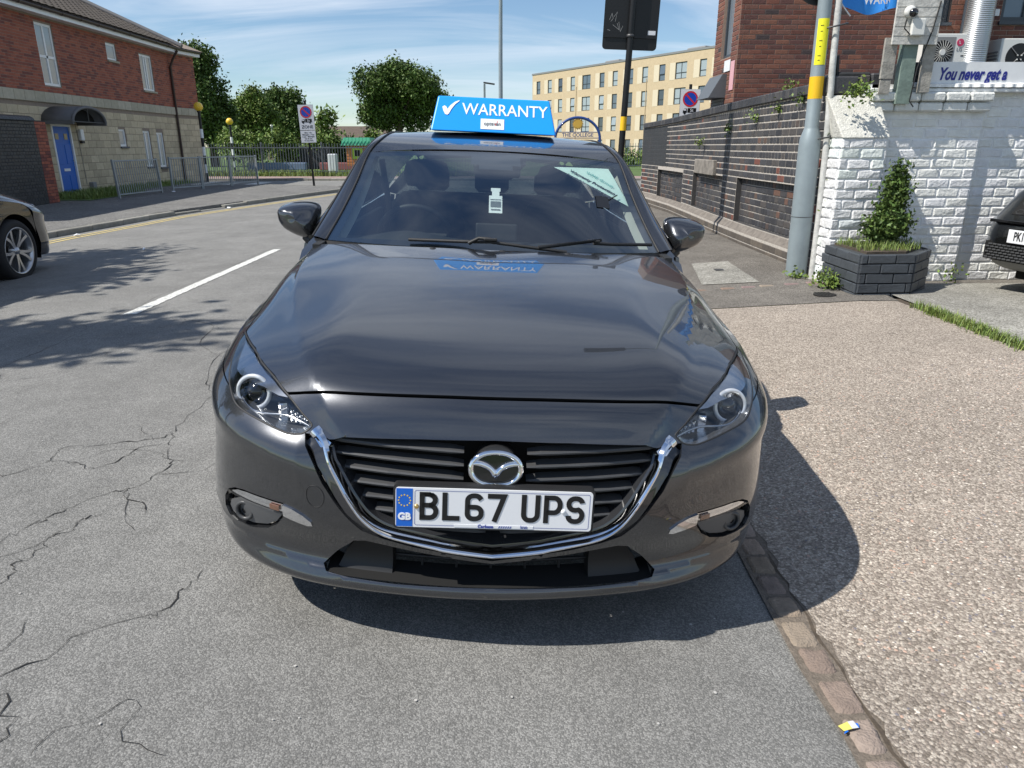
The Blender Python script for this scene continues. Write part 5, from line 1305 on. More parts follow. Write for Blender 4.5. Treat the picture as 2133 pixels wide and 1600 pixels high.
# ---- shop sign on the roof edge
sg_=empty('roof_sign',(4.12,7.40,2.03),0,'long white sign board with blue slanted words You never get a','sign')
MB().b2((0,-.02,0.0),(2.6,.02,.225)).build('board',SIGNW,sg_).location=(0,0,-.098)
text('lettering','You never get a',.150,SIGNB,sg_,frame((.07,-.0225,.016),(1,0,0),(0,0,1)),bold=.0052,sx=.68,align='LEFT',shear=.28)
# ---- planter
pt=empty('brick_planter',(0,0,0),0,'grey painted brick planter with a clipped shrub standing before the white wall','planter')
PB_=[(3.20,7.12),(3.20,6.36),(3.70,6.39),(4.03,6.74),(4.03,7.12)]
def pin(d): 
    o=[(3.20+d,7.1),(3.20+d,6.36+d),(3.70-d*.4,6.39+d),(4.03-d,6.74+d*.4),(4.03-d,7.1)];return o
zt_=.485
mb=MB();mb.prism(pin(.02),0,zt_-.01,((0,0,0),(1,0,0),(0,1,0),(0,0,1)));mb.build('core',pmat('planter_joint',(.045,.05,.055),.7),pt)
gp=lambda s,z,k:random.choice([(.05,.057,.066),(.057,.065,.075),(.062,.07,.08),(.053,.06,.069)])
masonry(pt,PB_[::-1],courses(.05,zt_,.088,.26),GREYBR,.016,.006,.007,palfn=gp,nparts=120,side=1,jit=.002,)
mb=MB();mb.prism(pin(.09),zt_-.02,zt_+.012,((0,0,0),(1,0,0),(0,1,0),(0,0,1)));mb.build('soil',DIRT,pt)
# ---- lamp post with conduit
lp=empty('lamp_post',(3.095,7.47,gz(3.1,7.47)),0,'tall grey-green steel lamp post with yellow band and yellow sticker','lamp post')
lp.rotation_euler=(0,R_(-.9),0)
mb=MB();mb.lathe([(.104,-.1),(.104,.75),(.104,1.28),(.098,1.36),(.072,1.44),(.066,1.46),(.064,2.4),(.058,4.2),(.05,5.7)],n=32);mb.build('column',GREYMETAL,lp)
mb=MB();mb.lathe([(.1058,.60),(.1058,.606)],n=32);mb.build('door_seam',GREYP,lp)
mb=MB();mb.lathe([(.0665,1.72),(.0665,1.92)],n=32);mb.build('yellow_band',YBAND,lp)
vs=[];
for i in range(9):
    a=R_(-150+ i*12)
    for z in(2.02,2.42): vs.append((.0668*math.cos(a),.0668*math.sin(a),z))
MB().add(vs,[(2*i,2*i+2,2*i+3,2*i+1) for i in range(8)]).build('yellow_sticker',YSTICK,lp)
mb=MB()
for i,z in enumerate((2.06,2.10,2.18,2.23,2.31,2.36)):
    a=R_(-115);r=.0675;mb.box((r*math.cos(a),r*math.sin(a),z),(.028 if i%2 else .018,.001,.005),R_(-25))
mb.build('sticker_print',BLACKI,lp)
# outreach arm and flat LED head over the road
MB().tube([(0,0,5.6),(-.06,0,5.82),(-.3,-.01,5.93),(-.85,-.04,6.0)],.026,10).build('arm',GREYMETAL,lp)
bevel(MB().box((-1.08,-.05,6.0),(.52,.24,.08)).build('lamp_head',GREYP,lp),.02)
for z in(1.40,2.62,2.80): MB().lathe([(.075 if z<2 else .068,z-.012),(.078 if z<2 else .071,z),(.075 if z<2 else .068,z+.012)],n=24).build('strap',GREYP,lp)
# round sign seen from behind
mb=MB();mb.cyl((-.03,.08,2.79),(-.03,.095,2.79),.24,n=40);mb.build('sign_disc',BLKMET,lp)
mb=MB();mb.box((-.11,.055,2.78),(.11,.03,.13),ch=.004);mb.build('sign_bracket',ACG,lp)
mb=MB();mb.b2((-.20,.05,2.86),(.10,.075,2.885));mb.b2((-.20,.05,2.68),(.10,.075,2.705));mb.build('sign_rail',BLKMET,lp)
cd=empty('cable_conduit',(3.215,7.36,gz(3.2,7.36)),0,'thin flaking white cable pipe strapped to the lamp post','pipe')
pts=[(0,0,-.05),(.005,.02,.6),(-.01,.03,1.3),(-.035,.06,2.0),(-.05,.08,2.7),(-.06,.09,3.4)]
MB().tube(pts,.031,12).build('pipe',PIPEW,cd)
MB().tube([(.075,.05,-.05),(.07,.08,.8),(.06,.09,1.6),(.02,.1,2.1)],.018,8).build('black_cable',BLKP,cd)
for z in(1.36,2.35): MB().tube([(.05,.04,z+.02),(-.02,-.035,z),(-.13,.04,z-.02),(-.2,.16,z-.01)],.008,6).build('wire_tie',GREYP,cd)
# ---- blue banner tied between lamp post and board
bn=empty('blue_banner',(3.18,7.50,2.66),0,'bright blue banner hanging at the top edge, tied to the lamp post','banner')
V=[];F=[];nx,nz=28,10
for j in range(nz+1):
    for i in range(nx+1):
        u=i/nx;w=j/nz
        V.append((.02+.78*u,.04*math.sin(u*7+w*2)+.02*math.sin(u*17),(.60*w)-.075*math.sin(math.pi*u)*(1-w)+.09*u*(1-w)*(u-.3)+.015*math.sin(u*13)*(1-w)))
for j in range(nz):
    for i in range(nx): F.append((j*(nx+1)+i,j*(nx+1)+i+1,(j+1)*(nx+1)+i+1,(j+1)*(nx+1)+i))
obj('cloth',mesh('cloth',V,F,pmat('banner_blue',(.03,.27,.78),.6),True),bn)
text('lettering','WARRANTY',.105,WHITE,bn,frame((.48,-.045,.035),(1,0,.03),(0,0,1)),bold=.001,sx=.85)
MB().tube([(.03,-.01,.02),(.08,-.03,-.05),(.13,-.03,-.10)],.006,6).build('tie',WHITE,bn)
# ---- weathered board on a green post
gp_=empty('notice_post',(3.83,7.315,1.80),0,'green painted timber post carrying weathered white boards','post')
MB().b2((-.065,-.045,-.02),(.065,.045,1.4)).build('post',GREENW,gp_)
MB().b2((-.20,-.075,.49),(.215,-.05,1.3)).build('board',OLDW,gp_)
for z in(.56,.64,.72,.80,.88): MB().b2((-.20,-.077,z),(.215,-.0745,z+.004)).build('board_joint',GREYW,gp_)
MB().b2((-.245,-.045,.20),(-.13,-.015,.55)).build('hanging_board',GREYW,gp_)
MB().b2((-.24,-.04,.07),(-.14,-.02,.19)).build('broken_batten',GREYW,gp_)
MB().b2((.125,-.045,.08),(.235,-.015,.52)).build('hanging_board',GREYW,gp_)
bevel(MB().b2((-.06,-.125,.56),(.06,-.078,.70)).build('junction_box',ACW,gp_),.008)
mb=MB();mb.lathe([(.05,0),(.05,.025),(.035,.04),(.0001,.045)],n=20);o=mb.build('camera_dome',ACW,gp_);o.location=(-.085,-.078,.76);o.rotation_euler=(R_(90),0,0)
mb=MB();mb.lathe([(.038,0),(.035,.02),(.0001,.03)],n=16);o=mb.build('camera_lens',GLB,gp_);o.location=(-.075,-.13,.745);o.rotation_euler=(R_(90),0,0)
MB().tube([(.19,-.08,.85),(.15,-.085,.6),(.08,-.06,.3),(.05,-.07,.0),(.09,-.08,-.05)],.006,6).build('loose_cable',BLKP,gp_)
MB().tube([(-.11,-.10,.70),(-.12,-.1,.62),(-.06,-.1,.57)],.006,6).build('camera_cable',BLKP,gp_)
# ---- brick building behind
bb=empty('brick_building',(0,0,0),0,'red-brown brick building above the boundary wall with air-conditioning units','building')
BX=3.95;BY=13.0
side_h=[(.30,.92,2.95,4.6)]
skin([(BX,BY+5.5),(BX,BY+1.35),(BX,BY)],5.5,-.1,[],MORTR,bb,-1,.15,'side_mortar') if 0 else None
def hz(px0,px1,py0,py1,Y):
    a=pY(px0,py1,Y);b=pY(px1,py0,Y);return a.x,b.x,a.z,b.z
x0,x1,z0,z1=hz(1940,1990,-60,47,BY);W1=(x0-.02,x1+.03,z0,z1)
x0,x1,z0,z1=hz(2082,2150,-60,45,BY);W2=(x0,x1+.1,z0,z1)
END=12.0
hol=[(END-w[1],END-w[0],w[2],w[3]) for w in(W1,W2)]
skin([(END,BY),(BX,BY)],5.2,-.1,hol,MORTR,bb,1,.15,'front_mortar')
skin([(BX,BY),(BX,BY+1.35)],5.2,-.1,[(.35,.95,2.85,4.4)],MORTR,bb,1,.15,'side_mortar')
obj('rear_body',MB().b2((BX+.16,BY+.16,-.1),(END,BY+1.3,5.19)).me('rear_body',MORTR),bb)
RP=[(.155,.058,.040),(.185,.070,.047),(.13,.050,.036),(.21,.085,.055),(.165,.075,.055),(.115,.05,.042),(.06,.042,.042)]
rp_=lambda s,z,k:random.choice(RP[:6]) if random.random()>.05 else RP[6]
masonry(bb,[(END,BY-.002),(BX,BY-.002)],courses(1.5,4.6,.0745,.225),REDB,.005,.004,.011,hol,palfn=rp_,nparts=300,side=1)
masonry(bb,[(BX-.002,BY),(BX-.002,BY+1.35)],courses(1.5,4.6,.0745,.225),REDB,.005,.004,.011,[(.35,.95,2.85,4.4)],palfn=rp_,nparts=150,side=1)
def window(owner,x0,x1,z0,z1,y,fm,pm,axis='Y',t=.06,mull=(),trans=(),rec=.08):
    """frame and panes set back in an opening; facing -Y (axis Y) or +/-X"""
    w=empty('window');w.parent=owner;w.location=(0,0,0)
    f=lambda a,b,c:(a,b,c) if axis=='Y' else (b,a,c)
    def bar(a0,a1,c0,c1): MB().b2(f(a0,y+rec-.03,c0),f(a1,y+rec+.03,c1)).build('frame',fm,w)
    bar(x0,x0+t,z0,z1);bar(x1-t,x1,z0,z1);bar(x0+t,x1-t,z0,z0+t);bar(x0+t,x1-t,z1-t,z1)
    for m_ in mull: bar(m_-t/2,m_+t/2,z0+t,z1-t)
    for m_ in trans: bar(x0+t,x1-t,m_-t/2,m_+t/2)
    a=[x0+t]+sorted(mull)+[x1-t];c=[z0+t]+sorted(trans)+[z1-t]
    for i in range(len(a)-1):
        for j in range(len(c)-1): MB().b2(f(a[i],y+rec+.005,c[j]),f(a[i+1],y+rec+.012,c[j+1])).build('pane',pm,w)
    return w
for w in(W1,W2):
    window(bb,w[0],w[1],w[2],w[3],BY,FRAMEG,PANE,t=.075)
    MB().b2((w[0]-.03,BY-.05,w[2]-.05),(w[1]+.03,BY+.1,w[2]-.002)).build('sill',FRAMEG,bb)
ws_=window(bb,BY+.35,BY+.95,2.85,4.4,BX,FRAMEG,PANE,axis='X',t=.06)
MB().b2((BX-.02,BY+.28,2.62),(BX-.012,BY+.62,2.80)).build('wall_notice',SIGNW,bb);MB().b2((BX-.02,BY+.03,2.30),(BX-.012,BY+.24,2.76)).build('wall_notice',pmat('notice_pink',(.62,.35,.38),.6),bb)
# downpipes
for px in(1930,1995):
    x=pY(px,100,BY).x;MB().cyl((x,BY-.06,2.0 if px<1990 else 2.75),(x,BY-.06,5),.045,n=12).build('downpipe',FRAMEG,bb)
x=pY(2073,27,BY);MB().box((x.x,BY-.03,x.z),(.075,.05,.10)).build('warning_plate',SIGNW,bb)
# canopy with roller shutter at the far side
MB().prism([(0,0),(.30,0),(.30,.38),(.22,.38)],0,.80,((BX-.30,BY+.45,2.20),(1,0,0),(0,0,1),(0,1,0))).build('canopy',pmat('canopy_grey',(.10,.11,.12),.5),bb)
mb=MB()
for i in range(24): mb.b2((BX-.03,BY+.5,1.0+.05*i),(BX-.008,BY+1.2,1.042+.05*i))
mb.build('roller_shutter',ACG,bb)
# spiral duct
du=empty('spiral_duct',(0,0,0),0,'fat spiral-wound silver ventilation duct on the brick building','duct')
c0=pY(2047,0,BY-.35);c1=pY(2024,126,BY-.35);xx_=(c0.x+c1.x)/2;rr_=.5*(pY(2076,20,BY-.35).x-pY(2021,20,BY-.35).x)*.95
prof=[]
for i in range(110): z=1.9+.028*i;prof+=[(rr_,z),(rr_,z+.022),(rr_+.006,z+.025)]
MB().lathe(prof,(xx_,BY-.35,0),n=28).build('pipe',DUCT,du)
# air-conditioning units
def aircon(px0,px1,py0,py1,Y,label,kind):
    a=pY(px0,py1,Y);b=pY(px1,py0,Y);w=b.x-a.x;h=b.z-a.z+.45
    A=empty('air_conditioner',(a.x,Y,b.z-h),0,label,'air conditioner')
    bevel(MB().b2((0,0,0),(w,.34,h)).build('casing',ACW,A),.012)
    r=min(w*.29,h*.30);cx=w*.30 if kind else w*.5;cz=h-.07-r*1.15
    if kind:
        MB().b2((.02,-.004,h-.05-2.45*r),(.02+2.2*r,.0,h-.05)).build('fan_panel',ACG,A);cx=.02+1.1*r
        for i in range(22):
            t=2*math.pi*i/22;MB().tube([(cx+.03*math.cos(t),-.02,cz+.03*math.sin(t)),(cx+r*.6*math.cos(t+.16),-.028,cz+r*.6*math.sin(t+.16)),(cx+r*math.cos(t+.22),-.008,cz+r*math.sin(t+.22))],.003,4).build('grille_wire',ACW,A)
        MB().cyl((cx,-.035,cz),(cx,-.01,cz),.045,n=20).build('grille_boss',ACW,A)
        mb=MB();mb.cyl((cx,.0,cz),(cx,-.006,cz),r,n=36);mb.build('fan_opening',BLKMET,A)
        lx=w*.80;mb=MB();mb.cyl((lx,-.008,h-.13),(lx,-.001,h-.13),.056,n=28);mb.build('round_logo',pmat('logo_red',(.50,.03,.10),.4),A)
        mb=MB();mb.ribbon([(lx-.012,-.0095,h-.115),(lx-.012,-.0095,h-.148),(lx+.006,-.0095,h-.148)],.007,(0,-1,0));mb.cyl((lx-.022,-.0095,h-.112),(lx-.022,-.0085,h-.112),.006,n=8);mb.build('logo_face',WHITE,A)
        text('brand_letters','LG',.075,GREYT,A,frame((lx,-.003,h-.235),(1,0,0),(0,0,1)),bold=.001)
        MB().b2((w*.86,-.003,h-.335),(w*.95,0,h-.318)).build('rating_mark',BLACKI,A)
    else:
        mb=MB();mb.cyl((cx,-.004,cz),(cx,.0,cz),r*1.15,n=40);mb.build('fan_opening',BLKMET,A)
        for i in range(4):
            t=math.pi/4+i*math.pi/2;MB().tube([(cx+.03*math.cos(t),-.02,cz+.03*math.sin(t)),(cx+r*1.16*math.cos(t),-.012,cz+r*1.16*math.sin(t))],.007,6).build('guard_arm',ACG,A)
            MB().cyl((cx+.045*math.cos(t),-.03,cz+.045*math.sin(t)),(cx+.045*math.cos(t),-.018,cz+.045*math.sin(t)),.010,n=10).build('guard_nut',ACW,A)
        for i in range(12): MB().b2((-.012,.04,.06+.05*i),(-.001,.30,.085+.05*i)).build('side_louvre',ACG,A)
    mb=MB();mb.b2((.02,.02,-.9),(.06,.3,0));mb.b2((w-.06,.02,-.9),(w-.02,.3,0));mb.build('bracket',ACG,A)
    return A
aircon(1930,2020,70,128,BY-.42,'grey-white air conditioner with LG badge beside the spiral duct',1)
aircon(2078,2170,80,132,BY-.42,'white air conditioner with black fan opening right of the spiral duct',0)
# roof deck carrying the units between the walls
obj('flat_roof',MB().b2((3.95,7.72,1.85),(12,BY-.02,1.93)).me('flat_roof',FELT),label='low black felt flat roof between white wall and brick building',cat='roof')
# ================================================================== left-hand side
FX=-12.4
LST=tintmat('cream_stone',(1,1,1),.9,noise=.16,nscale=8,bump=.3,bscale=50,stain=.18,staincol=(.16,.14,.11))
MORTL=pmat('mortar_grey',(.27,.215,.17),.95,noise=.2,nscale=10)
UPVC=pmat('white_upvc',(.78,.79,.80),.35)
BLUED=pmat('door_blue',(.008,.125,.52),.45)
BROWNPL=pmat('brown_plastic',(.045,.026,.024),.4)
TILE=tintmat('roof_tile',(1,1,1),.9,noise=.3,nscale=9,bump=.5,bscale=40,stain=.3,staincol=(.10,.10,.06))
LEAD=pmat('canopy_felt_grey',(.115,.115,.12),.65,noise=.15,nscale=6)
CURT=pmat('net_curtain_pane',(.36,.39,.40),.10,spec=.8)
lb=empty('terraced_house',(0,0,0),0,'two-storey house, red brick above cream stone, with blue front door','house')
Y0,Y1=13.0,29.6
yy=lambda px,py:pX(px,py,FX).y
zz=lambda px,py:pX(px,py,FX).z
# openings: (y0,y1,z0,z1)
OP=dict(big=(21.45,22.25,2.98,4.56),small=(25.1,25.72,4.0,4.50),right=(27.3,28.2,3.25,4.42),low1=(25.05,25.5,1.38,1.92),low2=(26.72,27.25,.70,1.90),low3=(27.75,28.3,.66,1.86),door=(21.32,22.28,.05,1.98))
band0,band1=2.52,2.80
EAVE=4.72
hs=[(o[0]-Y0,o[1]-Y0,o[2],o[3]) for o in OP.values()]
# travelling +Y the left is -X, so lay with side=-1 to face +X
skin([(FX,Y0),(FX,Y1)],EAVE,-.1,hs,MORTL,lb,-1,.10)
EP=[(FX,Y1),(FX-.9,Y1+1.9)]                       # canted end bay
EB=[(FX,Y1),(FX+.02,Y1+.02)]
skin([(FX,Y1),(FX+.35,Y1+1.5)],EAVE,-.1,[],MORTL,lb,-1,.10)
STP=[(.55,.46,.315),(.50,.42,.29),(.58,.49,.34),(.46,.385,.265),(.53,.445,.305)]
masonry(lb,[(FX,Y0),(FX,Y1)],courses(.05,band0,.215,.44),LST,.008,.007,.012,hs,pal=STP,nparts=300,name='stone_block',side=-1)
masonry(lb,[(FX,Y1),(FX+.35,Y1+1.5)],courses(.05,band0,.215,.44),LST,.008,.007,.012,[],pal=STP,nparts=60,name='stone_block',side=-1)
masonry(lb,[(FX+.03,Y0),(FX+.03,Y1)],[(band0,band1,.44,.1)],LST,.02,.012,.010,[],pal=[(.44,.40,.31),(.40,.365,.28),(.46,.42,.33)],nparts=60,name='band_stone',side=-1)
masonry(lb,[(FX+.03,Y1),(FX+.38,Y1+1.5)],[(band0,band1,.44,.1)],LST,.02,.012,.010,[],pal=[(.44,.40,.31),(.40,.365,.28)],nparts=10,name='band_stone',side=-1)
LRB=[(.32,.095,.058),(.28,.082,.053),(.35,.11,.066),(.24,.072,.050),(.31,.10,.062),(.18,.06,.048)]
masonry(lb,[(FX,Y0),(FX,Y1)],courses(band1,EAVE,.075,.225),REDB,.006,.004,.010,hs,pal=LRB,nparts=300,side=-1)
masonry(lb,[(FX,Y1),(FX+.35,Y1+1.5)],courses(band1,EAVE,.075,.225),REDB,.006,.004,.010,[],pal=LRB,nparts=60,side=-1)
def lwin(o,mull=(),trans=(),sill=True):
    y0,y1,z0,z1=o;w=window(lb,y0,y1,z0,z1,FX,UPVC,CURT,axis='X',t=.065,mull=mull,trans=trans,rec=-.06)
    if sill: MB().b2((FX-.1,y0-.04,z0-.06),(FX+.06,y1+.04,z0-.002)).build('sill',LEAD if z0<2 else pmat('stone_sill',(.36,.33,.26),.9),lb)
b=OP['big'];lwin(b,(b[0]+.40,),(3.72,),False);lwin(OP['small']);r_=OP['right'];lwin(r_,(r_[0]+.36,r_[0]+.52));lwin(OP['low1']);l=OP['low2'];lwin(l,(l[0]+.22,));l=OP['low3'];lwin(l,(l[0]+.2,))
# front door with panels, frame, letter plate, two small lights
y0,y1,z0,z1=OP['door'];d=empty('front_door');d.parent=lb
for a,b_ in(((FX-.07,y0,z0),(FX+.02,y0+.06,z1)),((FX-.07,y1-.06,z0),(FX+.02,y1,z1)),((FX-.07,y0+.06,z1-.06),(FX+.02,y1-.06,z1))): MB().b2(a,b_).build('door_frame',UPVC,d)
MB().b2((FX-.07,y0+.06,z0),(FX-.03,y1-.06,z1-.06)).build('door_leaf',BLUED,d)
for (a,b_,c,e_) in((.12,.40,.12,.55),(.56,.84,.12,.55),(.12,.40,.85,1.38),(.56,.84,.85,1.38)): bevel(MB().b2((FX-.035,y0+a,z0+c),(FX-.018,y0+b_,z0+e_)).build('door_panel',BLUED,d),.012)
for a in(.17,.61): MB().b2((FX-.034,y0+a,z0+1.52),(FX-.020,y0+a+.17,z0+1.68)).build('door_light',pmat('door_glass',(.20,.20,.14),.1),d)
MB().b2((FX-.032,y0+.33,z0+.66),(FX-.015,y0+.63,z0+.73)).build('letter_plate',UPVC,d);MB().cyl((FX-.03,y1-.13,z0+.95),(FX+.02,y1-.13,z0+.95),.02,n=10).build('door_knob',CHROME,d)
# barrel canopy over the door
cn=empty('door_canopy');cn.parent=lb
yc_,w_,h_=(y0+y1)/2+.02,.86,.40;rows_=[]
for k,(x,s_) in enumerate(((FX+.0,1),(FX+.85,1))):
    rows_.append([(x,yc_+w_*math.cos(math.pi*i/18),2.02+h_*math.sin(math.pi*i/18)) for i in range(19)])
grid('canopy_roof',rows_,LEAD,cn,flip=True,solid=.03)
MB().tube([(FX+.84,yc_+w_*math.cos(math.pi*i/18),2.02+h_*math.sin(math.pi*i/18)) for i in range(19)],.045,6).build('canopy_edge',LEAD,cn)
MB().add([(FX+.55,yc_+w_*.95*math.cos(math.pi*i/18),2.02+h_*.95*math.sin(math.pi*i/18)) for i in range(19)],[tuple(range(19))]).build('canopy_end',VOID,cn)
for yq in(yc_,): MB().tube([(FX+.82,yq,2.02),(FX+.82,yq,2.40)],.012,5).build('canopy_rod',GREYP,cn)
MB().tube([(FX+.82,yc_-w_,2.03),(FX+.82,yc_+w_,2.03)],.015,5).build('canopy_tie',GREYP,cn)
for yq in(yc_-w_,yc_+w_): MB().b2((FX,yq-.03,1.96),(FX+.86,yq+.03,2.05)).build('canopy_beam',LEAD,cn)
# wall lamp and meter box by the door
bevel(MB().b2((FX,22.62,1.55),(FX+.10,22.80,1.86)).build('wall_lamp',UPVC,lb),.02);MB().b2((FX,22.64,1.47),(FX+.09,22.78,1.54)).build('lamp_base',BLKP,lb)
bevel(MB().b2((FX,22.75,.10),(FX+.14,22.95,.36)).build('meter_box',ACG,lb),.02)
MB().tube([(FX+.02,22.55,2.0),(FX+.02,22.60,1.3),(FX+.02,22.62,.3)],.008,5).build('cable',GREYW,lb)
# eaves: soffit, fascia, gutter, roof of tiles
MB().b2((FX-.1,Y0,EAVE),(FX+.32,Y1+.2,EAVE+.03)).build('soffit',UPVC,lb);MB().b2((FX+.32,Y0,EAVE-.02),(FX+.345,Y1+.2,EAVE+.17)).build('fascia',UPVC,lb)
pts=[(FX+.332,Y1+.2),(FX+.62,Y1+1.55)]
V=[(pts[0][0],pts[0][1],EAVE-.02),(pts[1][0],pts[1][1],EAVE-.02),(pts[1][0],pts[1][1],EAVE+.17),(pts[0][0],pts[0][1],EAVE+.17)];MB().add(V,[(0,1,2,3)]).add([(v[0]-.4,v[1],v[2]) for v in V],[(0,1,2,3)]).add([V[0],V[1],(V[1][0]-.6,V[1][1],EAVE-.02),(V[0][0]-.45,V[0][1],EAVE-.02)],[(0,1,2,3)]).build('end_fascia',UPVC,lb)
MB().tube([(FX+.40,Y0,EAVE+.135),(FX+.40,Y1+.2,EAVE+.135),(FX+.66,Y1+1.5,EAVE+.135)],.058,10).build('gutter',BROWNPL,lb)
yb=Y0+.6
while yb<Y1: MB().lathe([(.062,-.03),(.066,-.03),(.066,.03),(.062,.03)],(FX+.40,yb,EAVE+.135),'Y',12).build('gutter_bracket',BROWNPL,lb);yb+=.95
MB().tube([(FX+.42,Y1-.05,EAVE+.05),(FX+.20,Y1-.02,EAVE-.25),(FX+.07,Y1,EAVE-.5),(FX+.07,Y1,.05)],.045,10).build('downpipe',BROWNPL,lb)
# roof slope 24 degrees, tiles laid in courses
sl_=R_(24);ux=Vector((-math.cos(sl_),0,math.sin(sl_)));base=Vector((FX+.47,0,EAVE+.20))
mb=MB();mb.add([base+Vector((0,Y0,-.03)),base+Vector((0,Y1+.25,-.03)),base+Vector((0,Y1+.25,-.03))+ux*4.6,base+Vector((0,Y0,-.03))+ux*4.6],[(0,1,2,3)]);mb.add([base+Vector((0,Y1+.25,-.03)),base+Vector((.28,Y1+1.6,-.03)),base+Vector((0,Y1+.25,-.03))+ux*4.6],[(0,1,2)]);mb.build('roof_deck',MORTL,lb)
TM=[]
for k in range(6):
    m_=MB();prof=[(0,.012),(.06,.03),(.12,.034),(.18,.022),(.24,.012),(.30,.024),(.33,.02)]
    vs=[];
    for (x,h) in prof: vs+=[(x,0,h),(x,.36,h-.016)]
    m_.add(vs,[(2*i,2*i+2,2*i+3,2*i+1) for i in range(6)]);m_.add([(x,0,h) for x,h in prof]+[(x,0,h-.014) for x,h in prof],[(7+i,7+i+1,i+1,i) for i in range(6)])
    me=m_.me('roof_tile',TILE);c=random.uniform(.75,1.2);set_tint(me,[(.072*c,.058*c,.046*c)]*len(me.vertices));TM.append(me)
rotm=Matrix((( 0,ux.x,-ux.z*-1*0+math.sin(sl_)),(1,0,0),(0,ux.z,math.cos(sl_)))).to_4x4()
JV=[];JF=[];JC=[];cnt=0
for r in range(13):
    for c in range(int((Y1+.2-Y0)/.33)):
        yq=Y0+c*.33+(.165 if r%2 else 0);p=base+ux*(r*.335)+Vector((0,yq,0))
        if r<6 and yq>19 and cnt<290:
            o=obj('roof_tile',random.choice(TM),lb);o.matrix_local=Matrix.Translation(p)@rotm@Matrix.Rotation(random.gauss(0,.01),4,'Z');cnt+=1
        else:
            k=len(JV);me=random.choice(TM);M_=Matrix.Translation(p)@rotm
            JV+=[M_@v.co for v in me.vertices];JF+=[tuple(q+k for q in pl_.vertices) for pl_ in me.polygons];t_=random.uniform(.75,1.2);JC+=[(.072*t_,.058*t_,.046*t_)]*len(me.vertices)
me=mesh('far_roof_tiles',JV,JF,TILE);set_tint(me,JC);obj('far_roof_tiles',me,lb,kind='stuff')
MB().tube([base+Vector((0,Y1+.3,.03)),base+Vector((0,Y1+.28,.05))+ux*4.6],.09,8).build('verge_ridge',LEAD,lb)
obj('rear_body',MB().b2((FX-8,Y0,-.1),(FX-.12,Y1,EAVE)).me('rear_body',MORTL),lb)
# ---- black-painted garden wall
dw_=empty('black_painted_wall',(0,0,0),0,'black painted brick garden wall with rounded coping beside the blue door','wall')
DX=-11.1
wall_slab('wall_core',[(DX,12.5),(DX,18.9)],.24,-.1,1.98,pmat('black_joint',(.018,.019,.021),.7),dw_,-1)
DKP=[(.024,.026,.030),(.030,.032,.036),(.020,.022,.026),(.034,.036,.040)]
masonry(dw_,[(DX,12.5),(DX,18.45)],courses(-.02,1.95,.076,.225,'english'),GREYBR,.007,.005,.009,pal=DKP,nparts=300,side=-1)
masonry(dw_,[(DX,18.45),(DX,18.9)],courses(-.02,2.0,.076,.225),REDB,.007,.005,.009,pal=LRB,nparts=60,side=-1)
yb=12.5
while yb<18.4:
    mb=MB();mb.prism([(-.20,0)]+[(.17*math.cos(math.pi-math.pi*i/8)-.03,.11*math.sin(math.pi*i/8)) for i in range(9)]+[(.14,0)],0,.108,((DX-.09,yb,1.97),(1,0,0),(0,0,1),(0,1,0)));me=mb.me('coping_brick',GREYBR);set_tint(me,[random.choice(DKP)]*len(me.vertices));obj('coping_brick',me,dw_);yb+=.114
# ---- pedestrian guard rails, each panel a thing
RAILM=pmat('galvanised_rail',(.30,.33,.35),.5,.4,noise=.15,nscale=6)
def guard_rail(p,q,label,h=1.0,lean=0):
    p=Vector((*p,gz(*p)+.09));q=Vector((*q,gz(*q)+.09));g=empty('guard_rail',p,math.atan2(q.y-p.y,q.x-p.x),label,'railing','guard rails in front of the house')
    g.rotation_euler=(R_(lean),0,math.atan2(q.y-p.y,q.x-p.x));l=(q-p).length
    for x in(0,l): MB().b2((x-.025,-.025,-.1),(x+.025,.025,h)).build('post',RAILM,g)
    for z in(.10,h-.04): MB().b2((.025,-.018,z-.015),(l-.025,.018,z+.02)).build('rail',RAILM,g)
    n=int(l/.105);bar=MB().cyl((0,0,.11),(0,0,h-.05),.011,n=6).me('bar',RAILM)
    for i in range(1,n): obj('bar',bar,g,(l*i/n,0,0))
    return g
guard_rail((-10.15,20.0),(-9.95,22.1),'leaning grey guard rail panel nearest the blue door',lean=-3)
guard_rail((-9.9,22.75),(-9.55,24.1),'grey guard rail panel just right of the leaning panel')
guard_rail((-9.53,24.15),(-9.15,25.6),'middle grey guard rail panel in front of the house corner')
guard_rail((-9.13,25.65),(-8.75,27.2),'rightmost grey guard rail panel by the crossing')
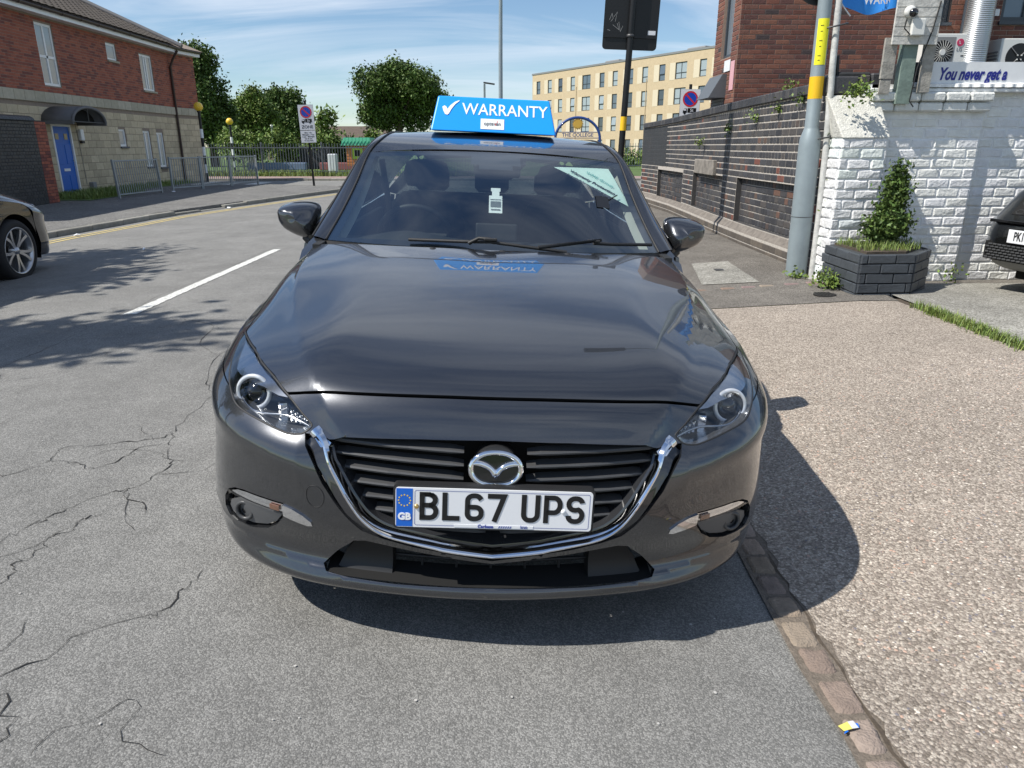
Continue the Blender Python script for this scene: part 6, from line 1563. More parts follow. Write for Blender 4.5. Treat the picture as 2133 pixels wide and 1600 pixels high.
# ---- zone sign on its pole
RED=pmat('sign_red',(.55,.02,.03),.4);ROUNDB=pmat('sign_roundel_blue',(.01,.06,.42),.4);SGREY=pmat('sign_white_face',(.66,.67,.70),.45);BACKG=pmat('sign_back_grey',(.16,.17,.18),.5)
def zone_sign(loc,h,label,full=True,post=True):
    g=empty('parking_zone_sign',loc,0,label,'sign')
    MB().cyl((0,.05,-.1),(0,.05,h+.12),.038,n=14).build('pole',BLKMET,g)
    a=1.15 if full else .9;z1=h
    MB().b2((-.25,-.012,z1-.80),(.25,.012,z1)).build('upper_plate',BACKG,g);MB().b2((-.245,-.016,z1-.795),(.245,-.0125,z1-.005)).build('upper_face',SGREY,g)
    c=Vector((0,-.018,z1-.23));n=40
    MB().add([(.165*math.cos(2*math.pi*i/n),-.0185,c.z+.165*math.sin(2*math.pi*i/n)) for i in range(n)],[tuple(range(n))[::-1] if 0 else tuple(range(n))]).build('roundel',ROUNDB,g)
    V=[];F=[]
    for i in range(n):
        t=2*math.pi*i/n
        for r in(.150,.188): V.append((r*math.cos(t),-.020,c.z+r*math.sin(t)))
    F=[(2*i,2*((i+1)%n),2*((i+1)%n)+1,2*i+1)[::-1] for i in range(n)]
    MB().add(V,F).build('red_ring',RED,g)
    MB().ribbon([(-.115,-.0205,c.z+.115),(.115,-.0205,c.z-.115)],.04,(0,-1,0)).build('red_bar',RED,g)
    zt=z1-.52
    mb=MB();mb.b2((-.05,-.0185,zt-.035),(.165,-.0165,zt+.075));mb.prism([(-.17,-.035),(-.065,-.035),(-.065,.065),(-.13,.065),(-.165,.02)],.0165,.0185,((0,0,zt),(1,0,0),(0,0,1),(0,-1,0)))
    for x in(-.12,.10): mb.cyl((x,-.0185,zt-.045),(x,-.0165,zt-.045),.03,n=14)
    mb.build('lorry_symbol',BLACKI,g)
    MB().b2((-.15,-.0195,zt+.015),(-.085,-.0188,zt+.05)).build('lorry_window',SGREY,g)
    text('weight','5t',.10,SGREY,g,frame((.055,-.0195,zt+.018),(1,0,0),(0,0,1)),bold=.001)
    text('zone_word','ZONE',.135,BLACKI,g,frame((0,-.0175,z1-.70),(1,0,0),(0,0,1)),bold=.002)
    if full:
        MB().b2((-.25,-.012,z1-1.20),(.25,.012,z1-.81)).build('lower_plate',BACKG,g);MB().b2((-.245,-.016,z1-1.195),(.245,-.0125,z1-.815)).build('lower_face',SGREY,g)
        text('times','Mon - Fri\nMidnight - 7 am\n6 pm - Midnight\nSat & Sun\nAt any time',.062,BLACKI,g,frame((0,-.0175,z1-1.005),(1,0,0),(0,0,1)),bold=.0006)
    return g
z_=zone_sign((-6.38,25.75,.06),2.64,'no stopping ZONE sign with times plate on black pole by the junction');z_.rotation_euler=(0,R_(-1.6),R_(8))
# ---- belisha beacons
ORG=pmat('beacon_globe',(.85,.55,.04),.35,coat=.3)
def beacon(loc,h,label):
    g=empty('belisha_beacon',loc,0,label,'beacon')
    n=8;
    for i in range(n): MB().cyl((0,0,h*i/n),(0,0,h*(i+1)/n),.06 if i<6 else .05,n=14).build('pole_band',(BLKMET if i%2==0 else WHITE) if i<6 else BLKMET,g)
    mb=MB();mb.lathe([(.0001,-.16)]+[(.165*math.cos(R_(a)),.165*math.sin(R_(a))) for a in range(-75,90,15)]+[(.0001,.165)],(0,0,h+.15),n=20);mb.build('globe',ORG,g);MB().cyl((0,0,h-.05),(0,0,h+.02),.07,n=14).build('collar',BLKMET,g)
beacon((-11.25,29.0,.09),2.55,'nearer belisha beacon with big yellow globe beside the house corner')
beacon((-13.3,38.0,.09),2.3,'farther belisha beacon with smaller yellow globe before the trees')
# ================================================================== far background
LEAFD=tintmat('leaf_dark',(.075,.122,.030),.55,noise=.25,nscale=3,bump=0)
LEAFL=tintmat('leaf_light',(.125,.185,.042),.55,noise=.25,nscale=3,bump=0)
BARK=pmat('bark',(.085,.065,.048),.95,noise=.4,nscale=6,bump=.6,bscale=20)
for m_ in(LEAFD,LEAFL):
    b_=m_.node_tree.nodes['Principled BSDF'];b_.inputs['Transmission Weight'].default_value=0;b_.inputs['Specular IOR Level'].default_value=.25
def leaf_cloud(name,lobes,n,size,m,parent=None,seed=1,shell_=.55,**t):
    """many small leaf faces spread through lobes (centre, radii); surface-weighted, with gaps"""
    r=np.random.default_rng(seed);w=np.array([l[1][0]*l[1][1]*l[1][2] for l in lobes])**(2/3);w/=w.sum();idx=r.choice(len(lobes),n,p=w)
    C_=np.array([l[0] for l in lobes],float)[idx];R3=np.array([l[1] for l in lobes],float)[idx]
    d=r.normal(size=(n,3));d/=np.linalg.norm(d,axis=1)[:,None];rad=1-shell_*r.random(n)**1.6
    # twig clumps: snap part of the leaves to cluster centres
    P=C_+d*R3*rad[:,None];nc=max(20,n//28);cc=P[r.choice(n,nc)];k=r.integers(0,nc,n);P=np.where((r.random(n)<.75)[:,None],cc[k]+r.normal(size=(n,3))*size*1.15,P)
    a=r.normal(size=(n,3));a/=np.linalg.norm(a,axis=1)[:,None];up=np.array([0,0,1.]);b=np.cross(a,up+r.normal(size=(n,3))*.6);b/=np.linalg.norm(b,axis=1)[:,None]+1e-9
    s=size*(.6+.8*r.random(n))[:,None]
    V=np.stack([P-a*s*.5,P+b*s*.32,P+a*s*.55,P-b*s*.32],1).reshape(-1,3)
    me=bpy.data.meshes.new(name);me.vertices.add(4*n);me.vertices.foreach_set('co',V.astype(np.float32).ravel());me.loops.add(4*n);me.loops.foreach_set('vertex_index',np.arange(4*n,dtype=np.int32));me.polygons.add(n);me.polygons.foreach_set('loop_start',np.arange(0,4*n,4,dtype=np.int32));me.polygons.foreach_set('loop_total',np.full(n,4,np.int32));me.materials.append(m);me.update();me.validate()
    c=(.65+.7*r.random(nc))[k][:,None]*np.array([[1,1,1]])*(.9+.25*r.random((n,1)));c[:,0]*=1+.25*(r.random(n)-.4)
    set_tint(me,np.repeat(c,4,0));return tag(obj(name,me,parent),**t)
def tree(loc,h,lobes,n,size,m,label,trunk_r=.25,seed=1,cat='tree',group=None):
    t=empty('tree',loc,0,label,cat,group)
    leaf_cloud('crown',lobes,n,size,m,t,seed)
    r=random.Random(seed);mb=MB();mb.tube([(0,0,-.1),(.05,.02,h*.22),(r.uniform(-.1,.1),0,h*.45),(r.uniform(-.2,.2),0,h*.75)],[trunk_r,trunk_r*.8,trunk_r*.6,trunk_r*.2],10);mb.build('trunk',BARK,t)
    for i in range(9):
        l=lobes[r.randrange(len(lobes))];c=l[0];z=h*r.uniform(.25,.5);mb=MB();mb.tube([(0,0,z),(c[0]*.4,c[1]*.4,z+(c[2]-z)*.5),(c[0]*.9,c[1]*.9,c[2]+l[1][2]*.3)],[trunk_r*.45,trunk_r*.25,trunk_r*.06],6);mb.build('branch',BARK,t)
    return t
def lobes(cx,rx,cz,rz,n,seed,ry=None,k=.5):
    r=random.Random(seed);o=[]
    for i in range(n):
        a=r.uniform(0,6.28);b=math.asin(r.uniform(-.85,1));q=r.uniform(.35,.78)
        o.append(((cx+rx*q*math.cos(a)*math.cos(b),(ry or rx)*q*math.sin(a)*math.cos(b),cz+rz*q*math.sin(b)),(rx*k*r.uniform(.6,1.1),rx*k*r.uniform(.6,1.1),rz*k*r.uniform(.55,1.0))))
    return o
def from_px(px0,px1,ptop,pbot,Y):
    a=pY(px0,pbot,Y);b=pY(px1,ptop,Y);return (a.x+b.x)/2,(b.x-a.x)/2,a.z,b.z
# (px0,px1,top,bottom,Y,leaf material,label)
x,rx,zb,zt2=from_px(733,930,130,292,70);tree((x,70,0),zt2,lobes(0,rx*1.02,(zt2+1.0)/2+.4,(zt2-1.0)/2*1.06,30,5,k=.37),52000,.25,LEAFD,'big round dark green tree left of the roof sign',.35,5)
x,rx,zb,zt2=from_px(372,492,90,300,52);tree((x,52,0),zt2,lobes(-.3,rx*.95,zt2*.52,zt2*.50,26,9,k=.36)+[((-.8,0,zt2*.86),(1.1,1.1,1.2))],46000,.20,LEAFD,'tall dark leafy tree just right of the brick house corner',.32,9)
x,rx,zb,zt2=from_px(478,560,178,300,58);tree((x,58,0),zt2,lobes(0,rx*1.05,zt2*.52,zt2*.5,20,12,k=.48),26000,.20,LEAFL,'paler light green tree between the two dark left-hand trees',.2,12)
x,rx,zb,zt2=from_px(525,622,163,290,66);tree((x,66,0),zt2,lobes(0,rx,zt2*.56,zt2*.47,20,14,k=.40),36000,.23,LEAFD,'dark rounded tree behind the zone sign, left of it',.3,14)
x,rx,zb,zt2=from_px(655,705,222,290,50);t_=tree((x,50,0),zt2,lobes(0,rx,zt2*.66,zt2*.30,9,17,k=.36),900,.24,LEAFL,'thin pale sapling behind the zone sign with sparse leaves',.09,17)
for i,(a,b_,tp,bt_,Y,lab) in enumerate(((445,560,262,312,44,'low bright bushes behind the fence left of the zone sign'),(560,625,268,308,46,'small green shrub behind the fence by the grey lamp column'),(640,690,275,306,47,'round shrub behind the fence just right of the zone sign'),(690,740,272,306,48,'dark shrub behind the fence left of the playhouse'),(752,800,270,310,47,'light green bush behind the car roof edge near the playhouse'))):
    x,rx,zb,zt2=from_px(a,b_,tp,bt_,Y);s_=empty('shrub',(x,Y,0),0,lab,'shrub','shrubs behind the school fence');leaf_cloud('foliage',lobes(0,rx,zt2*.55,zt2*.5,10,30+i,ry=1.2,k=.5),3800,.17,LEAFL if i!=3 else LEAFD,s_,40+i);MB().tube([(0,0,0),(0,0,zt2*.6)],.05,6).build('stem',BARK,s_)
# weeds growing along the foot of the fence
# ---- low school building with brown roof
sb=empty('low_school',(0,0,0),0,'low building with a long brown roof beyond the fence','building')
a=pY(555,300,78);b_=pY(790,300,78)
MB().b2((a.x,78,0),(b_.x,86,1.9)).build('wall',pmat('school_wall',(.22,.17,.14),.9,noise=.2),sb)
rz0,rz1=1.85,pY(660,262,80).z
MB().prism([(-.5,rz0),(8.5,rz0),(4.0,rz1)],a.x-.6,b_.x+.6,((0,78,0),(0,1,0),(0,0,1),(1,0,0))).build('roof',pmat('brown_tiles',(.10,.075,.058),.9,noise=.2,nscale=3),sb)
for k in range(6):
    xk=a.x+1.2+k*(b_.x-a.x-2)/6;w_=empty('window');w_.parent=sb;MB().b2((xk,77.95,.7),(xk+1.1,77.99,1.6)).build('pane',PANE,w_);MB().b2((xk-.06,77.93,.64),(xk+1.16,77.948,.70)).build('sill',UPVC,w_)
# ---- school fence of vertical pales
FEN=pmat('fence_steel',(.12,.14,.16),.5,.3)
def pale_fence(p,q,h,label,step=.125,post=2.75):
    p=Vector(p);q=Vector(q);l=(q-p).length;g=empty('steel_fence',p,math.atan2(q.y-p.y,q.x-p.x),label,'fence')
    pale=MB().cyl((0,0,.08),(0,0,h),.013,n=5).me('pale',FEN);n=int(l/step);order=sorted(range(n),key=lambda i:(p+(q-p)*(i/n)).length)
    near=set(order[:290]);mb=MB()
    for i in range(n):
        if i in near: obj('pale',pale,g,(i*step,0,0))
        else: mb.cyl((i*step,0,.08),(i*step,0,h),.013,n=5)
    if n>290: mb.build('far_pales',FEN,g,kind='stuff')
    for z in(.22,h-.18): MB().b2((0,-.02,z-.02),(l,.02,z+.02)).build('rail',FEN,g)
    k=0
    while k*post<l: MB().b2((k*post-.035,.02,-.1),(k*post+.035,.09,h+.06)).build('post',FEN,g);k+=1
pale_fence((-30,35.3,.08),(-.5,33.9,.08),1.42,'long dark steel pale fence across the far side of the junction')
pale_fence((7.2,45,.06),(30,45,.06),1.5,'distant steel fence in front of the apartment block',.15)
# playhouse with green roof
ph=empty('playhouse',(-7.75,41.5,.0),0,'small orange brick playhouse with green roof behind the fence','playhouse')
MB().b2((-.62,0,.35),(.62,1.2,1.45)).build('wall',pmat('playhouse_orange',(.55,.20,.07),.7,noise=.2,nscale=4),ph)
for i in range(7): MB().b2((-.622,-.012,.42+.15*i),(.622,-.001,.432+.15*i)).build('brick_line',pmat('playhouse_joint',(.30,.12,.06),.8) if i==0 else MATS['playhouse_joint'],ph)
MB().prism([(-.85,0),(.85,0),(.70,.42),(-.70,.42)],-.25,1.45,((0,0,1.42),(1,0,0),(0,.25,.97),(0,1,0))).build('roof',pmat('playhouse_green',(.06,.36,.22),.6),ph)
for i in range(9): MB().b2((-.8+.19*i,-.27,1.44),(-.77+.19*i,-.24,1.82)).build('roof_rib',MATS['playhouse_green'],ph)
MB().b2((-.28,-.04,.72),(.28,-.015,1.32)).build('window_frame',pmat('playhouse_lime',(.45,.60,.06),.6),ph);MB().b2((-.15,-.05,.86),(.15,-.041,1.18)).build('window_opening',BLKMET,ph)
# playground bits seen through the fence
for nm,lab,(x,y,w,h),c in(('play_bench','low blue playground bench behind the fence on the left',(-13.0,44,3.4,.42),(.13,.18,.28)),('play_bench','low red playground bench behind the fence centre',(-9.4,44,2.2,.42),(.26,.09,.09)),('storage_bin','pale grey storage bin behind the fence near the zone sign',(-8.75,39.5,.42,.95),(.62,.64,.66)),('play_shelter','dark open play shelter behind the fence',(-11.4,46,2.2,1.3),(.03,.03,.035))):
    bevel(tag(MB().b2((x-w/2,y,.05),(x+w/2,y+.5,.05+h)).build(nm,pmat(nm+str(int(-x*10)),c,.7)),lab,nm.split('_')[1]),.04)
# ---- apartment block
ab=empty('apartment_block',(0,0,0),0,'four-storey pale yellow brick apartment block with many tall dark windows','building')
A0=pY(1108,320,118);A1=pY(1490,320,84);A0.z=A1.z=0
dirv=(A1-A0);LEN=dirv.length+26;dirv.normalize();nrm=Vector((dirv.y,-dirv.x,0))
if nrm.y>0: nrm=-nrm
TAN=pmat('pale_brick',(.50,.395,.26),.9,noise=.10,nscale=2.5,bump=.2);TANL=pmat('cream_panel',(.60,.52,.39),.9)
HT=11.5
ab.location=A0;ab.rotation_euler=(0,0,math.atan2(dirv.y,dirv.x))
# local: x along facade, -y outward
wins=[];rowz=[(0.4,2.2),(3.25,5.05),(6.0,7.8),(8.75,10.55)]
k=0;xw=1.2
cols_=[]
while xw<LEN-2: 
    wd_=1.9 if k%6==4 else 1.05;cols_.append((xw,wd_));xw+=wd_+ (1.75 if k%2 else 2.05);k+=1
hol=[(c,c+w,z0,z1) for c,w in cols_ for z0,z1 in rowz]
skin([(0,0),(LEN,0)],HT,-.2,hol,TAN,ab,-1,.18,'facade')
obj('rear_body',MB().b2((0,.2,-.2),(LEN,14,HT-.05)).me('rear_body',TAN),ab)
MB().b2((-.1,-.06,HT),(LEN+.1,14,HT+.22)).build('parapet',pmat('parapet_grey',(.20,.205,.21),.6),ab)
AF=pmat('apartment_frame',(.035,.04,.045),.5);AP=[pmat('apartment_pane_%d'%i,c,.08,spec=.9) for i,c in enumerate(((.10,.13,.16),(.30,.35,.37),(.05,.065,.08)))]
rr2=random.Random(4)
for c,w in cols_:
    for j,(z0,z1) in enumerate(rowz):
        wn=empty('window');wn.parent=ab
        pm=AP[rr2.choice([0,0,1,1,2])]
        mb=MB();t=.08
        for a_,b2_ in(((c,.08,z0),(c+t,.14,z1)),((c+w-t,.08,z0),(c+w,.14,z1)),((c+t,.08,z0),(c+w-t,.14,z0+t)),((c+t,.08,z1-t),(c+w-t,.14,z1)),((c+t,.08,z0+.62),(c+w-t,.14,z0+.70))): mb.b2(a_,b2_)
        if w>1.5: mb.b2((c+w/2-.04,.08,z0+t),(c+w/2+.04,.14,z1-t))
        mb.build('frame',AF,wn);MB().b2((c+t,.11,z0+t),(c+w-t,.13,z1-t)).build('pane',pm,wn)
        if rr2.random()<.45: MB().b2((c+t,.145,z0+.75),(c+w*.5,.16,z1-t)).build('curtain',SIGNW,wn)
        if rr2.random()<.25 and w<1.5: MB().add([(c+t,.0,z0+.75),(c+w-t,.0,z0+.75),(c+w-t,.1,z1-t),(c+t,.1,z1-t)],[(0,1,2,3)]).build('open_sash',pm,wn)
        MB().b2((c-.95,-.012,z0-.05),(c-.03,.02,z1+.02)).build('cream_panel',TANL,ab)
for xk in(14.0,30.0): bevel(MB().b2((xk,3,HT+.2),(xk+3.0,6,HT+.9)).build('roof_plant',ACG,ab),.1)
for xk in(11.6,26.5,40): MB().b2((xk,-.08,.2),(xk+.09,-.01,9.2)).build('downpipe',TAN,ab)
# hedge in front of the flats
hg=empty('hedge',(0,0,0),0,'dark green hedge at the foot of the apartment block','hedge');leaf_cloud('foliage',[((9.0+1.6*i,52-.5*i,.55),(1.1,.8,.62)) for i in range(14)],9000,.2,LEAFL,hg,77)
# ---- blue arch with sun emblem and raised letters
BLUA=pmat('arch_blue',(.012,.05,.22),.4,coat=.3)
ar=empty('blue_gate_arch',(pY(1203,290,37).x,37,0),0,'blue tubular gate arch with yellow sun behind the car roof','arch')
rA=(pY(1250,290,37).x-pY(1157,290,37).x)/2;zA=pY(1203,290,37).z;tA=pY(1203,245,37).z
MB().tube([(-rA,0,0),(-rA,0,zA*.7)]+[(-rA*math.cos(math.pi*i/24),0,zA+(tA-zA)*math.sin(math.pi*i/24)) for i in range(25)]+[(rA,0,zA*.7),(rA,0,0)],.065,10).build('arch_tube',BLUA,ar)
for z in(zA+.05,zA+.32): MB().tube([(-rA,0,z),(rA,0,z)],.018,6).build('rail',BLUA,ar)
text('arch_letters','THE COLLEGE',.24,BLUA,ar,frame((0,-.02,zA+.185),(1,0,0),(0,0,1)),ext=.012,bold=.004)
mb=MB();pts=[]
for i in range(32):
    t=2*math.pi*i/32;r_=.30 if i%2==0 else .21;pts.append((r_*math.cos(t),r_*math.sin(t)))
mb.prism(pts,-.02,.02,((0,0,zA+.32+.38),(1,0,0),(0,0,1),(0,-1,0)));mb.build('sun_rays',pmat('sun_gold',(.62,.38,.06),.5),ar);MB().cyl((0,-.05,zA+.70),(0,.03,zA+.70),.19,n=24).build('sun_disc',MATS['sun_gold'],ar)
# ---- tall lamp columns, sign column seen from behind
tc_=empty('tall_lamp_column',(pY(1043,200,34).x,34,0),0,'very tall thin green-grey lamp column rising out of the picture','lamp post');MB().tube([(0,0,0),(0,0,5),(.05,0,12)],[.10,.09,.06],12).build('column',GREYMETAL,tc_);MB().tube([(.05,0,12),(.3,-.2,12.3),(1.2,-.6,12.4)],.04,8).build('arm',GREYMETAL,tc_);bevel(MB().box((1.5,-.75,12.4),(.6,.3,.1)).build('lamp_head',GREYP,tc_),.02)
p_=pY(1009,175,75);sl_=empty('street_lamp',(p_.x,75,0),0,'small distant street lamp standing behind the roof sign','lamp post');MB().tube([(0,0,0),(0,0,p_.z)],.10,8).build('column',GREYMETAL,sl_);bevel(MB().box((.45,0,p_.z+.05),(1.1,.3,.14),Matrix.Rotation(R_(8),3,'Y')).build('lamp_head',GREYP,sl_),.03)
p_=pY(581,270,55);gl=empty('school_lamp',(p_.x-.5,55,0),0,'slim grey lamp column among the shrubs beyond the fence','lamp post');MB().tube([(0,0,0),(0,0,2.6)],.06,8).build('column',RAILM,gl);MB().lathe([(.0001,.2),(.13,.1),(.15,0),(.06,-.06)],(0,0,2.68),n=12).build('lamp_head',ACW,gl)
# big black sign plate seen from behind, on a black pole with yellow band
bs=empty('sign_from_behind',(pY(1287,300,10.9).x,10.9,gz(1.7,10.9)),0,'large black sign plate seen from behind on a black pole with yellow band','sign');bs.rotation_euler=(0,R_(2.2),R_(-3))
zq=lambda py:pY(1290,py,10.9).z-gz(1.7,10.9)
MB().cyl((0,0,-.05),(0,0,4.3),.044,n=18).build('pole',BLKMET,bs);MB().cyl((0,0,zq(272)),(0,0,zq(243)),.0455,n=18,caps=False).build('yellow_band',YBAND,bs)
zb_=zq(103);o=MB();o.prism([(-.375+.05*(1-math.cos(0)),zb_+.05)]+[(-.375+.05-.05*math.cos(R_(90*i/5)),zb_+.05-.05*math.sin(R_(90*i/5))) for i in range(6)]+[(.375-.05+.05*math.sin(R_(90*i/5)),zb_+.05-.05*math.cos(R_(90*i/5))) for i in range(6)]+[(.375,4.2),(-.375,4.2)],.055,.075,((0,0,0),(1,0,0),(0,0,1),(0,1,0)));o.build('plate',BLKMET,bs)
for z in(zb_+.15,zb_+.72): MB().b2((-.36,.038,z),(.36,.058,z+.045)).build('channel',BLKMET,bs)
MB().lathe([(.049,-.02),(.053,-.02),(.053,.02),(.049,.02)],(0,0,zb_+.17),n=18).build('clamp',GREYP,bs)
MB().b2((.24,.050,zb_+.16),(.345,.054,zb_+.25)).build('maker_label',SGREY,bs)
mb=MB()
for st in([(-.30,.42),(-.27,.50),(-.25,.44),(-.28,.40)],[(-.24,.46),(-.20,.52),(-.22,.40)],[(-.25,.36),(-.16,.30),(-.19,.38)],[(-.17,.40),(-.14,.28),(-.11,.35)],[(-.32,.30),(-.28,.285)]): mb.ribbon([(a_,.0535,zb_+c_-.05) for a_,c_ in st],.006,(0,-1,0))
mb.build('scratched_tag',ACG,bs)
zr_=zone_sign((pY(1436,230,19.5).x,19.5,0),pY(1436,186,19.5).z,'no stopping ZONE sign half hidden behind the far end of the brick wall',False);zr_.rotation_euler=(0,0,R_(-4))
# ================================================================== roof sign, windscreen papers, other cars, plants, litter
rs=empty('roof_sign_box',(0,0,0),0,'blue WARRANTY roof sign standing on the dark grey car','roof sign');rs.parent=None
MC=CAR.matrix_basis.copy();rs.matrix_world=Matrix.Translation(CAR.location)@CAR.rotation_euler.to_matrix().to_4x4()
yb,yt=2.30,2.40
fr_=[(-.345,yb,1.466),(.318,yb,1.466),(.282,yt,1.642),(-.312,yt,1.642)];bk_=[(-.345,2.56,1.466),(.318,2.56,1.466),(.282,2.46,1.642),(-.312,2.46,1.642)]
bevel(obj('sign_body',mesh('sign_body',fr_+bk_,[(0,1,2,3),(5,4,7,6),(1,5,6,2),(4,0,3,7),(3,2,6,7),(4,5,1,0)],BLUESIGN),rs),.008,3)
fu=Vector((0,yt-yb,.176)).normalized()
Mf=lambda x,h,o=.0015:frame(Vector((x,yb,1.466))+fu*h+Vector((0,-1,.5)).normalized()*o,(1,0,0),fu)
text('lettering','WARRANTY',.094,WHITE,rs,Mf(.045,.128),bold=.0006,sx=.865)
mb=MB();F_=Mf(-.245,.125,.002)
ck=[(-.042,.012),(-.030,.020),(-.020,.012),(-.014,.0),(.0,.022),(.024,.044),(.046,.054),(.048,.050),(.026,.030),(.006,.0),(-.006,-.026),(-.014,-.034),(-.026,-.030),(-.036,-.010)]
mb.prism(ck,0,.001,(F_.translation,F_.col[0].to_3d(),F_.col[1].to_3d(),F_.col[2].to_3d()));mb.build('tick_mark',WHITE,rs)
F_=Mf(-.02,.048,.0015);mb=MB();mb.prism([(-.062,-.03),(.062,-.03),(.062,.03),(-.062,.03)],0,.001,(F_.translation,F_.col[0].to_3d(),F_.col[1].to_3d(),F_.col[2].to_3d()));mb.build('badge',WHITE,rs)
text('badge_word','opteven',.032,GREYT,rs,Mf(-.02,.050,.004),sx=.86)
F_=Mf(-.001,.050,.0048);mb=MB();mb.ribbon([F_@Vector((-.006,.004,0)),F_@Vector((-.001,-.008,0)),F_@Vector((.009,.017,0))],.0028,F_.col[2].to_3d());mb.build('badge_tick',REDT,rs)
# papers behind the windscreen (sub-surface of the glass rows)
def glass_pt(x,t,off=.006):
    r=CI['rows'];k=min(int(t*18),17);f=t*18-k
    def row(kk):
        q=r[kk];w=x/q[-1][0];j=(w+1)/2*32;i=min(max(int(j),0),31);g=j-i;return Vector(q[i])*(1-g)+Vector(q[i+1])*g
    p=row(k)*(1-f)+row(k+1)*f;return p+Vector((0,off,-off*.8))
def decal(name,poly,mt,parent,off,n=6):
    """poly of (x,t) corners (quad) laid behind the glass"""
    a,b,c,d=[np.array(q) for q in poly];V=[];F=[]
    for i in range(n+1):
        for j in range(n+1):
            u,v=i/n,j/n;q=a*(1-u)*(1-v)+b*u*(1-v)+c*u*v+d*(1-u)*v;V.append(glass_pt(q[0],q[1],off))
    for i in range(n):
        for j in range(n): F.append((i*(n+1)+j,(i+1)*(n+1)+j,(i+1)*(n+1)+j+1,i*(n+1)+j+1))
    return obj(name,mesh(name,V,F,mt,True),parent)
def on_car(o): o.matrix_world=rs.matrix_world.copy();return o
wp_=on_car(empty('warranty_paper',(0,0,0),0,'pale green paper with warranty text in the windscreen top corner','paper'))
decal('sheet',[(.285,.875),(.565,.925),(.650,.55),(.644,.53)],PAPER,wp_,.010)
def line_on_glass(s,x0,t0,x1,t1,size,mt,parent,bold=0):
    p=glass_pt(x0,t0,.004);q=glass_pt(x1,t1,.004);r_=glass_pt(x0,t0+.1,.004)
    return text('printed_line',s,size,mt,parent,frame(p,q-p,r_-p),bold=bold,align='LEFT',ext=.0004)
line_on_glass('Warranty Protection',.365,.842,.62,.60,.030,BLACKI,wp_,.0008);line_on_glass('Available on this car',.345,.80,.61,.545,.030,GREYT,wp_);line_on_glass('WMS Group',.445,.845,.60,.70,.030,pmat('print_teal',(.10,.42,.40),.6),wp_)
tg_=on_car(empty('bottle_tag',(0,0,0),0,'small white bottle-shaped tag hanging behind the windscreen','tag'))
for nm,(x0,x1,t0,t1),mt in(('tag_body',(-.029,.031,.33,.50),WHITE),('tag_neck',(-.016,.018,.50,.545),WHITE),('tag_cap',(-.021,.023,.545,.58),WHITE),('tag_print',(-.022,.024,.385,.44),GREYT),('tag_print',(-.02,.022,.355,.366),GREYT),('tag_print',(-.024,.026,.455,.461),GREYT)): decal(nm,[(x0,t0),(x1,t0),(x1,t1),(x0,t1)],mt,tg_,.010 if nm!='tag_print' else .008,2)
dp=on_car(empty('painted_dark_reflection',(0,0,0),0,'small square black pad stuck on the windscreen below the paper','device'));decal('face',[(.473,.45),(.536,.45),(.536,.58),(.473,.58)],BLACKI,dp,-.003,2);  # dark reflection painted as a black patch on the outer glass
p=glass_pt(.536,.55,-.003);MB().tube([p,glass_pt(.585,.62,-.003)],.003,5).build('lead',BLACKI,dp)  # thin black line drawn as part of the painted reflection
# ---- second car on the left: same maker's family shape, black, seen from behind its front wheel
c2=copy_tree(CAR);c2.name='parked_black_car';tag(c2,'black car parked at the left edge showing its front wheel','car')
def drop(o,names):
    for ch in list(o.children):
        if ch.name.split('.')[0] in names:
            for g in list(ch.children): bpy.data.objects.remove(g)
            bpy.data.objects.remove(ch)
        else:
            for sl in ch.material_slots:
                if sl.material==PAINT: sl.link='OBJECT';sl.material=PAINT2
            for g in ch.children:
                for sl in g.material_slots:
                    if sl.material==PAINT: sl.link='OBJECT';sl.material=PAINT2
drop(c2,('number_plate','towing_cover'))
c2.location=(-6.22,9.02,gz(-6.2,8.5)-.005);c2.rotation_euler=(0,R_(-1.2),R_(180+1.5));c2.scale=(1.03,1.06,1.06)
# ---- dark SUV nose at the right edge
SUVP=paintmat('suv_paint',(.022,.022,.022),(.08,.08,.08))
sv=empty('dark_suv',(4.46,6.86,gz(4.4,6.2)),0,'dark grey SUV nose with PK16 plate at the right edge','car')
sv.rotation_euler=(0,0,R_(-79))
# local: x along its front (to the right), y back, z up
def plan(x): return .015+.10*max(0,(.30-x)/.30)**2.2 if x<.30 else .015+.0*x
def prow(z,set_,x_in):
    r_=[]
    for i in range(24):
        t=i/23
        if i<10:
            a=math.pi/2*(i/9);r_.append((x_in+.30*(1-math.sin(a)),set_+.30*(1-math.cos(a)) if 0 else set_+.34*(math.cos(a))**1.6,z))
        else: r_.append((x_in+.30+ (1.35)*(i-9)/14,set_,z)) if 0 else r_.append((x_in+.30*1+1.30*(i-9)/14,set_,z))
    # first ten run from the flank round the corner
    for i in range(10):
        a=math.pi/2*(i/9);r_[i]=(x_in+.30*(1-math.cos(a)),set_+.42*(1-math.sin(a)),z)
    return [(x_in,4.2,z),(x_in,2.2,z),(x_in,.9,z)]+r_+[(x_in+1.9-.0,.9,z),(x_in+1.9,4.2,z)]
prof=[(.20,.18,.06),(.24,.10,.03),(.33,.035,.01),(.42,.01,.0),(.50,.0,.0),(.58,.01,.0),(.64,.035,.0),(.72,.098,.005),(.80,.16,.012),(.88,.225,.025),(.94,.32,.04),(.98,.55,.07),(1.04,1.2,.12)]
LEAN=lambda o:[setattr(v,'co',v.co+Vector((0,max(0,v.co.z-.60)*.78,0))) for v in o.data.vertices]
grid('body',[prow(z,s_,x_) for z,s_,x_ in prof],SUVP,sv,flip=True)
top_=prow(1.04,1.2,.12);MB().add(top_,[tuple(range(len(top_)))]).build('bonnet',SUVP,sv)
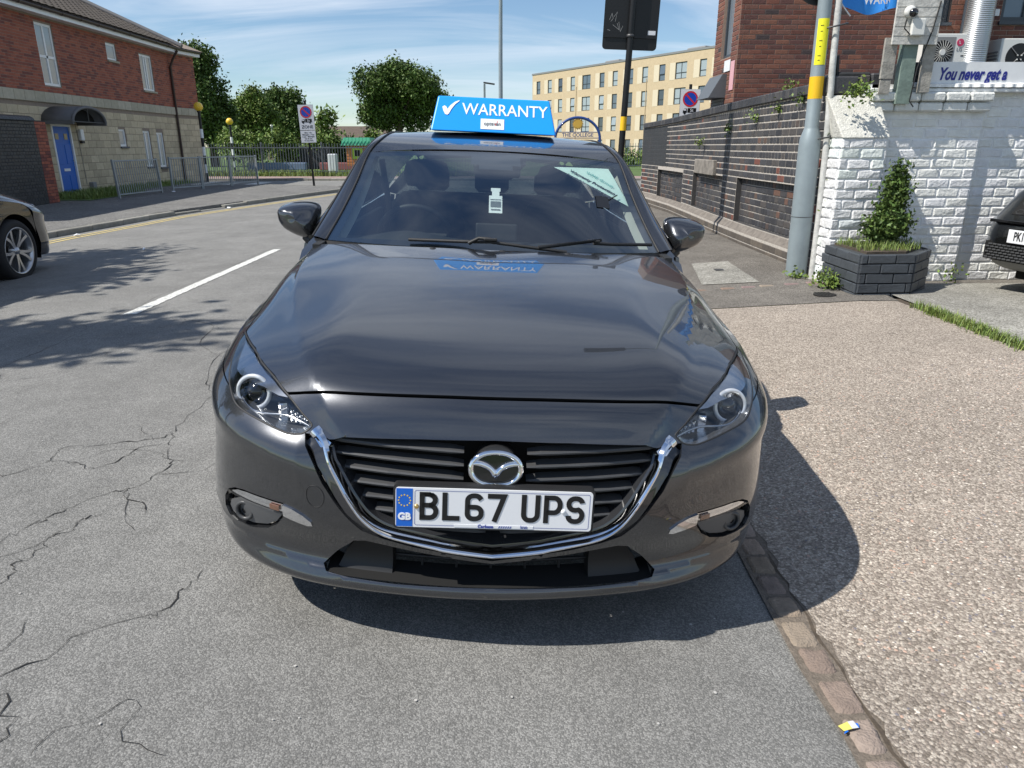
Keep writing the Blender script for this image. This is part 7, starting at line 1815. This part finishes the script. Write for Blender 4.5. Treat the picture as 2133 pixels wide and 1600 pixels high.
MB().prism([(1.0,1.06),(1.75,1.66),(4.0,1.72),(4.2,1.1)],.18,1.78,((0,0,0),(0,1,0),(0,0,1),(1,0,0))).build('cabin',GLB,sv)
mb=MB()
for r_ in range(5):
    for c in range(11):
        x=.40+.10*c+(.05 if r_%2 else 0);z=.725+.038*r_
        mb.ribbon([(x-.045,-.004,z),(x-.02,-.004,z+.017),(x+.02,-.004,z+.017),(x+.045,-.004,z),(x+.02,-.004,z-.017),(x-.02,-.004,z-.017)],.008,(0,-1,0),.02,closed=True)
LEAN(mb.build('grille_mesh',BLKP,sv,kind='stuff'))
LEAN(MB().b2((.33,.0,.70),(1.6,.05,.90)).build('grille',VOID,sv))
MB().prism([(.10,.655),(.22,.64),(.22,.675)],-.05,-.0,((0,.10,0),(1,0,0),(0,0,1),(0,-1,0))).build('side_marker',WHITE,sv) if 0 else MB().add([(.10,.11,.645),(.26,.0,.615),(.23,.03,.675)],[(0,1,2)]).build('chrome_vent_tip',CHROME,sv)
bevel(MB().b2((.20,-.012,.628),(1.6,.03,.655)).build('chrome_vent',GLB,sv),.006)
pb=empty('number_plate');pb.parent=sv;pb.location=(.43,-.014,.52)
bevel(MB().b2((0,-.004,-.058),(.52,.006,.058)).build('plate_face',PLATE,pb),.004)
text('registration','PK16',.105,BLACKI,pb,frame((.135,-.0055,0),(1,0,0),(0,0,1)),bold=.0022,sx=.62)
mb=MB()
for r_ in range(6):
    for c in range(26): mb.box((.22+.05*c+(.025 if r_%2 else 0),.006,.31+.024*r_),(.040,.02,.015),ch=.004)
mb.build('lower_mesh',GREYP,sv,kind='stuff')
MB().b2((.18,.012,.295),(1.6,.05,.455)).build('lower_grille',VOID,sv)
grid('skid_plate',[prow(.205,.165,.055),prow(.245,.085,.028),prow(.285,.05,.016)],pmat('skid_grey',(.16,.16,.155),.5),sv,flip=True)
MB().b2((.25,.35,.10),(1.5,3.9,.24)).build('underbody',VOID,sv)
for (x,y) in((.12,.95),(1.78,.95),(.12,3.55),(1.78,3.55)):
    w_=empty('wheel');w_.parent=sv;w_.location=(x,y,.36);MB().lathe([(.25,-.11),(.31,-.12),(.35,-.10),(.365,-.05),(.365,.05),(.35,.10),(.31,.12),(.25,.11)],axis='X',n=36).build('tyre',RUB,w_);MB().cyl((-.10,0,0),(.10,0,0),.25,n=28).build('rim',ALLOY,w_)
# ---- plants
GRS=tintmat('grass_blade',(.15,.205,.05),.6,noise=.2,nscale=6,bump=0)
def tuft(name,pts,h,w,m,parent=None,seed=1,spread=.35,per=1,**t):
    r=np.random.default_rng(seed);V=[];F=[];C_=[]
    for (x,y,z) in pts:
        for _ in range(per):
            a=r.uniform(0,6.28);hh=h*r.uniform(.45,1.15);dx,dy=math.cos(a),math.sin(a);b=r.uniform(.1,1)*spread*hh;k=len(V);px_,py_=-dy*w/2,dx*w/2
            V+=[(x-px_,y-py_,z),(x+px_,y+py_,z),(x+dx*b*.4+px_*.8,y+dy*b*.4+py_*.8,z+hh*.6),(x+dx*b*.4-px_*.8,y+dy*b*.4-py_*.8,z+hh*.6),(x+dx*b,y+dy*b,z+hh)]
            F+=[(k,k+1,k+2,k+3),(k+3,k+2,k+4)];c=r.uniform(.7,1.35);g=r.uniform(.85,1.15);C_+=[(c*g,c,c*.9)]*5
    me=mesh(name,V,F,m);set_tint(me,C_);return tag(obj(name,me,parent),**t)
def gpts(n,fn,seed,dz=0):
    r=random.Random(seed);o=[]
    for _ in range(n): x,y=fn(r);o.append((x,y,gz(x,y)+dz))
    return o
# strip of grass in the joint between driveway and forecourt, in clumps
def strip_fn(r):
    y=r.choice([r.uniform(4.9,5.85),r.uniform(4.45,4.95),r.uniform(3.6,4.25),r.uniform(4.9,5.6)]);return 3.45+r.gauss(0,.035),y
tuft('joint_grass',gpts(2200,strip_fn,3),.075,.007,GRS,None,3,.8,label='green grass and weeds growing in the joint between driveway and concrete',cat='grass',kind='stuff')
tuft('verge_grass',gpts(5200,lambda r:(r.uniform(-12.2,-10.6),r.uniform(19.6,22.6)) if r.random()<.75 else (r.uniform(-12.2,-11.4),r.uniform(22.6,28)),4,.09),.17,.016,GRS,None,4,.8,label='rough green grass on the verge in front of the house',cat='grass',kind='stuff')
sheet('verge',[(-12.35,19.3),(-10.55,19.3),(-10.4,22.7),(-11.2,23),(-11.3,28.5),(-12.35,28.5)],.105,GRASSM,.4,kind='structure')
tuft('fence_weeds',[( -14+13.4*random.random(),34.2+random.gauss(0,.15),.05) for _ in range(2600)],.34,.03,GRS,None,5,.5,label='tall weeds along the foot of the far steel fence',cat='weeds',kind='stuff')
# weed clumps
def weed(x,y,r_,h,label,seed,n=160,z=None,group=None):
    g=empty('weed',(x,y,gz(x,y) if z is None else z),0,label,'weed',group)
    leaf_cloud('leaves',[((0,0,h*.45),(r_,r_,h*.5)),((r_*.4,0,h*.3),(r_*.6,r_*.6,h*.3))],n,.035,LEAFL,g,seed,.8);return g
weed(3.12,6.72,.13,.17,'bright green weed clump on the footway at the planter foot',61,420)
weed(3.02,7.30,.06,.08,'small weed at the foot of the lamp post',62,120)
weed(4.10,7.20,.07,.14,'thin weed at the foot of the white wall right of the planter',63,90);weed(4.62,7.28,.08,.16,'yellow-green weed stalk at the white wall beside the SUV',64,60)
weed(3.30,7.10,.12,.11,'flowering weed growing on the buttress top',65,260,1.83);weed(3.56,7.35,.05,.05,'tiny weed on the right of the buttress top',66,60,1.85)
for i,(s_,z) in enumerate(((.9,1.88),(2.4,1.72),(3.6,1.60),(5.2,1.42),(1.6,1.80))): weed(3.43,7.8+s_,.05+.02*(i%2),.10,('weed sprouting high on the blue-brick wall nearest the lamp post','weed in the upper joints of the blue-brick wall','middle weed on the face of the blue-brick wall','lowest weed on the face of the blue-brick wall','weed just left of the lamp post on the blue-brick wall')[i],70+i,90,z)
weed(3.60,9.6,.09,.22,'weed standing up on top of the blue-brick wall',77,120,2.0);weed(3.285,7.40,.05,.26,'ivy strand climbing the pier behind the lamp post, upper',78,160,1.35);weed(3.285,7.40,.045,.34,'ivy strand climbing the pier behind the lamp post, lower',79,160,.75)
# clipped shrub and grass in the planter
sh=empty('clipped_shrub',(3.64,6.82,.49),0,'cone-shaped clipped evergreen shrub in the grey planter','shrub')
lob=[((0,0,.20),(.20,.18,.15)),((-.13,0,.17),(.14,.14,.11)),((.10,0,.22),(.13,.13,.12)),((0,0,.38),(.16,.15,.14)),((.03,0,.52),(.125,.12,.13)),((.03,0,.65),(.085,.085,.10)),((.02,0,.75),(.055,.05,.07))]
lob=[((c[0]*.8,c[1],c[2]),(r_[0]*.8,r_[1]*.8,r_[2])) for c,r_ in lob]
leaf_cloud('foliage',lob,6500,.035,LEAFD,sh,90,.55);MB().tube([(0,0,-.02),(.01,0,.2),(.02,0,.6)],[.022,.018,.008],7).build('stem',BARK,sh)
for x,y in((.02,.0),(-.03,.01)): MB().tube([(0,0,0),(x*2,y,.15),(x*4,y*3,.3)],.009,5).build('stem',BARK,sh)
def plf(r): return r.uniform(3.28,3.95),r.uniform(6.5,7.05)
tuft('planter_grass',[(x,y,.49) for x,y in [plf(random) for _ in range(900)] if y>6.45+max(0,(x-3.62))*.8],.085,.006,GRS,None,91,.7,label='grass growing in the soil of the brick planter',cat='grass',kind='stuff')
# ---- litter
wr=empty('sweet_wrapper',(.89,1.465,gz(.89,1.46)+.016),R_(15),'crumpled blue and yellow sweet wrapper on the setts','wrapper')
MB().add([(-.022,-.008,.004),(.0,-.012,.010),(.002,.010,.012),(-.024,.012,.003)],[(0,1,2,3)]).build('yellow_side',pmat('wrapper_yellow',(.55,.50,.12),.4),wr);MB().add([(.0,-.012,.010),(.024,-.008,.003),(.022,.012,.008),(.002,.010,.012)],[(0,1,2,3)]).build('silver_side',SIGNW,wr)
MB().add([(-.026,-.014,.001),(-.012,-.013,.006),(-.014,-.004,.005)],[(0,1,2)]).add([(.024,-.01,.004),(.029,.002,.006),(.020,.012,.003)],[(0,1,2)]).add([(-.012,.010,.006),(.012,.012,.010),(.0,.016,.003)],[(0,1,2)]).build('blue_end',EUB,wr)
for i,(x,y,w,lab) in enumerate(((-6.15,20.4,.24,'blue and white packet lying against the left kerb'),(-7.05,12.3,.10,'white paper scrap by the double yellow lines near the black car'),(-4.9,10.1,.06,'small white scrap on the road left of the centre line'),(-6.4,17.6,.13,'crumpled white paper at the dropped kerb'),(-9.7,22.3,.16,'white litter on the pavement at the guard rail'))):
    g=empty('litter',(x,y,gz(x,y)+.012+(.095 if i==4 else 0)),R_(30*i),lab,'litter');MB().add([(-w/2,-w/4,0),(0,-w/3,.02),(w/2,-w/5,.004),(w/2.2,w/4,.012),(0,w/3,.03),(-w/2,w/4,.006)],[(0,1,4,5),(1,2,3,4)]).build('scrap',SIGNW if i else pmat('packet_blue',(.12,.2,.45),.5),g)
for i in range(40):
    x,y=random.uniform(-3.3,-.9),random.uniform(1.4,7)
chips=[(random.uniform(-3.6,.8),1.2+random.random()**1.6*7) for _ in range(160)]
V=[];F=[]
for x,y in chips:
    k=len(V);s_=random.uniform(.002,.006);V+=[(x+s_*math.cos(a)*random.uniform(.7,1.2),y+s_*math.sin(a),gz(x,y)+.004) for a in (0,1.3,2.4,3.7,5)];F.append((k,k+1,k+2,k+3,k+4))
obj('stone_chips',mesh('stone_chips',V,F,pmat('chip_grey',(.42,.41,.39),.8)),label='pale loose stone chips scattered on the tarmac',cat='chips',kind='stuff')
# ---- street tree out of frame on the left, throwing its shade over the road
tree((-10.9,6.4,.05),8.2,lobes(0,2.2,6.0,1.5,26,21,ry=3.6,k=.30),5200,.20,LEAFD,'street tree standing outside the left of the picture shading the black car',.16,21)
tree((-8.75,2.9,.05),8.0,lobes(0,1.9,6.1,1.3,22,25,ry=1.5,k=.32),3600,.20,LEAFD,'street tree standing outside the left of the picture shading the near road',.15,25)
